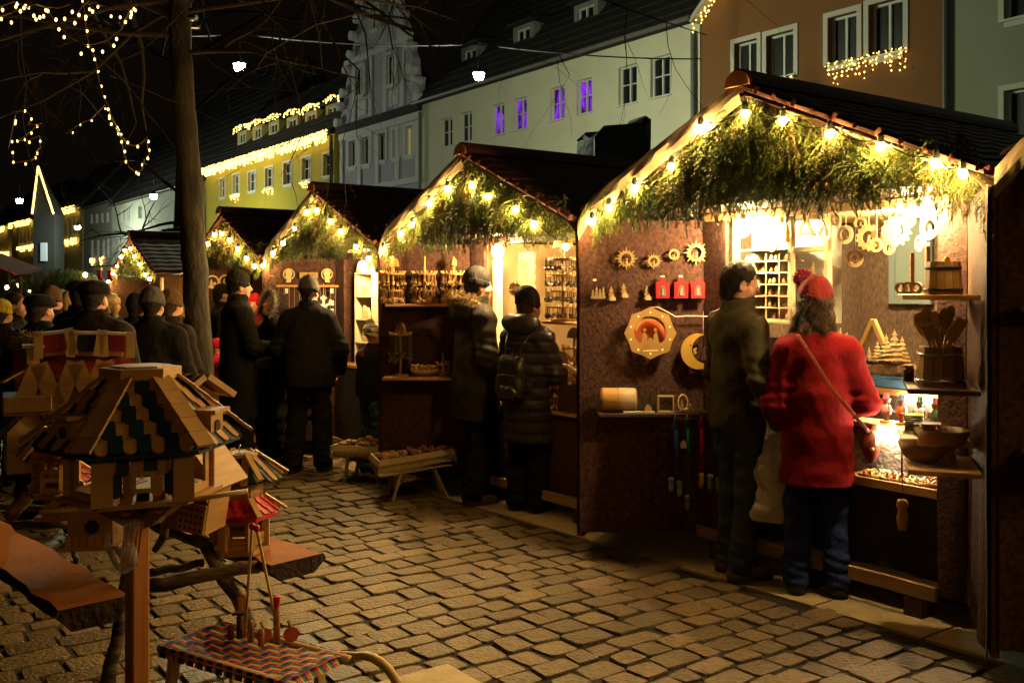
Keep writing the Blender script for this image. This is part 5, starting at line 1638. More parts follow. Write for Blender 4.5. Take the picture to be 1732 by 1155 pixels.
tree_lights("short cluster of fairy lights at the top left corner of the picture", [(0, 12), (25, 3), (45, 12), (60, 8), (75, 12), (100, 14), (118, 8), (130, 25), (140, 10), (150, 2), (165, 6)], 6.6, (.02, .06), .010, .06, 2)
tree_lights("long hanging string of fairy lights falling down left of the trunk", [(140, -10), (146, 55), (153, 84), (161, 100), (168, 140), (175, 165), (184, 182), (188, 200), (200, 220), (205, 240), (210, 262), (218, 283), (230, 292), (240, 288), (244, 270), (252, 262), (248, 245), (250, 232), (238, 243), (228, 247), (218, 245), (206, 232), (198, 216), (186, 192)], 7.8, (), .0095, .11, 3)
tree_lights("thin short string of fairy lights branching off the long one", [(112, 226), (125, 217), (138, 208), (153, 203), (163, 192), (178, 178)], 8.2, (), .007, .12, 4)
tree_lights("loose ball of fairy lights in the twigs above the spire", [(27, 190), (43, 187), (54, 198), (47, 212), (68, 210), (70, 208), (40, 232), (30, 238), (48, 238), (67, 230), (68, 250), (60, 258), (62, 266), (52, 272), (56, 270), (22, 276), (23, 254), (14, 252), (24, 204), (26, 195)], 9.5, (.02,), .0105, .15, 5)
tree_lights("few fairy lights on the twig right of the top swag", [(140, 8), (160, 6), (190, 16), (220, 16), (232, 8), (228, 4)], 7.2, (.02, .04), .009, .10, 6)
# spotlight fitting on the trunk
mb = MB(); p = rel(326, 30, TD - .15); 
mb.box(p, (.07, .07, .05), None, .01); mb.lathe([(.012, 0), (.035, .05), (.035, .06), (0, .06)], 10, p + Vector((.02, 0, -.03)), Matrix.Rotation(PI, 3, 'X')); 
tag(mb.build("floodlight", METAL, None, loc=(base.x, base.y, bz)), "small metal floodlight fixed to the right side of the tree trunk", "floodlight")
# ------------------------------------------------------------------ goods of the nearest stall
def arc(cx, cy, r, a0, a1, n): return [(cx + r * math.cos(a0 + (a1 - a0) * k / n), cy + r * math.sin(a0 + (a1 - a0) * k / n)) for k in range(n + 1)]
FRONT = Matrix(((1, 0, 0, 0), (0, 0, -1, 0), (0, 1, 0, 0), (0, 0, 0, 1)))     # a polygon drawn in XY stands up facing -y
def F_(y=0.0): return Matrix.Translation((0, y, 0)) @ FRONT
def circ(r, n=20, cx=0, cy=0): return [(cx + r * math.cos(2 * PI * k / n), cy + r * math.sin(2 * PI * k / n)) for k in range(n)]
def rot_of(i, extra=0.0): return RZ + extra
def on_left_door(i, px, py, off=.02):
    t, z = on_door(i, px, py, -1, off)
    p = door_pt(-1, t, off, z); return to_world(i, p.x, p.y, p.z)
DL = RZ + door_rz(-1); DR = RZ + door_rz(1)

CARVE = mat("carved_plywood", (.40, .26, .095), .5, (.30, .19, .065), 14, .5)
CARVEL = mat("pale_plywood", (.62, .47, .26), .5, (.52, .38, .19), 14, .5)  # paler plywood colour for the small carvings
def tree_poly(h, w):
    L = [(w * .5, 0), (w * .16, h * .32), (w * .36, h * .32), (w * .10, h * .62), (w * .25, h * .62), (0, h)]
    return L + [(-x, y) for x, y in L[-2::-1]]
def hang(mb, z0, z1, r=.0015, x=0.0, y=0.0): mb.tube([(x, y, z0), (x, y, z1)], r, 4)

# --- wreath ornaments on the door
def sun_wreath(px, py, R, label, spikes=8, rays=True):
    p = on_left_door(0, px, py, .022)
    t = thing("wreath_ornament", label, "ornament", p, DL, "carved round ornaments on the nearest stall's left door")
    mb = MB(); mb.ringprism(circ(R * .78, 32), circ(R * .52, 32), .006, F_())
    if rays:
        for k in range(16):
            a = 2 * PI * k / 16; r1 = R * (1.2 if k % 2 == 0 else .98); w = .13
            mb.prism([(R * .74 * math.cos(a - w), R * .74 * math.sin(a - w)), (R * .74 * math.cos(a + w), R * .74 * math.sin(a + w)), (r1 * math.cos(a), r1 * math.sin(a))][::1], .004, F_(-.001))
    else:
        for k in range(14): mb.ball((R * .78 * math.cos(k * .449), -.004, R * .78 * math.sin(k * .449)), R * .10, 6, 4)
    mb.build("carved_ring", CARVE, t)
    mb = MB(); mb.lathe([(R * .17, 0), (R * .13, R * .22), (R * .09, R * .34), (.0, R * .36)], 8, (0, -.004, -R * .50)); mb.ball((0, -.004, -R * .06), R * .13, 8, 6); mb.prism(tree_poly(R * .5, R * .3), .004, Matrix.Translation((-R * .25, 0, -R * .5)) @ F_()); mb.build("figure", CARVE, t)
    mb = MB(); hang(mb, R * .78, R * 1.5); mb.build("thread", CABLE, t)
for a in ((1058, 438, .060, "spiked round wreath ornament with a figure, leftmost on the brown door"), (1104, 442, .043, "small spiked round wreath ornament, second from the left on the brown door"),
          (1138, 431, .040, "plain round ring ornament with a figure, between two spiked ones", 8, False), (1175, 428, .066, "largest spiked sun wreath ornament, rightmost on the brown door")):
    sun_wreath(*a)
# --- small trees and a glass globe
p = on_left_door(0, 1010, 492, .03)
t = thing("glass_globe_ornament", "clear globe ornament with a pale carved village inside, at the door's left", "ornament", p, DL)
mb = MB(); mb.lathe([(0, -.055), (.04, -.05), (.056, -.02), (.056, .02), (.03, .05), (0, .056)], 16); mb.build("globe", GLASS, t, True)
mb = MB()
for x, h in ((-.03, .05), (-.008, .07), (.012, .055), (.032, .065)): mb.prism(tree_poly(h, .03), .004, Matrix.Translation((x, 0, -.04)) @ F_())
mb.box((0, 0, -.043), (.09, .02, .006)); mb.build("carved_village", CARVEL, t)
mb = MB(); mb.box((-.02, 0, .066), (.02, .012, .012)); mb.build("clip", WHITE, t)
for px, py, lab in ((1033, 495, "small carved tree ornament beside the globe ornament"), (1054, 490, "small carved tree ornament hanging a little higher, mid door"), (1093, 494, "small carved tree ornament just left of the red boxes")):
    p = on_left_door(0, px, py, .015)
    t = thing("tree_ornament", lab, "ornament", p, DL, "small carved tree ornaments on the brown door")
    mb = MB(); mb.prism(tree_poly(.085, .055), .006, Matrix.Translation((0, 0, -.045)) @ F_()); mb.build("carved_tree", CARVE, t)
    mb = MB(); mb.prism([(-.018, 0), (.018, 0), (.018, .016), (0, .034), (-.018, .016)], .014, Matrix.Translation((.008, -.004, -.048)) @ F_()); mb.build("carved_hut", CARVEL, t)
    mb = MB(); hang(mb, .04, .07); mb.build("thread", CABLE, t)
# --- red gift boxes with a window
REDBOX = mat("red_cardboard", (.52, .018, .022), .45)
for k, px in enumerate((1118, 1149, 1177)):
    p = on_left_door(0, px, 491, .022)
    t = thing("red_box", ("leftmost", "middle", "rightmost")[k] + " of three red boxes with a window hanging on the brown door", "box", p, DL, "red boxes hanging on the brown door")
    w, h = .082, .096
    mb = MB(); win = [(-.022, -.034), (.022, -.034), (.015, .022), (.006, .030), (-.006, .030), (-.015, .022)]
    out = [(-w / 2, -h / 2), (w / 2, -h / 2), (w / 2, h / 2 - .01), (w / 2, h / 2), (-w / 2, h / 2), (-w / 2, h / 2 - .01)]
    mb.ringprism(out, win, .004, F_(-.024))
    mb.box((0, .012, 0), (w, .028, h - .002)); 
    mb.box((0, -.0255, h / 2 + .012), (.03, .003, .024)); mb.build("carton", REDBOX, t)
    mb = MB(); mb.prism([(x * .98, y * .98) for x, y in win], .001, F_(-.0275)); mb.build("window", mat("box_window", (.16, .12, .10), .15), t)
    mb = MB(); mb.prism([(-.010, -.03), (.010, -.03), (.006, .0), (.004, .012), (-.004, .012), (-.006, .0)], .004, F_(-.0285)); mb.build("figure", mat("dim_tin_figure", (.26, .22, .17), .4), t)
    if k < 2:
        mb = MB(); mb.box((0, -.004, h / 2 + .036), (.026, .012, .012), None, .003); mb.build("clip", WHITE, t)
# --- lit eight-pointed nativity picture
p = on_left_door(0, 1096, 562, .05)
t = thing("nativity_light_picture", "eight pointed wooden light picture with a cut out nativity scene, lit from inside", "light picture", p, DL)
out = []
for k in range(8):
    a = PI / 2 + 2 * PI * k / 8
    out.append((.158 * math.cos(a), .158 * math.sin(a)))
    b = a + PI / 8; out.append((.142 * math.cos(b), .142 * math.sin(b)))
out = [p_ for k in range(16) for p_ in (out[k], ((out[k][0] + out[(k + 1) % 16][0]) / 2, (out[k][1] + out[(k + 1) % 16][1]) / 2))]
inn = []
for k in range(32):
    a = PI / 2 + 2 * PI * k / 32; x, y = .098 * math.cos(a), .094 * math.sin(a) + .008
    inn.append((x, max(-.058, y)))
STARW = mat("nativity_plywood_front", (.50, .30, .10), .5, (.42, .24, .075), 9, .5)
mb = MB(); mb.ringprism(out, inn, .006, F_()); mb.build("front_plate", STARW, t)
mb = MB()
for q in (-1, 1):
    mb.prism([(q * x, y) for x, y in ((.012, -.058), (.052, -.058), (.046, -.01), (.036, .012), (.028, -.005), (.018, -.02), (.02, -.04))][::q], .004, F_(.004))
    mb.prism(circ(.010, 10, q * .032, .020), .004, F_(.0041))
mb.prism(circ(.015, 12, 0, -.044), .004, F_(.0042)); mb.prism([(-.03, -.058), (.03, -.058), (.022, -.046), (-.022, -.046)], .004, F_(.0045))
mb.build("figures", STARW, t)
mb = MB(); mb.prism([(x * 1.0, y) for x, y in arc(0, .008, .094, PI * .05, PI * .95, 14)] + arc(0, -.005, .082, PI * .95, PI * .05, 14), .004, F_(.0046)); mb.build("palm_arch", STARW, t)
mb = MB(); mb.prism(circ(.115, 24), .004, F_(.040)); mb.build("backing", mat("red_brown_backing", (.35, .08, .03), .6), t)
star5 = lambda r: [((r if k % 2 == 0 else r * .42) * math.cos(PI / 2 + k * PI / 5), (r if k % 2 == 0 else r * .42) * math.sin(PI / 2 + k * PI / 5)) for k in range(10)]
GLOW = mat("glowing_star_opening", (1, .7, .4), .4, emit=(1, .55, .18), estr=1.1)
mb = MB()
for k in range(10):
    a = PI / 2 + 2 * PI * k / 10 + .0; mb.prism(star5(.0085), .0012, Matrix.Translation((.124 * math.cos(a), 0, .124 * math.sin(a))) @ F_(-.006))
mb.prism([(-.045, -.108), (.045, -.106), (.045, -.103), (-.045, -.105)], .0012, F_(-.006))
mb.build("star_cutouts", GLOW, t)
mb = MB()
for k in range(7):
    a = PI * (.1 + .8 * k / 6); mb.ball((.085 * math.cos(a), .022, .008 + .08 * math.sin(a)), .005, 6, 4)
mb.build("bulbs", mat("lit_tiny_lamp", (1, .6, .3), .4, emit=(1, .42, .12), estr=42), t)
# white cable from the picture
pts = [on_left_door(0, x, y, .03) for x, y in ((1096, 520), (1110, 519), (1126, 527), (1140, 535), (1158, 534), (1180, 534), (1196, 535))]
pts += [to_world(0, *[(a, -.06, b) for a, b in (on_plane(0, x, y, -.06),)][0]) for x, y in ((1202, 529), (1214, 524), (1228, 513))]
mb = MB(); mb.tube(pts, .0035, 6); tag(mb.build("extension_lead", WHITECAB, None, True), "white power cord looping from the nativity light picture to the stall", "cable")
# --- crescent moon with a hut
p = on_left_door(0, 1178, 593, .03)
t = thing("moon_decoration", "yellow crescent moon decoration with a dark hut in its curve", "decoration", p, DL)
R = .108
cr = arc(0, 0, R, PI * .42, PI * 1.93, 26) + arc(R * .42, R * .12, R * .80, PI * 1.80, PI * .56, 22)
MOON = mat("yellow_varnished_wood", (.58, .36, .07), .45, (.50, .30, .05), 9, .5)
mb = MB(); mb.prism(cr, .014, F_()); mb.build("crescent", MOON, t)
mb = MB(); mb.prism([(-.012, .006), (.012, .012), (.004, -.006), (.012, -.018), (-.004, -.03)][::-1], .014, Matrix.Translation((-.022, 0, .01)) @ F_(-.0006)); mb.build("nose", MOON, t)
mb = MB(); mb.ball((-.048, -.016, .038), .005, 8, 5); mb.build("eye", BLACKM, t)
mb = MB(); mb.prism([(-.032, -.045), (.034, -.045), (.034, .004), (.052, .004), (0, .045), (-.048, .004), (-.032, .004)], .02, Matrix.Translation((.045, .004, -.01)) @ F_()); mb.build("hut", DARKWOOD, t)
mb = MB(); mb.ball((.062, -.016, -.045), .014, 8, 6); mb.box((.062, -.016, -.068), (.03, .02, .03), None, .004); mb.build("figure", CARVE, t)
mb = MB(); hang(mb, R * .95, R * .95 + .14, .0012, .03); mb.build("string", WHITECAB, t)
# --- shelf on the door with goods
tl, zs = on_door(0, 1012, 686, -1, .15)
zs = .93
tA, _ = on_door(0, 1008, 686, -1, .02); tB, _ = on_door(0, 1192, 690, -1, .02)
def door_world(i, side, t_, off, z):
    p = door_pt(side, t_, off, z); return to_world(i, p.x, p.y, p.z)
par = STALLS[0]
def door_shelf(par, i, side, t0, t1, z, depth=.16, m=DARKWOOD, th=.022):
    q = door_pt(side, (t0 + t1) / 2, depth / 2 + .01, z)
    mb = MB(); mb.box((0, 0, -th / 2), (abs(t1 - t0), depth, th), None, .003)
    mb.build("shelf", m, par, loc=q, rot=(0, 0, door_rz(side)))
_, zsh = on_door(0, 1100, 688, -1, .16)
door_shelf(par, 0, -1, min(tA, tB), max(tA, tB), zsh, .16)
def on_shelf(px, off=.09):
    tt, _ = on_door(0, px, 684, -1, off); return door_world(0, -1, tt, off, zsh + .0005)
t = thing("wooden_drum", "pale wooden drum lying on its side on the door shelf, wrapped in film", "drum", on_shelf(1040), DL)
mb = MB(); mb.lathe([(0, -.105), (.066, -.105), (.072, -.09), (.070, .09), (.066, .105), (0, .105)], 24, (0, 0, .073), Matrix.Rotation(PI / 2, 3, 'Y')); mb.build("drum_body", PINE, t, True)
mb = MB(); mb.lathe([(.074, -.01), (.076, .02), (.074, .107)], 24, (0, 0, .073), Matrix.Rotation(PI / 2, 3, 'Y')); mb.build("film_wrap", SACK, t, True)
t = thing("tree_group", "dark little fir trees with a pale hut on the door shelf", "ornament", on_shelf(1085), DL)
mb = MB()
for x, h in ((-.035, .085), (.0, .10), (.045, .105)): mb.prism(tree_poly(h, .05), .008, Matrix.Translation((x, .01 * (x > 0), 0)) @ F_())
mb.build("trees", mat("dark_green_wood", (.05, .05, .025), .6), t)
mb = MB(); mb.prism([(-.02, 0), (.02, 0), (.02, .03), (0, .05), (-.02, .03)], .02, Matrix.Translation((.012, -.02, 0)) @ F_()); mb.build("hut", CARVEL, t)
t = thing("box_frame", "small square white box frame with a house shape inside, on the door shelf", "box frame", on_shelf(1118), DL)
mb = MB(); mb.ringprism([(-.048, 0), (.048, 0), (.048, .098), (-.048, .098)], [(-.041, .007), (.041, .007), (.041, .091), (-.041, .091)], .04, F_(.02)); mb.build("frame", CARVEL, t)
mb = MB(); mb.prism([(-.04, .008), (.04, .008), (.04, .09), (-.04, .09)], .004, F_(.018)); mb.build("back_panel", mat("olive_panel", (.26, .20, .07), .6), t)
mb = MB(); mb.ringprism([(-.03, .05), (0, .075), (.03, .05), (.03, .045)], [(-.024, .048), (0, .066), (.024, .048), (.024, .046)], .006, F_(.006)); mb.prism([(-.022, .02), (0, .04), (.022, .02), (.015, .02), (0, .032), (-.015, .02)][::-1], .006, F_(.0055)); mb.build("house_shape", DARKWOOD, t)
t = thing("oval_ornament", "upright pale oval ring with carved trees, rightmost on the door shelf", "ornament", on_shelf(1146), DL)
mb = MB(); mb.ringprism([(.032 * math.cos(a), .058 + .05 * math.sin(a)) for a in np.linspace(0, 2 * PI, 24, False)], [(.025 * math.cos(a), .058 + .042 * math.sin(a)) for a in np.linspace(0, 2 * PI, 24, False)], .012, F_()); mb.build("oval_ring", CARVEL, t)
mb = MB(); mb.prism(tree_poly(.06, .03), .008, Matrix.Translation((-.005, .0, .015)) @ F_()); mb.box((.03, 0, .012), (.06, .04, .02), None, .003); mb.prism([(.035, 0), (.055, 0), (.055, .035), (.045, .05), (.035, .035)], .02, F_()); mb.build("carving", CARVE, t)
t = thing("price_card", "flat white card with a red edge lying at the front of the door shelf", "card", on_shelf(1070, .145), DL)
mb = MB(); mb.box((0, 0, .006), (.19, .022, .010), None, .002); mb.build("card", WHITE, t)
mb = MB(); mb.box((.04, -.004, .0125), (.05, .008, .002)); mb.build("red_print", REDBOX, t)
# --- cords with wooden toggles hanging from the shelf edge
COLS = {"blue": (.02, .07, .42), "green": (.01, .20, .06), "red": (.45, .02, .03), "light blue": (.02, .16, .50)}
SAGE = mat("sage_green_painted_wood", (.20, .28, .17), .5); OCH = mat("ochre_painted_wood", (.55, .30, .03), .5); OLV = mat("olive_painted_wood", (.16, .18, .03), .5)
for px, yk, yt, cname, tm, two, lab in ((1126, 738, 800, "blue", SAGE, True, "blue cord with a pair of sage green wooden figures, leftmost of the hanging cords"), (1145, 735, 825, "green", OLV, False, "green cord with an olive wooden figure, second of the hanging cords"),
        (1167, 735, 790, "red", OCH, False, "red cord with an ochre wooden figure, third of the hanging cords"), (1188, 735, 795, "light blue", SAGE, True, "light blue cord with a pair of sage figures, rightmost of the hanging cords")):
    p = on_left_door(0, px, 692, .178)
    t = thing("skipping_rope", lab, "skipping rope", p, DL, "skipping ropes hanging from the door shelf")
    cm = mat(cname.replace(" ", "_") + "_cord", COLS[cname], .7)
    _, z0 = on_door(0, px, 692, -1, .178); _, zk = on_door(0, px, yk, -1, .178); _, zt = on_door(0, px, yt, -1, .178)
    dk, dt = zk - z0, zt - z0
    mb = MB(); mb.tube([(0, 0, .01), (-.008, -.002, -.03), (-.006, 0, dk), (.003, 0, dk * .6), (.008, 0, -.03), (0, 0, .01)], .004, 6)
    mb.tube([(.004, -.004, dk * .45), (.008, -.005, dk), (.012, -.004, dk - .055)], .011, 7)
    mb.tube([(-.004, 0, dk), (-.006, .0, dt * .6), (-.004, 0, dt + .05)], .0022, 4); mb.tube([(.008, 0, dk - .04), (.012, .0, dt * .7), (.010, 0, dt + .05)], .0022, 4)
    mb.build("cord", cm, t, True)
    for q in ((-1, 1) if two else (0,)):
        mb = MB(); mb.lathe([(0, -.055), (.012, -.055), (.017, -.02), (.012, .006), (.019, .018), (.015, .032), (0, .038)], 10, (q * .024, 0, dt + .0 - .01 * q)); mb.build("handle", tm, t, True)
    if cname == "green":
        mb = MB(); mb.prism([(-.018, -.025), (.018, -.025), (.018, .008), (0, .024), (-.018, .008)], .002, Matrix.Translation((-.022, -.006, dk + .0)) @ F_()); mb.build("price_tag", WHITE, t)

# --- glazed cabinet with rows of compartments at the left of the opening
ya = .05
xa, zt_ = on_plane(0, 1243, 372, ya); xb, _ = on_plane(0, 1404, 372, ya); _, zb0 = on_plane(0, 1320, 548, ya)
W, H = xb - xa, zt_ - zb0
cab_ = thing("display_cabinet", "glowing pale display cabinet of small compartments behind the man and woman", "cabinet", to_world(0, xa, ya, zb0), RZ)
mb = MB()
for x in (.012, W * .62, W - .012): board(mb, x - .013, x + .013, -.02, .02, 0, H)
board(mb, 0, W, -.019, .019, H - .025, H); board(mb, 0, W, -.018, .019, 0, .02); board(mb, W * .62, W, -.0175, .018, H * .66, H * .66 + .03); mb.build("frame", CREAMW, cab_)
mb = MB(); mb.quad((.02, .13, .01), (W - .02, .13, .01), (W - .02, .13, H - .02), (.02, .13, H - .02)); mb.build("back_panel", mat("pale_blue_white_panel", (.62, .64, .60), .6), cab_)
rows = 7
for k in range(rows):
    z = .02 + H * .66 * k / (rows - 1)
    mb = MB(); board(mb, .026, W * .62 - .014, .022, .128, z, z + .008, 0); mb.build("shelf", CREAMW, cab_)
for k in range(1, 4):
    x = .026 + (W * .62 - .04) * k / 4
    mb = MB(); board(mb, x - .003, x + .003, .024, .126, .028, H * .66, 0); mb.build("divider", CREAMW, cab_)
rr = random.Random(3)
small = MB()
for k in range(rows - 1):
    for c in range(4):
        x = .026 + (W * .62 - .04) * (c + .5) / 4; z = .02 + H * .66 * k / (rows - 1) + .008
        for q in range(3):
            s = rr.uniform(.010, .018); small.lathe([(s * .8, 0), (s, s), (s * .5, s * 2), (0, s * 2.6)], 7, (x + (q - 1) * .032, rr.uniform(.04, .09), z))
sm = small.build("miniatures", CARVEL, cab_); sm["kind"] = "stuff"
mb = MB(); 
for c in range(7): mb.prism(tree_poly(rr.uniform(.05, .1), .045), .006, Matrix.Translation((W * .66 + .03 * c, .10 - .01 * c % .03, .02 + .12 * (c % 3))) @ F_())
mb.build("cut_out_trees", CARVEL, cab_)
# hanging ornaments in the opening
def ring_orn(px, py, R, label, y=.02, pend=True, spikes=False, star=False):
    x, z = on_plane(0, px, py, y)
    t = thing("ring_ornament", label, "ornament", to_world(0, x, y, z), RZ + rng.uniform(-.5, .3), "pale ring ornaments hanging in the nearest stall")
    mb = MB()
    if spikes:
        o_ = [((R * (1.25 if k % 2 else 1.0)) * math.cos(2 * PI * k / 28), (R * (1.25 if k % 2 else 1.0)) * math.sin(2 * PI * k / 28)) for k in range(28)]
    else: o_ = circ(R, 28)
    mb.ringprism(o_, circ(R * .62, 28), .010, F_()); mb.build("ring", CARVEL, t)
    mb = MB()
    if star: mb.prism(star5(R * .5), .006, F_())
    else:
        mb.prism(tree_poly(R * .8, R * .5), .006, Matrix.Translation((0, 0, -R * .55)) @ F_()); mb.ball((R * .2, -.003, -R * .35), R * .16, 7, 5)
    mb.build("inner_figure", CARVEL, t)
    mb = MB(); hang(mb, R, 2.03 - z, .002); mb.build("ribbon", CREAMW, t)
for a in ((1397, 393, .050, "pale ring ornament hanging in front of the cabinet's right edge"), (1431, 397, .050, "pale ring ornament hanging just right of the cabinet"),
          (1447, 437, .048, "lowest hanging pale ring ornament, over the woman's red hat", .10, True, False, True), (1470, 402, .058, "spiked pale ring ornament left of the cluster", .05, True, True),
          (1492, 393, .062, "spiked pale ring ornament in the middle of the cluster", .12, True, True), (1517, 390, .066, "large spiked pale wreath ornament right of the cluster", .03, True, True),
          (1540, 372, .040, "small pale ring ornament between the wreath and the tube lamp", .06), (1483, 415, .036, "small star ring ornament under the spiked pair", .0, True, False, True), (1505, 420, .034, "small ring ornament low under the big wreath", .02), (1456, 378, .034, "small ring ornament high beside the cluster", .08), (1415, 372, .032, "small star ring ornament high right of the cabinet", .06, True, False, True), (1558, 412, .040, "star ring ornament low before the mirror", .0, True, False, True),
          (1574, 385, .060, "large pale ring ornament under the tube lamp", .10), (1592, 368, .045, "small pale ring ornament beside the right post", .04),
          (1290, 405, .042, "pale ring ornament hanging before the cabinet, left one", .0), (1308, 412, .046, "pale ring ornament hanging before the cabinet, right one", .0)):
    ring_orn(*a)
x, z = on_plane(0, 1363, 383, .02)
t = thing("tree_ornament", "pale tree shaped ornament with beaded edge hanging in the cabinet opening", "ornament", to_world(0, x, .02, z), RZ)
mb = MB(); mb.ringprism([(-.055, -.05), (.055, -.05), (.0, .07)], [(-.03, -.033), (.03, -.033), (0, .03)], .008, F_())
for q in (-1, 1):
    for k in range(7): mb.ball((q * (.058 - .009 * k), 0, -.048 + .018 * k), .008, 6, 4)
mb.build("frame", CARVEL, t); mb = MB(); hang(mb, .065, 2.03 - z, .002); mb.build("ribbon", CREAMW, t)
for k, (px, py, h) in enumerate(((1332, 395, .11), (1322, 372, .04))):
    x, z = on_plane(0, px, py, .01)
    t = thing("hanging_figure", ("long ochre pendant figure hanging in front of the cabinet", "small ochre pendant figure above the long one")[k], "ornament", to_world(0, x, .01, z), RZ)
    mb = MB(); mb.lathe([(0, -h / 2), (.014, -h * .4), (.010, -.01), (.016, .0), (.009, h * .3), (0, h / 2)], 8); mb.build("figure", OCH, t, True); mb = MB(); hang(mb, h / 2, 2.03 - z, .0015); mb.build("thread", WHITECAB, t)

# --- counter, steps and trays
st = STALLS[0]
mb = MB(); board(mb, -.80, .80, .345, .70, 1.035, 1.07); mb.build("counter_board", PINEX, st)
mb = MB(); board(mb, -.80, .80, .155, .35, .875, .90); mb.build("display_shelf", CREAMW, st)
cloth_panel(1.5, .26, .01, .006, seed=71).build("skirt_cloth", mat("grey_fleece", (.20, .19, .18), .95, (.11, .10, .10), 30, .5, bump=1.2, bscale=40), st, loc=(-.75, .168, .62))
cloth_panel(1.5, .16, .01, .003, seed=72).build("backing_cloth", BLACKCLOTH, st, loc=(-.75, .355, .905))
mb = MB(); board(mb, -.70, .68, .0, .19, .595, .62); mb.build("front_tray_board", PINEX, st)
mb = MB(); board(mb, -.70, .68, -.018, -.001, .60, .645); mb.build("tray_edge", PINEX, st)
cloth_panel(1.42, .40, .01, .012, seed=73).build("skirt_cloth", BLACKCLOTH, st, loc=(-.74, .012, .195))
def put(px, y, z):
    """world point on a horizontal board (local height z, depth y) under pixel column px"""
    x, _ = on_plane(0, px, 500, y); return to_world(0, x, y, z)
# blue compartment tray on the counter
BLUEP = mat("blue_plastic", (.05, .14, .30), .35)
t = thing("compartment_tray", "blue plastic tray with small compartments on the counter, right of the woman", "tray", put(1503, .47, 1.071), RZ)
mb = MB(); W_, D_ = .42, .24
board(mb, -W_ / 2, W_ / 2, -D_ / 2, D_ / 2, 0, .008, 0)
for k in range(6): x = -W_ / 2 + W_ * k / 5; board(mb, x - .003, x + .003, -D_ / 2, D_ / 2, .008, .045, 0)
for k in range(4): y = -D_ / 2 + D_ * k / 3; board(mb, -W_ / 2, W_ / 2, y - .0032, y + .0032, .0082, .0445, 0)
mb.build("tray", BLUEP, t)
mb = MB()
for k in range(5):
    for j in range(3):
        for q in range(4): mb.box((-W_ / 2 + W_ * (k + .5) / 5 + rr.uniform(-.02, .02), -D_ / 2 + D_ * (j + .5) / 3 + rr.uniform(-.02, .02), .014 + .004 * q), (.03, .016, .006), Matrix.Rotation(rr.uniform(0, 3), 3, 'Z'))
o_ = mb.build("small_pieces", CARVEL, t); o_["kind"] = "stuff"
# bark slab with pale carved trees and an A-shaped frame
t = thing("bark_slab", "long rough bark slab carrying the row of pale trees on the counter", "bark slab", put(1500, .66, 1.071), RZ)
f = Field((-.3, -.07, 0), (.3, .07, .13), .012); f.cap((-.24, 0, .06), (.24, 0, .06), .055, .055, .02, (1, 1, 1)); f.folds(.010, 70, 3); link("slab", f.mesh("slab", mat("brown_bark", (.20, .12, .06), .95, (.08, .045, .025), 25, .5, bump=1, bscale=50)), t)
for k, (px, h, y) in enumerate(((1484, .13, .63), (1499, .17, .65), (1513, .20, .63), (1526, .16, .66), (1470, .09, .64))):
    t = thing("wooden_tree", ("round turned pale wooden tree with shaved branches, ") + ("second from the left", "third from the left", "tallest of the row", "rightmost of the row", "smallest, leftmost of the row")[k], "ornament", put(px, y, 1.183), RZ, "pale shaved wooden trees on the bark slab")
    mb = MB(); n = 6
    for j in range(n):
        r0 = h * .30 * (1 - j / (n + .6)); z = h * .10 + h * .85 * j / n
        mb.lathe([(r0 * .35, z), (r0, z + .002), (r0 * .9, z + h * .03), (r0 * .3, z + h * .13)], 12)
    mb.lathe([(h * .05, 0), (h * .05, h * .12), (.002, h)], 8); mb.build("tree", CARVEL, t)
t = thing("a_frame_stable", "A shaped pale wooden stable frame standing behind the woman's shoulder", "ornament", put(1477, .69, 1.071), RZ + .3)
mb = MB()
for q in (-1, 1): mb.bar((q * .11, 0, .10), (0, 0, .36), .06, .022)
mb.build("roof_bars", PALE, t); mb = MB(); mb.bar((-.12, 0, .10), (.12, 0, .10), .07, .012); mb.bar((-.09, 0, 0), (-.09, 0, .1), .02, .02); mb.bar((.09, 0, 0), (.09, 0, .1), .02, .02); mb.build("base", PALE, t)
t = thing("carved_star_fan", "pale carved wooden fan star standing beside the woman's hat", "ornament", put(1416, .25, 1.30), RZ)
mb = MB(); mb.prism([((.10 if k % 2 else .06) * math.cos(2 * PI * k / 24), (.10 if k % 2 else .06) * math.sin(2 * PI * k / 24)) for k in range(24)], .01, F_()); mb.box((0, .0, -.165), (.03, .03, .14)); mb.build("fan", CARVEL, t)
# ochre paper garland low in the cabinet with blue panel
t = thing("blue_backed_display", "blue panel with ochre zigzag cut outs under the cabinet", "display", put(1325, .12, 1.071), RZ)
mb = MB(); mb.box((0, .03, .13), (.36, .01, .26)); mb.build("panel", mat("light_blue_card", (.16, .26, .50), .6), t)
mb = MB(); mb.prism([(-.17, 0)] + [(.17, 0)] + [(.17 - .34 * k / 16, .10 + .08 * math.sin(PI * k / 16) + (.02 if k % 2 else 0)) for k in range(17)], .01, F_()); mb.build("zigzag", OCH, t)
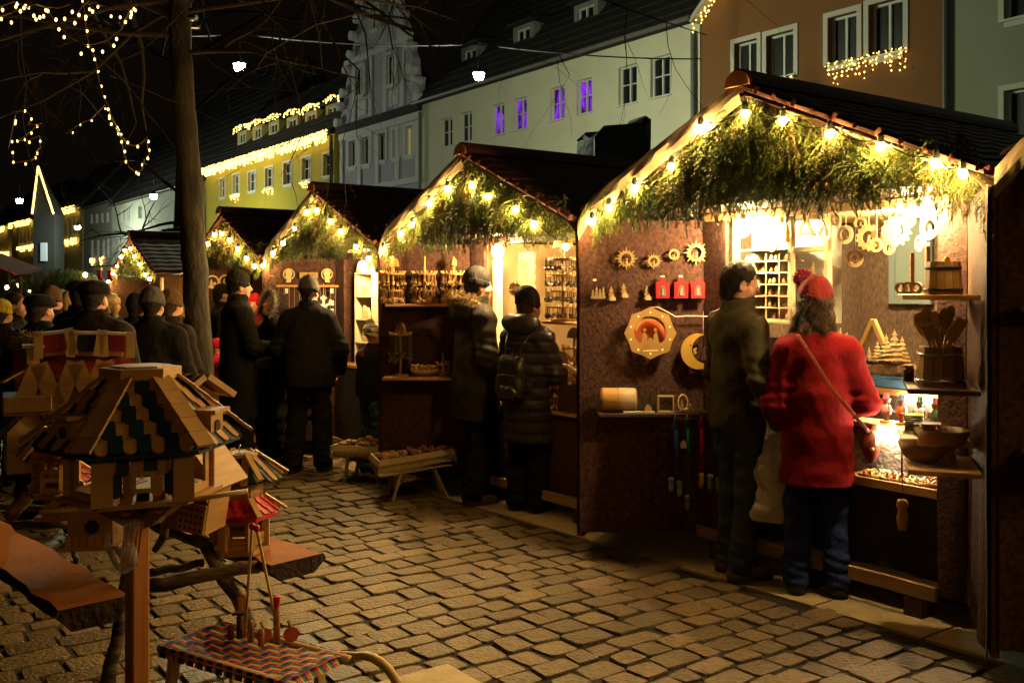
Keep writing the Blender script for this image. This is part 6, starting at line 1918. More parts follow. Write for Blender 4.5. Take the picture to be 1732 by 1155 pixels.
# smoker figures on the lower shelf
FIGC = [((.62, .50, .50), (.50, .12, .16)), ((.62, .16, .05), (.10, .16, .35)), ((.55, .52, .45), (.03, .10, .06)), ((.05, .12, .06), (.30, .05, .03))]
for k, px in enumerate((1499, 1525, 1556, 1582)):
    lab = ("whitish pink turned wooden snow figure, leftmost on the lower shelf", "turned wooden smoker figure with orange coat and stick, second on the lower shelf", "turned wooden smoker figure with white hat, third on the lower shelf", "dark green turned wooden smoker figure, rightmost on the lower shelf")[k]
    t = thing("smoker_figure", lab, "figurine", put(px, .235, .9005), RZ + rr.uniform(-.3, .3), "turned wooden figures on the lower shelf")
    a, b = FIGC[k]
    ma, mb_ = mat("figure_paint_a%s" % "abcd"[k], a, .4), mat("figure_paint_b%s" % "abcd"[k], b, .4)
    mb = MB(); mb.lathe([(.032, 0), (.032, .012), (0, .012)], 14); mb.build("base", PALE, t)
    mb = MB(); mb.lathe([(.012, .012), (.014, .04), (.026, .045), (.030, .07), (.020, .095), (.010, .10)], 14); mb.build("torso", ma, t, True)
    mb = MB(); mb.ball((0, 0, .115), .019, 10, 8); mb.build("head", mat("figure_face", (.62, .38, .22), .5), t, True)
    mb = MB(); mb.lathe([(.026, .124), (.022, .130), (.017, .132), (.015, .155), (0, .160)], 12); mb.build("hat", mb_, t, True)
    mb = MB()
    for q in (-1, 1): mb.tube([(q * .026, 0, .085), (q * .036, -.012, .065), (q * .024, -.028, .060)], .007, 6)
    mb.tube([(.036, -.02, .0125), (.036, -.02, .12)], .003, 5); mb.build("arms", mb_, t)
# front tray with bowls of colourful small goods
DISHC = [(.52, .33, .06), (.60, .42, .20), (.55, .14, .05), (.05, .30, .20), (.60, .50, .30), (.35, .10, .06)]
for k, px in enumerate((1472, 1492, 1512, 1533, 1554, 1577)):
    t = thing("goods_bowl", "shallow wooden bowl of small painted pieces in the front tray, " + ("leftmost", "second", "third", "fourth", "fifth", "rightmost")[k] + " of six", "bowl", put(px, .065 + .05 * (k % 2), .621), RZ, "bowls in the front tray")
    mb = MB(); mb.lathe([(.03, 0), (.055, .012), (.066, .035), (.062, .035), (.05, .016), (0, .010)], 16); mb.build("bowl", PINE, t, True)
    mb = MB()
    for q in range(26):
        a, r_ = rr.uniform(0, 6.28), rr.uniform(0, .05); mb.box((r_ * math.cos(a), r_ * math.sin(a), .022 + rr.uniform(0, .028)), (rr.uniform(.012, .026), .012, .008), Euler((rr.uniform(0, 3), rr.uniform(0, 3), rr.uniform(0, 3))).to_matrix())
    o_ = mb.build("painted_pieces", mat("painted_pieces_" + "abcdef"[k], DISHC[k], .4, DISHC[(k + 2) % 6], 40, .5), t); o_["kind"] = "stuff"

# --- right door: shelves with kitchen goods
t0, t1 = .16, .66
zs1, zs2, zs3, zs4 = 1.59, 1.195, .945, .862
def rput(tt, off, z): return door_world(0, 1, tt, off, z + .0005)
door_shelf(st, 0, 1, .02, .62, zs1, .30, PINEX)
door_shelf(st, 0, 1, .10, .62, zs2, .28, DARKWOOD)
door_shelf(st, 0, 1, .0, .34, zs3, .30, CREAMW, .03)
door_shelf(st, 0, 1, .22, .66, zs4, .28, PINEX)
def rdoor(px, off):
    tt, _ = on_door(0, px, 500, 1, off); return max(.04, min(.62, tt))
WOODK = mat("beech_kitchenware", (.44, .26, .12), .5, (.36, .20, .085), 10, .5, (1, 1, 6), rnd=.15)
# cutting boards leaning at the back
for k, (tt, off, w, h, lab) in enumerate(((.10, .24, .10, .19, "small cutting board with a cut out smile, left on the upper right shelf"), (.20, .18, .13, .21, "rounded wooden cutting board on the upper right shelf"))):
    t = thing("cutting_board", lab, "cutting board", rput(tt, off, zs1), DR, "cutting boards on the upper right shelf")
    mb = MB(); pl = [(-w / 2, 0), (w / 2, 0), (w / 2, h * .8)] + arc(0, h * .8, w / 2, 0.1, PI - .1, 8) + [(-w / 2, h * .8)]
    if k == 0: pl = [(-w * .4, 0), (w * .4, 0), (w * .5, h * .55), (w * .42, h), (-w * .42, h), (-w * .5, h * .55)]
    mb.prism(pl, .016, F_()); mb.build("board", WOODK, t)
    if k == 0:
        mb = MB()
        for x, z in ((-.02, .62), (.02, .62)): mb.box((x, -.0165, h * z), (.026, .002, .006))
        mb.box((0, -.0165, h * .45), (.05, .002, .006)); mb.build("cut_slot", WHITE, t)
t = thing("small_rack", "little two tier wooden rack with ochre figures on the upper right shelf", "rack", rput(.20, .10, zs1), DR)
mb = MB()
for z in (.0, .085): mb.box((0, 0, z + .006), (.19, .09, .012), None, .002)
for x in (-.09, .09): mb.box((x, 0, .075), (.010, .088, .126), None, .002)
mb.box((0, .04, .06), (.17, .006, .10)); mb.build("rack", WOODK, t)
for x in (-.06, -.02, .03, .065):
    mb = MB(); mb.lathe([(.014, .098), (.017, .12), (.010, .14), (.014, .155), (0, .17)], 9, (x, -.01, 0)); mb.build("figure", OCH, t, True)
def barrel_mug(label, pos, rz, R, H, handle=True, cat="mug"):
    t = thing("barrel_mug", label, cat, pos, rz, None)
    for k in range(14):
        a0, a1 = 2 * PI * k / 14 + .02, 2 * PI * (k + 1) / 14 - .02
        mb = MB(); vs = []
        for z, s in ((0, 1.08), (H, .95)):
            for a, r_ in ((a0, R), (a1, R), (a1, R * .86), (a0, R * .86)): vs.append((r_ * s * math.cos(a), r_ * s * math.sin(a), z))
        mb.add(vs, [(3, 2, 1, 0), (4, 5, 6, 7), (0, 1, 5, 4), (1, 2, 6, 5), (2, 3, 7, 6), (3, 0, 4, 7)]); mb.build("stave", WOODK, t)
    for z in (H * .14, H * .80):
        mb = MB(); r_ = R * (1.08 - .13 * z / H) + .002; mb.lathe([(r_, z - .006), (r_ + .002, z - .006), (r_ + .002, z + .006), (r_, z + .006)], 28); mb.build("hoop", METAL if handle else BLACKM, t, True)
    mb = MB(); mb.lathe([(0, .01), (R * .9, .01), (R * .9, .02), (0, .02)], 14); mb.build("bottom", WOODK, t)
    if handle:
        mb = MB(); mb.tube([(R * .95, 0, H * .88), (R * 1.5, 0, H * .80), (R * 1.6, 0, H * .5), (R * 1.45, 0, H * .22), (R * 1.02, 0, H * .16)], .014, 8, True, 1.2); mb.build("handle", WOODK, t, True)
    return t
barrel_mug("wooden barrel pot with dark hoops on the upper right shelf", rput(.46, .14, zs1), DR, .072, .14, False, "pot")
for k, off in enumerate((.29, .26, .23)):
    t = thing("napkin_ring", "small wooden wheel ring on the shelf edge, " + ("front one", "middle one", "back one")[k], "ring", rput(.06 + .06 * k, off, zs1), DR + 1.1, "wooden wheel rings on the upper right shelf")
    mb = MB(); mb.ringprism(circ(.028, 18, 0, .028), circ(.017, 18, 0, .028), .02, F_()); mb.build("ring", WOODK, t)
# tankard with wooden spoons and ladles
tk = rput(.44, .15, zs2)
barrel_mug("big wooden tankard with a metal hoop, full of wooden spoons", tk, DR + 2.75, .092, .17, True, "tankard")
for k in range(17):
    q = random.Random(k + 50)
    a = q.uniform(0, 2 * PI); lean = q.uniform(.15, .75); L = q.uniform(.19, .26)
    dr_ = Vector((math.cos(a) * lean, math.sin(a) * lean, 1)).normalized()
    b0 = Vector(tk) + Vector((math.cos(a + 3.1) * .035, math.sin(a + 3.1) * .035, .03))
    kind = q.choice(("spoon", "spoon", "spatula"))
    t = thing("wooden_" + kind, "wooden " + kind + " standing among others in the big tankard", "spoon" if kind == "spoon" else "spatula", b0, 0, "wooden spoons and spatulas in the tankard")
    t.rotation_euler = Vector((0, 0, 1)).rotation_difference(dr_).to_euler()
    mb = MB(); mb.tube([(0, 0, 0), (0, 0, L)], .0065, 6); mb.build("handle", PALE, t, True)
    mb = MB()
    Rz = Matrix.Rotation(math.atan2(-.95, -.3) + q.uniform(-.9, .9) + PI / 2, 3, 'Z')
    if kind == "spoon": mb.ball((0, 0, L + .03), (.030, .009, .040), 12, 8, Rz)
    else: mb.prism([(-.018, 0), (.018, 0), (.026, .075), (-.026, .075)], .007, Matrix.Translation((0, 0, L - .01)) @ Rz.to_4x4() @ F_(.003))
    mb.build("bowl" if kind == "spoon" else "blade", PALE, t, kind == "spoon")
    if kind == "spoon" and k % 3 == 0:
        mb = MB()
        for x in (-.011, .011): mb.box(Rz @ Vector((x, -.0098, 0)) + Vector((0, 0, L + .035)), (.007, .003, .007), Rz)
        mb.build("drilled_holes", BLACKM, t)
t = thing("pepper_mill", "turned wooden mushroom shaped mill left of the tankard", "mill", rput(.24, .20, zs2), DR)
mb = MB(); mb.lathe([(.024, 0), (.022, .04), (.016, .06), (.020, .10), (.036, .118), (.034, .14), (.015, .158), (0, .160)], 16); mb.build("mill", WOODK, t, True)
t = thing("lantern_box", "small dark box with orange openings on the tankard's shelf", "box", rput(.14, .20, zs2), DR)
mb = MB(); mb.box((0, 0, .055), (.055, .055, .11), None, .003); mb.build("box", DARKWOOD, t)
mb = MB(); mb.box((-.0285, 0, .055), (.002, .035, .07)); mb.box((0, -.0285, .055), (.03, .002, .07)); mb.build("opening", OCH, t)
t = thing("spice_jar", "small dark patterned jar in front of the tankard's shelf", "jar", rput(.26, .27, zs2), DR)
mb = MB(); mb.lathe([(.022, 0), (.024, .05), (.020, .062), (0, .062)], 12); mb.build("jar", DARKWOOD, t, True); mb = MB(); mb.lathe([(.021, .063), (.021, .074), (0, .074)], 12); mb.build("lid", OCH, t, True)
# stacks of coasters
for k, (tt, off, n, ca, cb, lab) in enumerate(((.05, .24, 8, (.32, .24, .04), (.55, .42, .08), "tall stack of yellow brown coasters on the white shelf end"), (.16, .20, 5, (.05, .07, .05), (.24, .30, .10), "low stack of dark green coasters on the white shelf"), (.27, .18, 7, (.35, .10, .08), (.50, .35, .25), "stack of reddish coasters at the door side of the white shelf"))):
    t = thing("coaster_stack", lab, "coasters", rput(tt, off, zs3), DR, "stacks of coasters on the white shelf")
    for j in range(n):
        mb = MB(); mb.box((rr.uniform(-.004, .004), rr.uniform(-.004, .004), .005 + j * .0095), (.095, .085, .007), Matrix.Rotation(rr.uniform(-.08, .08), 3, 'Z'), .003)
        mb.build("coaster", mat("coaster_" + "abc"[k], ca, .4, cb, 30, .5), t)
for k, (tt, off, R, lab) in enumerate(((.40, .14, .115, "wider turned wooden bowl, the rear one on the lowest right shelf"), (.44, .22, .105, "turned wooden bowl, the front one on the lowest right shelf"))):
    t = thing("wooden_bowl", lab, "bowl", rput(tt, off, zs4 + .0 + (.055 if k == 0 else 0)), DR, "turned bowls on the lowest right shelf")
    mb = MB(); mb.lathe([(.05, 0), (R * .8, .030), (R, .085), (R * .93, .085), (R * .72, .038), (0, .014)], 24); mb.build("bowl", WOODK, t, True)
    if k == 0:
        mb = MB(); mb.lathe([(.06, -.055), (.05, 0), (0, 0)], 14); mb.build("foot", WOODK, t)
    mb = MB(); mb.box((-.03 + .1 * (1 - k), -.02, .075), (.035, .003, .05), Euler((.3, .2, 0)).to_matrix()); mb.build("price_tag", mat("yellow_tag", (.50, .40, .12), .6), t)
# rope with two wooden dolls hanging from the white shelf
p = rput(.05, .29, zs3 - .03)
t = thing("skipping_rope", "red and blue ribbon with two ochre wooden figures hanging low beside the woman", "skipping rope", p, DR)
mb = MB(); mb.bar((-.02, 0, -.005), (-.012, 0, -.27), .022, .004, (0, 1, 0)); mb.bar((.022, 0, -.005), (.012, 0, -.27), .022, .0035, (0, 1, 0)); mb.build("red_ribbon", mat("red_cord", COLS["red"], .7), t)
mb = MB(); mb.bar((.0, -.004, -.005), (.002, -.004, -.20), .018, .004, (0, 1, 0)); mb.build("blue_ribbon", mat("dark_blue_ribbon", (.03, .05, .12), .7), t)
for q in (-1, 1):
    mb = MB(); mb.lathe([(0, -.11), (.018, -.108), (.026, -.05), (.018, -.01), (.028, .008), (.022, .030), (0, .038)], 12, (q * .028, 0, -.33 - .02 * (q < 0))); mb.build("handle", OLV if q < 0 else OCH, t, True)
mb = MB(); mb.lathe([(0, 0), (.012, 0), (.012, .003), (0, .003)], 10, (.03, -.012, -.20), Matrix.Rotation(PI / 2, 3, 'X')); mb.build("price_tag", mat("brown_tag", (.3, .2, .12), .6), t)
# blue-grey mirror cabinet door at the back wall
x, z = on_plane(0, 1512, 445, 1.35)
t = thing("wall_mirror", "blue grey framed mirror on the back wall behind the hanging ornaments", "mirror", to_world(0, x, 1.55, z - .27), RZ)
mb = MB(); mb.ringprism([(-.15, 0), (.15, 0), (.15, .62), (-.15, .62)], [(-.11, .04), (.11, .04), (.11, .58), (-.11, .58)], .03, F_()); mb.build("frame", mat("slate_blue_paint", (.16, .22, .25), .4), t)
mb = MB(); mb.prism([(-.11, .04), (.11, .04), (.11, .58), (-.11, .58)], .004, F_(-.002)); mb.build("mirror_glass", mat("blue_grey_glass", (.16, .22, .24), .15, spec=.8), t)
# shelf edges of the stall cut by the right edge
for py, d_ in ((517, .28), (742, .34)):
    z = on_door(-1, 1720, py, -1, .2)[1]
    door_shelf(STALLS[-1], -1, -1, .25, .68, z, d_ - .06, PINEX, .02)
# ------------------------------------------------------------------ bird houses on the log trestle and on the post
def shingle_poly(w, h, rnd=True):
    if not rnd: return [(-w / 2, -h), (w / 2, -h), (w / 2, 0), (-w / 2, 0)]
    return [(-w / 2, 0), (-w / 2, -h + w * .5)] + [(-w / 2 * math.cos(a), -h + w * .5 - w * .5 * math.sin(a)) for a in (.5, 1.05, 1.57, 2.09, 2.64)] + [(w / 2, -h + w * .5), (w / 2, 0)]
SHING = {}
def shingle(parent, M, w, h, m, th=.007, rnd=True, name="shingle"):
    key = (round(w, 3), round(h, 3), m.name, th, rnd, name)
    if key not in SHING:
        mb = MB(); mb.prism(shingle_poly(w, h, rnd), th); SHING[key] = mb.mesh(name, m)
    o = link(name, SHING[key], parent); o.matrix_basis = M
    return o
def face_frame(p, xdir, down):
    """matrix: x along xdir, y up the slope (against down), z outwards"""
    x = Vector(xdir).normalized(); y = -Vector(down).normalized(); z = x.cross(y)
    return Matrix((x, y, z)).transposed().to_4x4(), Vector(p)
def hexpt(R, k, z, off=0.0):
    a = -PI / 2 - PI / 6 + k * PI / 3 + off; return Vector((R * math.cos(a), R * math.sin(a), z))
def hexroof(par, R0, z0, R1, z1, rows, w, mats, hips=None, hipw=.05, faces=6, hiprows=None, over=1.25):
    r = random.Random(int(R1 * 1000))
    for k in range(faces):
        A0, B0, A1, B1 = hexpt(R0, k, z0), hexpt(R0, k + 1, z0), hexpt(R1, k, z1), hexpt(R1, k + 1, z1)
        mb = MB(); mb.add([A0, B0, B1, A1, A0 * 1.0 - Vector((0, 0, .010)), B0 - Vector((0, 0, .010)), B1 - Vector((0, 0, .010)), A1 - Vector((0, 0, .010))], [(0, 3, 2, 1), (4, 5, 6, 7), (2, 3, 7, 6)])
        mb.build("roof_panel", mats[-1], par)
        mid0, mid1 = (A0 + B0) / 2, (A1 + B1) / 2
        down = (mid1 - mid0); L = down.length; down.normalize()
        xd = (B1 - A1).normalized()
        for j in range(rows):
            t = (j + .0) / rows
            p = mid0 + down * (L * t - .004)
            half = ((A0 - B0).length * (1 - (j + .6) / rows) + (A1 - B1).length * (j + .6) / rows) / 2 - w * .2
            n = max(1, int(round(2 * half / w))); 
            Mr, _ = face_frame(p, xd, down)
            nz = Vector((Mr[0][2], Mr[1][2], Mr[2][2]))
            for q in range(n):
                x = (q - (n - 1) / 2) * w
                m = mats[(q + j + k) % 2] if len(mats) > 1 else mats[0]
                M = Matrix.Translation(p + xd * x + nz * (.012 + .004 * ((q * 7 + j) % 2))) @ Mr @ Matrix.Rotation(-.05 + r.uniform(-.03, .03), 4, 'X') @ Matrix.Rotation(r.uniform(-.03, .03), 4, 'Z')
                shingle(par, M, w * .96, L / rows * over, m)
    if hips is not None:
        hr = hiprows or rows
        for k in range(6):
            A0, A1 = hexpt(R0, k, z0), hexpt(R1 * 1.02, k, z1 - .004)
            d = A1 - A0; L = d.length; d.normalize()
            tx = Vector((-A1.y, A1.x, 0)).normalized()
            for j in range(hr):
                Mr, _ = face_frame(A0, tx, d)
                nz = Vector((Mr[0][2], Mr[1][2], Mr[2][2]))
                M = Matrix.Translation(A0 + d * (L * j / hr) + nz * (.022 + .002 * j)) @ Mr @ Matrix.Rotation(-.07, 4, 'X')
                shingle(par, M, hipw, L / hr * 1.12, hips, .010, False, "hip_shingle")

# --- the big bird house on a post
PX, PD = -1.225, 3.2
pz = gz(PX, PD)
post = thing("bird_house_post", "big hexagonal bird house with blue and natural shingles on an orange post", "bird house", (PX, PD, pz), .40)
O = -pz                                                    # world height -> local height
mb = MB(); mb.box((-.012, -.02, (O + .86) / 2), (.058, .058, O + .86), Matrix.Rotation(.42, 3, 'Z'), .004); mb.build("post", POSTW, post)
hexroof(post, .095, O + 1.245, .318, O + 1.045, 5, .040, [PINE, BLUE], PINEX, .062)
mb = MB(); mb.prism([tuple(hexpt(.128, k, 0))[:2] for k in range(6)], .036, Matrix.Translation((0, 0, O + 1.256)))
mb.prism([tuple(hexpt(.095, k, 0))[:2] for k in range(6)], .006, Matrix.Translation((0, 0, O + 1.292))); mb.build("roof_cap", PINEX, post)
for k in range(6):                                         # body: corner posts, open sides, shingled front
    p = hexpt(.215, k, 0)
    mb = MB(); mb.bar((p.x, p.y, O + .885), (p.x, p.y, O + 1.06), .036, .036, (p.x, p.y, 0), .004); mb.build("corner_post", PINE, post)
mb = MB(); mb.prism([tuple(hexpt(.262, k, 0))[:2] for k in range(6)], .014, Matrix.Translation((0, 0, O + .872))); mb.build("floor_board", PINE, post)
mb = MB(); P0 = [hexpt(.20, k, O + .87) for k in range(6)] + [hexpt(.06, k, O + .775) for k in range(6)]
mb.add(P0, [(k, (k + 1) % 6, 6 + (k + 1) % 6, 6 + k) for k in range(6)]); mb.build("funnel", BROWNS, post)
for k in (0, 1, 5):
    A, B = hexpt(.215, k, 0), hexpt(.215, k + 1, 0); xd = (B - A).normalized(); n = xd.cross(Vector((0, 0, 1)))
    Mr, _ = face_frame(A, xd, (0, 0, -1))
    mid = (A + B) / 2 + n * .012
    if k == 0:
        for j, zt in enumerate((1.052, .985, .918)):
            cnt = (6, 5, 3)[j]
            for q in range(cnt):
                if j == 1 and q == 2: continue
                M = Matrix.Translation(mid + xd * ((q - (cnt - 1) / 2) * (.040 if j < 2 else .048)) + n * (.010 - .012 * j * (j > 1)) + Vector((0, 0, O + zt))) @ Mr @ Matrix.Rotation(-.06 + (.35 if j == 2 else 0), 4, 'X')
                shingle(post, M, .038, .080, (PINE, BLUE)[(q + j) % 2])
        mb = MB(); T = Matrix.Translation(mid + n * .030 + Vector((0, 0, O + .955))) @ Mr
        mb.ringprism([(-.036, -.033), (.036, -.033), (.036, .033), (-.036, .033)], [(-.022, -.020), (.022, -.020), (.022, .020), (-.022, .020)], .012, T); mb.build("window_frame", PINE, post)
        for q in (-1, 1):
            for j in range(2):
                M = Matrix.Translation(mid + xd * (q * .118) + n * (.020 + .004 * j) + Vector((0, 0, O + 1.05 - .075 * j))) @ Mr @ Matrix.Rotation(-.06, 4, 'X')
                shingle(post, M, .062, .092, PINE, .012, False, "corner_shingle")
    else:
        T = Matrix.Translation((A + B) / 2 + Vector((0, 0, O + .97))) @ Mr
        mb = MB(); mb.ringprism([(-.085, -.085), (.085, -.085), (.085, .085), (-.085, .085)], [(-.06, -.06), (.06, -.06), (.06, .06), (-.06, .06)], .010, T); mb.build("side_frame", PINE, post)
mb = MB(); rr = random.Random(8)
for k in range(120):
    c = Vector((rr.uniform(-.14, .14), rr.uniform(-.14, .14), O + .89 + rr.uniform(0, .10))); mb.bar(c, c + Vector((rr.uniform(-.05, .05), rr.uniform(-.05, .05), rr.uniform(-.02, .03))), .003, .003)
o_ = mb.build("straw", mat("straw", (.42, .30, .12), .8), post); o_["kind"] = "stuff"
for q, (a, b) in ((1, ((.10, -.20, .878), (.31, -.25, .905))), (-1, ((-.10, -.20, .878), (-.29, -.22, .885)))):
    mb = MB(); mb.tube([(a[0], a[1], O + a[2]), (b[0], b[1], O + b[2])], .008, 7); mb.build("perch", PALE, post, True)
for k, s in ((1, 1), (5, -1)):                             # little dormers with a round hole on the side faces
    A, B = hexpt(.235, k, 0), hexpt(.235, k + 1, 0); c = (A + B) / 2; n = Vector((c.x, c.y, 0)).normalized(); xd = Vector((-n.y, n.x, 0))
    F3 = Matrix((xd, Vector((0, 0, 1)), n)).transposed().to_4x4()
    T = Matrix.Translation(c * .80 + Vector((0, 0, O + 1.085))) @ F3
    mb = MB(); mb.ringprism([(-.045 , -.03), (.045, -.03), (.045, .06), (-.045, .06)] , [(-.018, .0), (.018, .0), (.018, .036), (-.018, .036)], .10, T); dm = mb.build("dormer", PINE, post)
    mb = MB(); mb.prism(circ(.02, 14, 0, .018), .003, Matrix.Translation(n * .1015) @ T); mb.build("entrance_hole", BLACKM, dm)
    mb = MB(); mb.prism([(-.058, .062), (.058, .062), (.058, .074), (-.058, .074)], .13, Matrix.Translation(n * -.01) @ T); mb.build("dormer_roof", PINEX, dm)
# film bag with sticks tied to the post
t = thing("plastic_bag", "clear plastic bag of wooden sticks tied to the orange post", "plastic bag", (PX - .0, PD - .085, 0), .25)
f = Field((-.09, -.05, .60), (.09, .05, .90), .009); f.cap((-.01, 0, .82), (-.03, 0, .68), .035, .052, .04, (1, .5, 1)); f.cap((.0, 0, .88), (-.01, 0, .8), .016, .03, .03); f.folds(.006, 80, 2); f.cut((0, 0, -1), -.640); link("film", f.mesh("film", SACK), t)
mb = MB()
for k in range(5): mb.bar((-.03 + .012 * k, 0, .66), (-.012 + .012 * k, -.004, .80), .007, .007)
mb.build("sticks", POSTW, t)
mb = MB(); mb.tube([(.01, 0, .87), (.05, .05, .865), (.07, .02, .83), (.10, -.01, .80)], [.004, .012, .018, .004], 6); mb.build("film_flap", SACK, t)

def loc_at(px, py, d): return at(px, py, d)
def log(mb, a, b, r0, r1=None, n=8, wob=.012, seed=0):
    r1 = r1 or r0; q = random.Random(seed); a, b = Vector(a), Vector(b)
    P = [a.lerp(b, k / 6) + Vector((q.uniform(-wob, wob), q.uniform(-wob, wob), q.uniform(-wob, wob))) * (0 < k < 6) for k in range(7)]
    mb.tube(P, [r0 + (r1 - r0) * k / 6 + q.uniform(-.002, .002) for k in range(7)], n)
# --- trestle of birch poles with two bark edged planks
c0 = at(250, 1000, 3.9); cz = gz(c0.x, c0.y)
tr = thing("log_trestle", "rustic trestle of birch poles carrying two bark edged planks and bird houses", "trestle", (c0.x, c0.y, cz))
loc = lambda p: Vector(p) - Vector((c0.x, c0.y, cz))
def g0(px, py): 
    p = gnd(px, py); return loc(p)
poles = [((18, 872, 4.3), (95, 778, 4.1), .038, .032), ((-20, 884, 4.5), (122, 888, 4.35), .026, .028), ((-30, 858, 4.7), (180, 858, 4.6), .022, .022), ((245, 990, 3.75), (440, 958, 3.85), .036, .032), ((250, 968, 4.0), (345, 952, 4.1), .022, .02),
         ((322, 880, 4.02), (372, 962, 3.86), .032, .034), ((372, 962, 3.86), (425, 1062, 3.72), .034, .03), ((232, 900, 3.55), (180, 1175, 3.5), .026, .034), ((160, 890, 4.0), (212, 968, 4.05), .020, .018), ((118, 905, 4.1), (134, 968, 4.15), .018, .016),
         ((300, 860, 3.7), (262, 930, 3.75), .02, .018), ((200, 930, 3.6), (250, 985, 3.75), .02, .018)]
for k, (a, b, r0, r1) in enumerate(poles):
    mb = MB(); log(mb, loc(at(*a)), loc(at(*b)), r0 * .8, r1 * .8, 9, .010, k); mb.build("birch_pole", BIRCH, tr, True)
BARKE = mat("dark_bark_edge", (.055, .028, .022), .95, (.025, .014, .012), 22, .5, bump=1.2, bscale=50)
def plank(a, b, w, z, th=.055, name="bark_plank"):
    a, b = Vector(a), Vector(b); d = (b - a); L = d.length; d.normalize(); s = Vector((d.y, -d.x, 0))
    n = 14; q = random.Random(int(L * 100)); top, vs, fs = [], [], []
    for k in range(n + 1):
        p = a + d * (L * k / n)
        e1, e2 = w / 2 + q.uniform(-.012, .012), w / 2 + q.uniform(-.012, .012)
        vs += [p + s * e1, p - s * e2]
    mb = MB(); mb.add([v + Vector((0, 0, z)) for v in vs] + [v + Vector((0, 0, z - .012)) for v in vs], [(2 * k, 2 * k + 1, 2 * k + 3, 2 * k + 2) for k in range(n)])
    o = mb.build(name, mat("orange_plank_top", (.36, .13, .03), .75, (.27, .09, .02), 5, .5, (1, 1, 1), .2, 40, spec=.15), tr)
    mb = MB(); vv = [Vector((0, 0, z)) + v for v in vs]
    low = [a.lerp(b, (k // 2) / n) + (v - a.lerp(b, (k // 2) / n)) * 1.10 + Vector((0, 0, z - .022)) for k, v in enumerate(vs)]
    bot = [a.lerp(b, (k // 2) / n) + (v - a.lerp(b, (k // 2) / n)) * .62 + Vector((0, 0, z - th)) for k, v in enumerate(vs)]
    N_ = len(vs); fs = []
    for k in range(n):
        for e in (0, 1):
            i, j = 2 * k + e, 2 * k + 2 + e
            fs += [(i, j, N_ + j, N_ + i), (N_ + i, N_ + j, 2 * N_ + j, 2 * N_ + i)]
        fs.append((2 * N_ + 2 * k, 2 * N_ + 2 * k + 2, 2 * N_ + 2 * k + 3, 2 * N_ + 2 * k + 1))
    for e in (0, N_ - 2): fs += [(e, e + 1, N_ + e + 1, N_ + e), (N_ + e, N_ + e + 1, 2 * N_ + e + 1, 2 * N_ + e)]
    mb.add([v - Vector((0, 0, .002)) for v in vv] + low + bot, fs); mb.build("bark_edge", BARKE, o)
    return o
pa_, pb_ = at(158, 1020, 3.24), at(-70, 878, 4.5); zz = .50 - cz
plank(loc((pa_.x, pa_.y, cz)), loc((pb_.x, pb_.y, cz)), .22, zz, .08)
pa2, pb2 = at(505, 943, 3.86), at(290, 872, 4.6)
plank(loc((pa2.x, pa2.y, cz)), loc((pb2.x, pb2.y, cz)), .23, .475 - cz, .07)

# --- helpers for small bird houses
def gable_house(name, label, pos, rz, w, d, h, rise, wallm, shm, ov=.03, hole=True, group="wooden bird houses on the trestle", rows=3, sw=.03, rail=True):
    t = thing(name, label, "bird house", pos, rz, group)
    mb = MB(); mb.box((0, 0, .008), (w + .06, d + .06, .016), None, .002); mb.build("base", PINE, t)
    mb = MB(); T = Matrix(((1, 0, 0, 0), (0, 0, 1, -d / 2), (0, 1, 0, .016), (0, 0, 0, 1)))
    mb.prism([(-w / 2, 0), (w / 2, 0), (w / 2, h), (0, h + rise * w / (w + 2 * ov)), (-w / 2, h)], d, T); mb.build("body", wallm, t)
    if hole:
        mb = MB(); mb.prism(circ(min(w, h) * .17, 14, w * .05, h * .55), .003, F_(-d / 2 - .0005)); mb.build("entrance_hole", BLACKM, t)
    L = math.hypot(w / 2 + ov, rise)
    for s in (-1, 1):
        down = Vector((s * (w / 2 + ov), 0, -rise)).normalized(); xd = Vector((0, -s, 0)) if s > 0 else Vector((0, 1, 0))
        xd = Vector((0, s, 0))
        p0 = Vector((0, 0, .016 + h + rise))
        Mr, _ = face_frame(p0, xd, down); nz = Vector((Mr[0][2], Mr[1][2], Mr[2][2]))
        mb = MB(); mb.box(tuple(p0 + down * L / 2 - nz * -.001), (L, d + 2 * ov, .008), Matrix((down, Vector((0, 1, 0)), down.cross(Vector((0, 1, 0))))).transposed()); mb.build("roof_board", PINE, t)
        n = max(2, int((d + 2 * ov) / sw))
        for j in range(rows):
            for q in range(n):
                M = Matrix.Translation(p0 + down * (L * j / rows - .002) + xd * ((q - (n - 1) / 2) * (d + 2 * ov) / n) + nz * (.010 + .002 * (q % 2))) @ Mr @ Matrix.Rotation(-.08, 4, 'X')
                shingle(t, M, (d + 2 * ov) / n * .97, L / rows * 1.2, shm[(q + j) % len(shm)], .005)
        for y in (-1, 1):
            mb = MB(); a = p0 + nz * .012 + Vector((0, y * (d / 2 + ov), 0)); mb.bar(a, a + down * (L + .012), .016, .022, tuple(nz)); mb.build("verge_strip", PALE, t)
    if rail:
        for k in range(6):
            mb = MB(); mb.box((-w / 2 + w * (k + .5) / 6, -d / 2 - .03, .035), (w / 7, .006, .04)); mb.build("fence_slat", PINE, t)
    return t
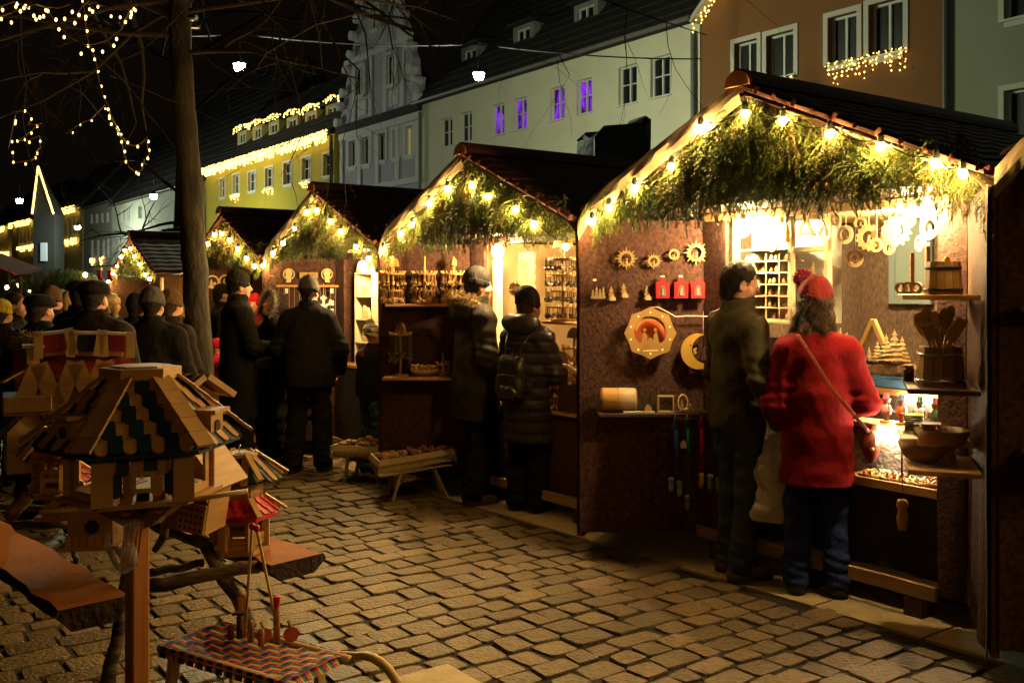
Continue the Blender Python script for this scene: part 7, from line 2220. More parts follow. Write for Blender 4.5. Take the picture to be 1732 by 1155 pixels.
# left complex: dormer towers and A-frames on a board
bx = at(95, 690, 3.45)
t = thing("bird_house", "wide bird house with three little tilted dormers, A shaped fronts and a chimney, farthest left", "bird house", (bx.x, bx.y, bx.z), .50, "wooden bird houses on the trestle")
mb = MB(); mb.box((-.095, -.02, .03), (.15, .20, .055), None, .003); mb.build("tray", PINEX, t)
mb = MB(); mb.box((.04, .02, .0), (.42, .26, .018), None, .003); mb.build("base", PINE, t)
mb = MB(); mb.box((.06, .06, .075), (.36, .14, .13), None, .003); mb.build("body", PINE, t)
for s in (-1, 1):
    for j in range(3):
        for q in range(9):
            dn = Vector((0, s * .15, -.12)).normalized(); xd = Vector((-s, 0, 0)) * -1 if s < 0 else Vector((-1, 0, 0))
            Mr, _ = face_frame((0, 0, 0), xd, dn); nz = Vector((Mr[0][2], Mr[1][2], Mr[2][2]))
            shingle(t, Matrix.Translation(Vector((.06, .06, .205)) + dn * .064 * j + Vector(((q - 4) * .043, 0, 0)) + nz * (.004 + .002 * (q % 2))) @ Mr @ Matrix.Rotation(-.08, 4, 'X'), .041, .078, REDW if j % 2 else BROWNS, .006)
for x, bigm in ((-.06, REDW), (.055, BLUE), (.15, REDW)):      # A frames in front
    for q in (-1, 1):
        mb = MB(); mb.bar((x + q * .058, -.09, .015), (x, -.09, .165), .055, .012, (0, -1, 0)); mb.build("a_frame_board", PINE, t)
    mb = MB(); mb.prism([(x - .05, .016), (x + .05, .016), (x, .14)], .006, F_(-.075)); mb.build("a_frame_wall", PINE, t)
for k, (x, m, tl) in enumerate(((-.005, REDW, -.1), (.10, BLUE, .03), (.19, REDW, .08))):   # raised dormers: frame with coloured panel
    R = Matrix.Rotation(tl, 4, 'Y')
    T = Matrix.Translation((x, .0, .215 - .004 * k)) @ R
    mb = MB(); mb.M = T; mb.box((0, .05, .0), (.07, .09, .06), None, .002); dm = mb.build("dormer", PINE, t)
    mb = MB(); mb.M = T; mb.bar((-.05, -.02, .055), (.05, -.02, .055), .05, .010)
    for q in (-1, 1): mb.bar((q * .048, -.035, .065), (q * .056, -.035, -.03), .030, .010, (0, -1, 0))
    mb.build("dormer_frame", PALE, dm)
    mb = MB(); mb.M = T; mb.prism([(-.043, -.012), (.043, -.012), (.043, .048), (-.043, .048)], .006, F_(-.012)); mb.build("dormer_panel", m, dm)
for q in range(7):                                         # small hip roof at the left end
    dn = Vector((-.75, -.25 + .08 * (q - 3), -.45)).normalized()
    Mr, _ = face_frame((0, 0, 0), Vector((.25, -.95, 0)).normalized() * -1, dn)
    shingle(t, Matrix.Translation(Vector((-.075, -.06 + .022 * q, .165))) @ Mr, .03, .13, PINE, .006)
mb = MB(); mb.box((-.075, .0, .185), (.04, .05, .07), None, .002); mb.box((-.075, .0, .222), (.07, .065, .012), None, .002); mb.build("chimney", PALE, t)
# pale nest box below it, with a bark roof
bx = at(42, 796, 3.75)
t = thing("nest_box", "large pale nest box with a rough bark roof, lower left under the wide bird house", "nest box", tuple(bx), .55, "wooden nest boxes on the trestle")
mb = MB(); T = Matrix(((1, 0, 0, 0), (0, 0, 1, -.06), (0, 1, 0, 0), (0, 0, 0, 1))); mb.prism([(-.065, 0), (.065, 0), (.065, .18), (.02, .26), (-.065, .16)], .15, T); mb.build("box", PALE, t)
mb = MB(); mb.bar((-.13, .02, .11), (.03, .02, .275), .20, .02, (-.7, 0, .7)); mb.bar((.02, .02, .275), (.11, .02, .16), .20, .03, (.7, 0, .7)); mb.build("bark_roof", BARKE, t)
# small natural roofed bird house
bx = at(95, 815, 3.7)
t = thing("bird_house", "small open bird house with natural hipped roof, left behind the big one", "bird house", tuple(bx), .15, "wooden bird houses on the trestle")
hexroof(t, .02, .19, .125, .10, 2, .034, [PINE, PINEX], PALE, .03, 6, 1)
for k in range(6):
    p = hexpt(.075, k, 0); mb = MB(); mb.bar((p.x, p.y, -.03), (p.x, p.y, .11), .022, .022, (p.x, p.y, 0)); mb.build("corner_post", PINE, t)
for z in (-.02, .02, .05):
    for k in range(6):
        a, b = hexpt(.078, k, z), hexpt(.078, k + 1, z); mb = MB(); mb.bar(a, b, .012, .018); mb.build("rail", PINE, t)
mb = MB(); mb.prism([tuple(hexpt(.10, k, 0))[:2] for k in range(6)], .014, Matrix.Translation((0, 0, -.05))); mb.build("base", PINE, t)
mb = MB(); mb.ball((0, -.03, .04), .024, 10, 7); mb.build("fat_ball", mat("tallow_ball", (.42, .36, .16), .8), t, True)
gable_house("bird_house", "small bird house with a red shingled roof, upper one left of the post", tuple(at(112, 872, 3.8)), .10, .12, .12, .11, .06, PINE, [REDW], sw=.028)
gable_house("bird_house", "bird house with red shingled roof and fence, lower one left of the post", tuple(at(162, 920, 3.65)), .12, .16, .14, .15, .065, PINE, [REDW], sw=.03)
gable_house("bird_house", "bird house behind the big one with striped blue and natural roof, upper right", tuple(at(318, 700, 3.6)), .9, .15, .17, .05, .07, PINEX, [BLUE, PALE], sw=.03, rail=False)
# slanted insect box
bx = at(322, 892, 3.62)
t = thing("insect_box", "tilted wooden insect box with slats and rows of drilled holes, right of the post", "insect hotel", tuple(bx), -.55, "wooden nest boxes on the trestle")
t.rotation_euler = (0, .16, -.20)
mb = MB(); board(mb, -.09, .09, -.06, .10, .0, .20); mb.build("box", PINEX, t)
for k in range(4):
    mb = MB(); board(mb, -.02, .088, -.072, -.061, .125 + k * .020, .140 + k * .020); mb.build("slat", PINE, t)
mb = MB(); board(mb, -.02, .088, -.070, -.0605, .005, .115); mb.build("drilled_board", PINE, t)
mb = MB()
for j in range(4):
    for k in range(5): mb.prism(circ(.0055, 7, -.005 + .02 * k, .022 + .024 * j), .002, F_(-.0715))
mb.build("holes", BLACKM, t)
for s in (-1, 1):
    mb = MB(); mb.bar((0, .02, .31), (s * .135, .02, .19), .22, .012, (0, 0, 1)); mb.build("roof_board", PINEX, t)
T = Matrix(((1, 0, 0, 0), (0, 0, 1, -.06), (0, 1, 0, .2), (0, 0, 0, 1))); mb = MB(); mb.prism([(-.09, 0), (.09, 0), (0, .09)], .15, T); mb.build("gable", PINE, t)
# right: two storey log cabin bird house on the plank
bx = at(405, 925, 3.98)
t = thing("bird_house", "two storey log cabin bird house with a red roof standing on the right plank", "bird house", (bx.x, bx.y, .478), .18, "wooden bird houses on the trestle")
def cabin(par, R, z0, n, hh, gap_faces=(), name="cabin_log"):
    for k in range(6):
        for j in range(n):
            if k in gap_faces and 2 <= j < n - 1: continue
            a, b = hexpt(R, k, z0 + (j + .5 * (k % 2)) * hh + hh / 2), hexpt(R, k + 1, z0 + (j + .5 * (k % 2)) * hh + hh / 2)
            d = (b - a).normalized() * .014; mb = MB(); mb.bar(a - d, b + d, .018, hh * .92, (0, 0, 1), .002); mb.build(name, PINE, par)
mb = MB(); mb.prism([tuple(hexpt(.125, k, 0))[:2] for k in range(6)], .02); mb.build("base", PINEX, t)
cabin(t, .100, .02, 5, .024, (0, 1, 5))
for k in (0, 1, 2, 5):
    p = hexpt(.104, k, 0); mb = MB(); mb.bar((p.x, p.y, .02), (p.x, p.y, .155), .036, .03, (p.x, p.y, 0)); mb.build("corner_post", PALE, t)
hexroof(t, .085, .205, .155, .150, 3, .022, [REDB, REDB], PALE, .022, 6, 1)
cabin(t, .080, .195, 4, .024)
hexroof(t, .045, .385, .155, .300, 1, .030, [PINE, BLUE], PALE, .022, 6, 1, 1.3)
mb = MB(); mb.lathe([(.0, .383), (.072, .383), (.076, .390), (.074, .402), (0, .402)], 20); mb.build("roof_cap", PINEX, t, False)
mb = MB(); mb.tube([(0, 0, .40), (0, 0, .425), (.004, 0, .43)], .003, 5); mb.build("hook", METAL, t)

# --- sled with woven rainbow webbing
sx, sy, sz = -.93, 3.455, gz(-.93, 3.455)
sled = thing("sled", "wooden sled with bent runners and a seat woven of rainbow webbing", "sled", (sx, sy, sz), -.555)
SLW = mat("ash_wood", (.58, .40, .17), .45, (.48, .31, .12), 6, .5, (1, 6, 6))
SH = .34
for s in (-1, 1):
    P = [(-.36, s * .17, .05), (-.30, s * .17, .018), (.18, s * .17, .018), (.40, s * .17, .022)]
    P += [(.40 + .155 * math.sin(a), s * .17, .178 - .155 * math.cos(a)) for a in np.linspace(.25, PI * 1.12, 14)]
    P += [(.22, s * .165, SH - .035)]
    mb = MB(); mb.tube(P, .019, 8, True, .8); mb.build("runner", SLW, sled, True)
    mb = MB(); mb.tube([(-.32, s * .135, SH - .022), (.34, s * .135, SH - .022)], .018, 8); mb.build("side_rail", SLW, sled, True)
    for x in (-.24, .20):
        mb = MB(); mb.bar((x - .02, s * .165, .02), (x, s * .135, SH - .03), .045, .022, (1, 0, 0), .004); mb.build("leg", SLW, sled)
for x in (-.24, .20):
    mb = MB(); mb.bar((x, -.16, SH - .055), (x, .16, SH - .055), .028, .03, (0, 0, 1), .004); mb.build("cross_bar", SLW, sled)
mb = MB(); mb.bar((.545, -.17, .17), (.545, .17, .17), .012, .012); mb.build("steel_bar", METAL, sled)
def rainbow(name, axis):
    m = bpy.data.materials.new(name); m.use_nodes = True; N = m.node_tree.nodes; L = m.node_tree.links; b = N["Principled BSDF"]; b.inputs["Roughness"].default_value = .7
    u = N.new("ShaderNodeUVMap"); u.uv_map = "uv"; sp = N.new("ShaderNodeSeparateXYZ"); cr = N.new("ShaderNodeValToRGB"); cr.color_ramp.interpolation = 'CONSTANT'
    cols = [(.50, .012, .03), (.60, .18, .01), (.65, .45, .02), (.01, .22, .05), (.008, .10, .14), (.010, .018, .13), (.40, .012, .02)]
    pos = (0, .12, .22, .34, .50, .62, .80) if axis else (0, .10, .15, .20, .26, .32, .86)
    e = cr.color_ramp.elements; e[0].color = (*cols[0], 1); e[1].position = pos[1]; e[1].color = (*cols[1], 1)
    for k in range(2, 7):
        q = e.new(pos[k]); q.color = (*cols[k], 1)
    L.new(u.outputs[0], sp.inputs[0]); L.new(sp.outputs[1], cr.inputs[0]); L.new(cr.outputs[0], b.inputs["Base Color"]); return m
RAIN = rainbow("rainbow_webbing", 1)
RAIND = rainbow("dark_rainbow_webbing", 0)
def strip(path, wdir, w, m=None):
    mb = MB(); vs = []; fs = []; wd = Vector(wdir) * w / 2
    for p in path: vs += [Vector(p) - wd, Vector(p) + wd]
    for k in range(len(path) - 1): fs.append((2 * k, 2 * k + 2, 2 * k + 3, 2 * k + 1))
    mb.add(vs, fs); me = mb.mesh("webbing_strip", m or RAIN)
    uv = me.uv_layers.new(name="uv")
    for li, l in enumerate(me.loops): uv.data[li].uv = (0.0, (l.vertex_index % 2) * .999)
    return link("webbing_strip", me, sled)
nw, nl = 6, 13
for j in range(nw):
    y = -.13 + .26 * (j + .5) / nw
    pth = [(-.32, y, SH - .03)] + [(-.31 + .63 * (k + .5) / nl, y, SH - .02 * math.sin(PI * (k + .5) / nl)) for k in range(nl)] + [(.33, y, SH - .03)]
    strip(pth, (0, 1, 0), .041)
for k in range(nl):
    x = -.31 + .63 * (k + .5) / nl
    pth = [(x, -.155, SH - .045), (x, -.150, SH - .006)] + [(x, -.13 + .26 * (j + .5) / nw, SH - .003 * (1 if (k + j) % 2 else -1) - .02 * math.sin(PI * (k + .5) / nl)) for j in range(nw)] + [(x, .150, SH - .006), (x, .155, SH - .045)]
    strip(pth, (1, 0, 0), .043, RAIND)
# toys and pegs on the sled
def on_sled(px, py): 
    z = SH + sz; d = (CAMZ - z) * F / (py - HY); return Vector(((px - CX) / F * d, d, z))
REDP = mat("red_lacquer", (.50, .02, .02), .3)
for k, (a, b, lab) in enumerate(((at(427, 890, 3.42), on_sled(414, 1077), "left one of two tall sticks with a red ball leaning together over the sled"), (at(434, 893, 3.40), on_sled(468, 1058), "right one of two tall sticks with a red ball leaning together over the sled"))):
    t = thing("drum_stick", lab, "stick", b, 0, "tall sticks with red balls on the sled")
    mb = MB(); mb.tube([(0, 0, 0), tuple(a - b)], .0055, 7); mb.build("stick", PALE, t, True)
    mb = MB(); mb.ball(tuple((a - b) * 1.0), .0125, 10, 8); mb.build("ball", REDP, t, True)
PEGS = [(405, 1078, .085, .011, DARKWOOD, None, "dark peg with a flat top on the sled"), (424, 1085, .075, .011, PINE, None, "light rounded peg in the middle of the sled"), (442, 1092, .06, .011, PINE, None, "short tan peg, front middle on the sled"), (390, 1080, .05, .012, BROWNS, None, "short brown peg, leftmost on the sled"),
        (468, 1082, .13, .012, PINE, REDP, "tall peg with a red painted top on the sled")]
for px, py, h, r, m, top, lab in PEGS:
    t = thing("wooden_peg", lab, "peg", on_sled(px, py), 0, "wooden pegs standing on the sled")
    mb = MB(); mb.lathe([(r, 0), (r * 1.05, h * .8), (r * .8, h), (0, h + .004)], 10); mb.build("peg", m, t, True)
    if top: mb = MB(); mb.lathe([(r * .9, h * .92), (r * 1.25, h * 1.22), (0, h * 1.25)], 10); mb.build("painted_top", top, t)
    if m is DARKWOOD: mb = MB(); mb.box((0, 0, h + .004), (.05, .03, .01), None, .003); mb.build("flat_top", m, t)
t = thing("wooden_clapper", "slender carved wooden clapper standing at the left stick's foot", "toy", on_sled(408, 1068), .4)
mb = MB(); mb.bar((0, 0, 0), (-.004, 0, .13), .022, .014, (0, 1, 0), .004); mb.bar((.016, 0, .02), (.010, 0, .14), .014, .012, (0, 1, 0), .003); mb.ball((-.003, 0, .145), .014, 8, 6); mb.build("clapper", PINE, t)
for px, py, lab in ((492, 1088, "round orange red wooden paddle at the right of the sled"), (446, 1090, "round orange red disc behind the front pegs on the sled")):
    t = thing("wooden_paddle", lab, "paddle", on_sled(px, py), .5, "round red paddles on the sled")
    mb = MB(); mb.prism(circ(.028, 16, 0, .035), .008, F_()); mb.build("disc", mat("orange_red_paint", (.50, .10, .05), .5), t)
    mb = MB(); mb.tube([(0, -.004, .06), (-.01, .002, .085)], .006, 6); mb.build("grip", PINE, t)
# ------------------------------------------------------------------ goods of the farther stalls
def pend_rack(name, label, pos, rz, H, R, tiers, drop, top, pm, group, seed, n=14, cat="display rack", basem=PINE):
    q = random.Random(seed)
    t = thing(name, label, cat, pos, rz, group)
    mb = MB(); mb.tube([(0, 0, 0), (0, 0, H)], .012, 8); mb.build("pole", basem, t)
    mb = MB(); mb.lathe([(R * .75, 0), (R * .75, .018), (0, .020)], 18); mb.build("base", basem, t)
    if top == "cone": mb = MB(); mb.lathe([(.012, H), (.026, H + .01), (.024, H + .05), (0, H + .085)], 12)
    elif top == "dome": mb = MB(); mb.prism([(-R * .9, H)] + [(R * .9, H)] + arc(0, H, R * .9, .12, PI - .12, 10), .02, F_(.01))
    else: mb = MB(); mb.lathe([(.008, H), (.010, H + .08), (0, H + .09)], 8)
    mb.build("top", basem, t)
    for z in tiers:
        mb = MB(); mb.lathe([(0, z), (R, z), (R, z + .012), (0, z + .012)], 20); mb.build("disc", basem, t)
        mb = MB()
        for k in range(n):
            a = 2 * PI * k / n; mb.tube([(R * .95 * math.cos(a), R * .95 * math.sin(a), z + .006), (R * 1.12 * math.cos(a), R * 1.12 * math.sin(a), z + .03)], .004, 5)
        o = mb.build("pegs", PALE, t); o["kind"] = "stuff"
        mb = MB()
        for k in range(n * 3):
            a = q.uniform(0, 2 * PI); r = R * q.uniform(.9, 1.12); x, y = r * math.cos(a), r * math.sin(a); L = drop * q.uniform(.6, 1.0)
            mb.tube([(x, y, z + .01), (x + q.uniform(-.006, .006), y, z - L)], .0022, 4)
            s = q.uniform(.010, .017)
            if q.random() < .5: mb.ball((x, y, z - L - s), s, 6, 4)
            else: mb.box((x, y, z - L - s), (s * 1.8, .006, s * 2), Matrix.Rotation(q.uniform(0, 3), 3, 'Z'))
        o = mb.build("pendants", pm, t); o["kind"] = "stuff"
    return t
KEYP = mat("key_ring_pendants", (.45, .28, .10), .4, (.20, .08, .03), 60, .5, island=.5)
BLKP = mat("black_cord_pendants", (.10, .075, .05), .5, island=.5)
REDPD = mat("red_mushroom_pendants", (.45, .06, .03), .4, (.5, .35, .12), 30, .5, island=.4)
st1 = STALLS[1]
oz1 = stall_frame(1)[2]
zA = on_door(1, 705, 513, -1, .12)[1]; zB = on_door(1, 705, 632, -1, .12)[1]
door_shelf(st1, 1, -1, .05, .70, zA, .20, PINEX); door_shelf(st1, 1, -1, .05, .72, zB, .24, PINEX)
def dpos(px, off, z, i=1):
    tt, _ = on_door(i, px, 500, -1, off); return door_world(i, -1, tt, off, z + .001)
for k, (px, top, lab) in enumerate(((670, "dome", "two tier rack of key rings with a round top, leftmost on the upper shelf"), (722, "spike", "two tier rack of key rings with a thin spike, middle of the upper shelf"), (770, "cone", "two tier rack of key rings with an ochre cone top, right on the upper shelf"))):
    pend_rack("key_ring_rack", lab, dpos(px, .11, zA), RZ, .30, .095, (.10, .235), .075, top, KEYP, "key ring racks on the second stall's upper shelf", k + 3, 16)
pend_rack("necklace_rack", "pole rack hung with long black cord necklaces on the lower shelf", dpos(683, .12, zB), RZ, .36, .085, (.33,), .21, "dome", BLKP, None, 9, 22)
def bowl_of(label, pos, R, m, seed, n=30, bm=PINE):
    t = thing("wooden_bowl", label, "bowl", pos, 0); q = random.Random(seed)
    mb = MB(); mb.lathe([(R * .5, 0), (R * .9, R * .25), (R, R * .5), (R * .93, R * .5), (R * .8, R * .28), (0, R * .12)], 18); mb.build("bowl", bm, t, True)
    mb = MB()
    for k in range(n):
        a, r = q.uniform(0, 6.3), R * .85 * math.sqrt(q.random()); s = q.uniform(.012, .022); mb.ball((r * math.cos(a), r * math.sin(a), R * .48 + q.uniform(0, .03)), (s, s * .8, s * .7), 6, 4)
    o = mb.build("contents", m, t); o["kind"] = "stuff"
    return t
bowl_of("wooden bowl of small dark and red pieces on the second stall's lower shelf", dpos(722, .12, zB), .115, KEYP, 2, 46)
mb = MB()
pend_rack("pendant_rack", "small dark pendant heap beside the bowl on the second stall's lower shelf", dpos(752, .10, zB), RZ, .10, .05, (.09,), .05, "spike", KEYP, None, 12, 9)
# inside of the second stall
mb = MB(); board(mb, -.80, .80, .10, .55, .98, 1.01); mb.build("counter_board", PINEX, st1)
cloth_panel(1.5, .80, .01, .010, seed=91).build("skirt_cloth", mat("dark_red_brown_cloth", (.055, .018, .014), .9), st1, loc=(-.75, .03, .17))
mb = MB(); board(mb, -.80, .80, .0, .22, .74, .77); mb.build("tray_board", PINEX, st1)
def put1(px, y, z, i=1):
    x, _ = on_plane(i, px, 500, y); return to_world(i, x, y, z)
x1, _ = on_plane(1, 893, 450, .30)
t = thing("zigzag_column", "tall pale column with scalloped edges and hearts inside the second stall", "display column", to_world(1, x1, .30, 1.01), RZ)
w = .11; n = 22; pl = [(w * (1 if k % 2 else .86), .95 * k / n) for k in range(n + 1)] + [(-w * (1 if k % 2 else .86), .95 * k / n) for k in range(n, -1, -1)]
mb = MB(); mb.prism(pl, .02, F_()); mb.build("column_board", PALE, t)
for z in (.35, .65, .85):
    mb = MB(); mb.ball((0, -.028, z), (.022, .010, .022), 10, 6); mb.build("knob", OCH, t, True)
    mb = MB()
    for q in (-1, 1): mb.bar((0, -.024, z - .12), (q * .07, -.024, z + .05), .012, .006, (0, -1, 0))
    mb.build("v_line", CARVE, t)
for k, (px, y, H, R, tiers, lab) in enumerate(((952, .18, .56, .12, (.10, .22, .34, .46), "tall four tier pendant rack with a round top at the right of the second stall"), (950, .10, .34, .10, (.10, .24), "two tier rack of red mushroom pendants with a round top, right of the backpack"), (972, .26, .28, .09, (.20,), "smaller round topped rack behind the mushroom rack"))):
    z0 = 1.42 if k == 0 else (1.011 if k == 2 else .771)
    pend_rack("pendant_rack", lab, put1(px, y, z0), RZ, H, R, tiers, .055 if k == 0 else .07, "dome", (BLKP, REDPD, REDPD)[k], "pendant racks in the second stall", 20 + k, 16, basem=(PINE, WOODK, WOODK)[k])
mb = MB(); xr, _ = on_plane(1, 952, 480, .18); board(mb, xr - .16, .80, .06, .32, 1.40, 1.42); mb.build("side_shelf", PINE, st1)
for z in (1.25, 1.5, 1.75):
    mb = MB(); board(mb, -.45, .80, 1.30, 1.55, z, z + .02); mb.build("back_shelf", CREAMW, st1)
mb = MB(); board(mb, .62, .66, .35, .6, 1.01, 2.05); mb.build("shelf_upright", CREAMW, st1)
for z in (1.2, 1.33):
    mb = MB(); board(mb, .35, .80, .36, .58, z, z + .015); mb.build("side_shelf", CREAMW, st1)
rr = random.Random(4)
for k in range(16):
    x = rr.uniform(-.4, .75); z = (1.27, 1.52, 1.77)[k % 3]; p = to_world(1, x, 1.42, z)
    t = thing("carved_figure", "pale turned figure standing on a back shelf of the second stall", "figurine", p, RZ, "carved figures on the back shelves of the second stall")
    s = rr.uniform(.8, 1.3); mb = MB(); mb.lathe([(.03 * s, 0), (.028 * s, .05 * s), (.014 * s, .085 * s), (.022 * s, .11 * s), (.018 * s, .135 * s), (0, .15 * s)], 10); mb.build("figure", CARVEL, t, True)
xk, _ = on_plane(1, 985, 660, .05)
for k, (px, y) in enumerate(((925, .30), (938, .22), (955, .34), (968, .28), (980, .2))):
    bowl_of("wooden bowl heaped with pale pieces on the second stall's counter, " + ("leftmost", "second", "middle", "fourth", "rightmost")[k] + " of five", put1(px, y, 1.011), .085, CARVEL, k, 30)
for k, px in enumerate((944, 962, 980)):
    bowl_of("flat bowl of red and pale fruit on the second stall's low tray, " + ("left", "middle", "right")[k] + " one", put1(px, .10, .771), .07, mat("red_and_cream_pieces", (.50, .05, .03), .4, (.60, .42, .2), 25, .5), 30 + k, 24)
bd = thing("star_basket_lamp", "wire star shade round the bare bulb of the second stall", "lamp shade", put1(842, .05, 1.93), RZ)
mb = MB()
for k in range(9):
    a = PI * k / 8; mb.tube([(.0, -.02, .0), (.11 * math.cos(a), -.02, .05 + .03 * math.sin(a))], .003, 4)
mb.build("wires", BRASS, bd)
mb = MB(); xq, _ = on_plane(1, 835, 520, .02); board(mb, xq - .03, xq + .03, .03, .09, 1.01, 1.9); mb.build("inner_post", CREAMW, st1)

# --- third stall
st2 = STALLS[2]
def ldoor(i, px, py, off=.02): return None
def wdoor(i, px, py, off):
    t_, z = on_door(i, px, py, -1, off); p = door_pt(-1, t_, off, z); return to_world(i, p.x, p.y, p.z)
SNOW = mat("pale_blue_white_plywood", (.70, .74, .78), .6)
p = wdoor(2, 551, 519, .06)
t = thing("snowflake", "white plywood snowflake hanging on the dark door of the third stall", "decoration", p, DL)
mb = MB()
for k in range(6):
    a = k * PI / 3 + PI / 6; c, s = math.cos(a), math.sin(a)
    mb.bar((0, -.001 * k, 0), (c * .12, -.001 * k, s * .12), .026, .006, (0, -1, 0))
    for q in (-1, 1):
        b = a + q * .75; mb.bar((c * .07, -.001 * k, s * .07), (c * .07 + .045 * math.cos(b), -.001 * k, s * .07 + .045 * math.sin(b)), .022, .005, (0, -1, 0))
mb.prism(circ(.035, 12), .006, F_(-.004)); mb.build("flake", SNOW, t); mb = MB(); hang(mb, .12, .24, .002); mb.build("string", WHITECAB, t)
for k, px in enumerate((491, 555)):
    t = thing("head_silhouette", ("left", "right")[k] + " one of two carved heads in rings above the third stall's bar", "ornament", wdoor(2, px, 464, .03), DL, "carved head silhouettes on the third stall")
    mb = MB(); mb.ringprism(circ(.060, 24), circ(.050, 24), .006, F_()); s = 1 if k else -1
    mb.prism([(x * s, y) for x, y in ((-.02, -.085), (.03, -.085), (.018, -.045), (.035, -.03), (.030, .0), (.038, .01), (.028, .04), (.0, .052), (-.03, .035), (-.035, .0), (-.022, -.03))][::s], .006, F_(-.0005)); mb.build("silhouette", CARVEL, t)
t = thing("wooden_sign", "small blank looking wooden name board between the two carved heads", "sign", wdoor(2, 524, 466, .025), DL)
mb = MB(); mb.box((0, 0, 0), (.19, .012, .062), None, .002); mb.build("board", CARVE, t)
mb = MB()
for j in range(2): mb.box((0, -.0066, .010 - .022 * j), (.13, .001, .006))
mb.build("burnt_lettering", BROWNS, t)
pA, pB = wdoor(2, 474, 484, .08), wdoor(2, 577, 484, .08)
t = thing("hanging_bar", "horizontal wooden bar hung with thin chains on the third stall's door", "display bar", tuple((pA + pB) / 2), DL)
L = (pB - pA).length
mb = MB(); mb.box((0, 0, 0), (L, .03, .022), None, .003); mb.build("bar", PINE, t)
q = random.Random(2)
for k in range(12):
    mb = MB(); x = -L / 2 + L * (k + .5) / 12; hang(mb, -.012, -q.uniform(.3, .62), .0022, x, -.01); mb.build("chain", mat("dull_chain", (.30, .26, .20), .4), t)
for x in (-L * .33, L * .40):
    mb = MB(); mb.box((x, -.02, -.05), (.03, .003, .05)); mb.build("price_tag", WHITE, t)
# bright shelf unit in the opening, counter
xs_, zs_ = on_plane(2, 614, 610, .05)
xa, _ = on_plane(2, 601, 540, .05); xb, zt2 = on_plane(2, 628, 461, .05); _, zb2 = on_plane(2, 614, 640, .05)
t = thing("shelf_unit", "tall narrow cream shelf unit with four compartments in the third stall", "shelf unit", to_world(2, (xa + xb) / 2, .05, .95), RZ)
hw3 = (xb - xa) / 2 + .02; Hh = zt2 - .95
mb = MB(); board(mb, -hw3, -hw3 + .018, 0, .2, 0, Hh); mb.build("side_panel", CREAMW, t); mb = MB(); board(mb, hw3 - .018, hw3, 0, .2, 0, Hh); mb.build("side_panel", CREAMW, t)
mb = MB(); board(mb, -hw3 + .018, hw3 - .018, .18, .2, 0, Hh); mb.build("back_panel", PALE, t)
for k in range(5):
    z = Hh * k / 4; mb = MB(); board(mb, -hw3 + .018, hw3 - .018, .001, .18, max(0, z - .016), max(.016, z)); mb.build("shelf", CREAMW, t)
for k in range(4):
    z = Hh * k / 4 + .003
    c = thing("shelf_ornament", "pale carved house ornament in the shelf unit, compartment " + ("at the bottom", "second from the bottom", "third from the bottom", "at the top")[k], "ornament", to_world(2, (xa + xb) / 2, .10, .95 + z), RZ, "carved ornaments in the shelf unit")
    mb = MB(); mb.prism([(-.07, 0), (.07, 0), (.07, .05), (.035, .11), (.0, .07), (-.035, .13), (-.07, .06)], .03, F_()); mb.build("carving", CARVEL, c)
c = thing("crown_cut_out", "cut out crown of little trees and houses on top of the shelf unit", "ornament", to_world(2, (xa + xb) / 2, .08, .951 + Hh), RZ)
mb = MB(); mb.prism([(-hw3, 0), (hw3, 0), (hw3, .03), (hw3 * .8, .09), (hw3 * .5, .06), (hw3 * .3, .10), (0, .05), (-hw3 * .3, .11), (-hw3 * .6, .06), (-hw3 * .85, .09), (-hw3, .03)], .012, F_()); mb.build("cut_out", CARVEL, c)
mb = MB(); board(mb, -.8, .8, -.04, .45, .92, .95); mb.build("counter_board", PINEX, st2)
cloth_panel(1.5, .75, .01, .01, seed=92).build("skirt_cloth", BLACKCLOTH, st2, loc=(-.75, -.04, .16))
mb = MB(); xc, _ = on_plane(2, 646, 520, .3); board(mb, xc - .05, xc + .05, .28, .40, .95, 1.95); mb.build("inner_post", CREAMW, st2)
for k, px in enumerate((640, 650, 658)):
    bowl_of("pale bowl on the third stall's counter behind the child, " + ("left", "middle", "right")[k] + " one", to_world(2, on_plane(2, px, 560, .2)[0], .2, .951), .075, CARVEL, 50 + k, 16, PALE)
# --- fourth stall
st3 = STALLS[3]
for k, px in enumerate((362, 384, 409)):
    t = thing("round_silhouette", ("leftmost, half behind the trunk,", "middle", "rightmost")[k] + " of three round carved pictures on the fourth stall's door", "ornament", wdoor(3, px, 477 - k, .03), DL, "round carved pictures on the fourth stall")
    mb = MB(); mb.ringprism(circ(.085, 24), circ(.066, 24), .008, F_()); mb.prism(tree_poly(.10, .07), .006, Matrix.Translation((-.015, 0, -.065)) @ F_()); mb.prism(circ(.02, 10, .028, -.02), .006, F_(-.0004)); mb.build("carving", CARVEL, t)
mb = MB(); board(mb, -.8, .8, -.04, .45, .92, .95); mb.build("counter_board", PINEX, st3)
for z in (1.2, 1.4, 1.6, 1.8):
    mb = MB(); board(mb, .1, .8, .55, .75, z, z + .015); mb.build("shelf", PALE, st3)
for k in range(8):
    t = thing("carved_figure", "reddish lit carved figure on the shelves of the fourth stall", "figurine", to_world(3, .2 + .15 * (k % 4), .62, (1.215, 1.415)[k // 4]), RZ, "carved figures in the fourth stall")
    mb = MB(); mb.lathe([(.03, 0), (.03, .05), (.016, .08), (.024, .10), (0, .13)], 8); mb.build("figure", OCH, t)
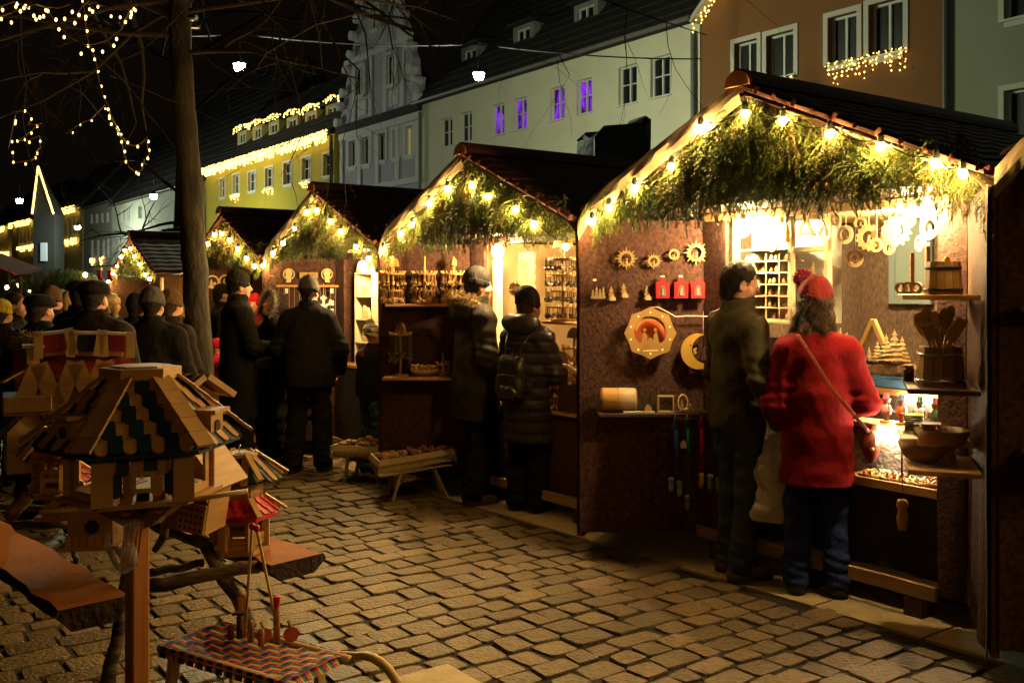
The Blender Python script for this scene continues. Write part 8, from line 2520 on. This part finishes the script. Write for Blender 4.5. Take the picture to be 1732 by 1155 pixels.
# --- covered box behind the nearest stall, and another behind the farthest one
TARPB = mat("black_tarpaulin", (.018, .017, .016), .38, (.028, .026, .024), 3, .5, bump=.6, bscale=9)
def covered(label, px0, px1, py0, d, zb, rz=.35):
    p = at((px0 + px1) / 2, py0, d); w = (px1 - px0) / F * d
    t = thing("covered_loudspeaker", label, "covered box", (p.x, p.y, gz(p.x, p.y)), rz, "black covered boxes on poles behind the stalls")
    top = p.z - gz(p.x, p.y); q = random.Random(4); nn = 10; vs, fs = [], []
    for k in range(nn + 1):
        zz_ = zb + (top - zb) * min(1, k / (nn - 1)); sc = 1.0 if k < nn else .86
        for j in range(28):
            a = 2 * PI * j / 28; c_, s_ = math.cos(a), math.sin(a); e = .18
            r_ = w / 2 * sc * (1 + .02 * math.sin(5 * a + k) + q.uniform(-.008, .008) + .05 * (1 - k / nn) * math.sin(9 * a))
            vs.append((r_ * math.copysign(abs(c_) ** e, c_), r_ * .8 * math.copysign(abs(s_) ** e, s_), zz_ + (.03 if k == nn else 0) + .10 * c_ * (k >= nn - 1)))
    for k in range(nn):
        for j in range(28): fs.append((k * 28 + j, k * 28 + (j + 1) % 28, (k + 1) * 28 + (j + 1) % 28, (k + 1) * 28 + j))
    fs.append(tuple(nn * 28 + j for j in range(28)))
    mb = MB(); mb.add(vs, fs); mb.build("tarpaulin", TARPB, t)
    mb = MB(); mb.tube([(0, 0, 0), (0, 0, zb + .05)], .03, 8); mb.build("pole", BLACKM, t)
covered("black tarpaulin covered box on a pole behind the nearest stall's left roof slope", 985, 1090, 222, 8.6, 2.3)
covered("black covered box on a pole beside the farthest stall, left of the trunk", 268, 312, 390, 15.5, 2.1)
# --- wheelbarrows with goods in front of the second stall
BARROW = mat("weathered_pale_wood", (.44, .33, .17), .7, (.32, .23, .11), 8, .5, (5, 1, 5), .3, 40)
def barrow(label, px, py, rz, L, W, tilt, m, seed):
    p = gnd(px, py); q = random.Random(seed)
    t = thing("wooden_wheelbarrow", label, "wheelbarrow", tuple(p), rz, "small wooden wheelbarrows heaped with goods")
    z = .23
    for s in (-1, 1):
        for j in range(2):
            mb = MB(); y0 = s * (W / 2 + .03 * j); mb.bar((-L / 2, y0, z + .055 * j + .02), (L / 2, y0, z + .055 * j + .02 + tilt), .05, .014, (0, s, .4), .002); mb.build("side_slat", BARROW, t)
        mb = MB(); mb.bar((L * .25, s * W * .5, z), (L * .42, s * W * .25, 0), .035, .022, (1, 0, 0)); mb.build("leg", BARROW, t)
        mb = MB(); mb.bar((L * .25, s * W * .25, z), (L * .42, -s * W * .5, 0), .03, .02, (1, 0, 0)); mb.build("brace", BARROW, t)
        mb = MB(); mb.bar((-L * .2, s * W * .5, z), (-L * .3, s * W * .42, 0), .035, .022, (1, 0, 0)); mb.build("leg", BARROW, t)
    for e in (-1, 1):
        for j in range(2):
            mb = MB(); zz_ = z + .02 + .055 * j + (tilt if e > 0 else 0); mb.bar((e * L / 2, -W / 2 - .06, zz_), (e * L / 2, W / 2 + .06, zz_), .05, .016, (e, 0, .2), .002); mb.build("end_slat", BARROW, t)
    mb = MB(); mb.box((0, 0, z + .0), (L * .96, W * .95, .016), Matrix.Rotation(-math.atan2(tilt, L), 3, 'Y')); mb.build("floor_board", BARROW, t)
    mb = MB()
    for k in range(60):
        x, y = q.uniform(-L * .42, L * .42), q.uniform(-W * .38, W * .38); s = q.uniform(.018, .04)
        mb.ball((x, y, z + .06 + tilt * (x / L + .5) + q.uniform(0, .07) * (1 - abs(x) / L)), (s, s * q.uniform(.6, 1), s * q.uniform(.5, 1)), 7, 5)
    o = mb.build("heaped_goods", m, t); o["kind"] = "stuff"
barrow("right wheelbarrow heaped with dark red goods, nearer to the man in the parka", 698, 838, .30, .62, .30, .07, mat("mixed_red_goods", (.30, .04, .05), .5, (.42, .26, .10), 9, .5, island=.5), 1)
barrow("left wheelbarrow with crossed legs heaped with brown goods, by the child", 616, 812, -.25, .46, .28, .0, mat("mixed_brown_goods", (.42, .24, .09), .5, (.22, .10, .05), 9, .5, island=.5), 2)
# --- far market beyond the farthest stall: a fir covered roof, awning, more lights
p = at(122, 492, 19)
t = thing("fir_covered_roof", "rounded fir covered stall roof beyond the crowd at the far left", "stall roof", (p.x, p.y, p.z - .1), -.3)
q = random.Random(9)
for k in range(90):
    a, b = q.uniform(-1.1, 1.1), q.uniform(-.3, .3); o = link("fir_branch", q.choice(SPRAYF), t, (a * .8, b - .3, .40 * math.sqrt(max(0, 1.25 - a * a)) + .1)); o.scale = (1.1,) * 3; o.rotation_euler = (-.4, q.uniform(-.6, .6), q.uniform(-.6, .6))
f = Field((-1.1, -.5, -.3), (1.1, .6, .7), .06); f.ell((0, 0, -.05), (.95, .45, .55), .05); f.cut((0, 0, -1), .2); link("roof_core", f.mesh("roof_core", NEEDLE), t)
def far_lights(label, pts, d, seed):
    q = random.Random(seed); t = thing("light_string", label, "string lights", (0, 0, 0), 0, "light strings in the far market")
    mb = MB(); P = [at(x, y, d) for x, y in pts]
    mb.tube(P, .01, 4); mb.build("cable", CABLE, t)
    b = MB(); b.ball((0, 0, 0), .045, 6, 4); me = b.mesh("bulb", mat("lit_far_bulb", (1, .8, .4), .3, emit=(1, .64, .2), estr=60), True)
    for a_, b_ in zip(P[:-1], P[1:]):
        n = max(1, int((b_ - a_).length / .28))
        for k in range(n): link("bulb", me, t, a_.lerp(b_, (k + .5) / n))
far_lights("gable shaped light string of the farthest market stall at the left edge", [(2, 500), (22, 473), (40, 492)], 20, 1)
far_lights("two or three bulbs on the fir covered roof at the far left", [(132, 466), (156, 464)], 18.4, 2)
far_lights("short row of bulbs low behind the crowd at the left", [(36, 494), (66, 492)], 21, 3)
p = at(12, 452, 16)
t = thing("market_awning", "dark awning with a red edge at the far left above the crowd", "awning", tuple(p), -.5)
mb = MB(); mb.add([(-.9, 0, .20), (.22, 0, -.10), (.22, .5, -.02), (-.9, .5, .26), (-.9, 0, .16), (.22, 0, -.14), (.22, .5, -.06), (-.9, .5, .22)], [(0, 1, 2, 3), (7, 6, 5, 4), (0, 4, 5, 1), (1, 5, 6, 2)]); mb.build("canopy", DARKWOOD, t)
mb = MB(); mb.bar((-.9, -.01, .18), (.22, -.01, -.12), .03, .06, (0, -1, 0)); mb.build("red_edge", REDW, t)
mb = MB(); mb.tube([(.2, .1, -.15), (.2, .1, -2.6)], .03, 6); mb.build("pole", DARKWOOD, t)
for k, px in enumerate((169, 186)):
    t = thing("red_stocking", ("left", "right")[k] + " one of two red white stockings hanging left of the farthest stall", "stocking", at(px, 465, 13.5), -.3, "red stockings by the farthest stall")
    mb = MB(); mb.prism([(-.03, .06), (-.03, -.03), (.0, -.08), (.06, -.08), (.06, -.05), (.03, -.02), (.03, .06)], .02, F_()); mb.build("stocking", mat("red_felt_cloth", (.5, .03, .04), .9), t)
    mb = MB(); mb.box((0, -.01, .08), (.075, .03, .04)); mb.build("white_cuff", WHITE, t)
mb = MB(); mb.tube([at(150, 452, 13.5), at(205, 448, 13.6)], .008, 5); tag(mb.build("bunting_line", CABLE), "thin line carrying the two red stockings", "line")
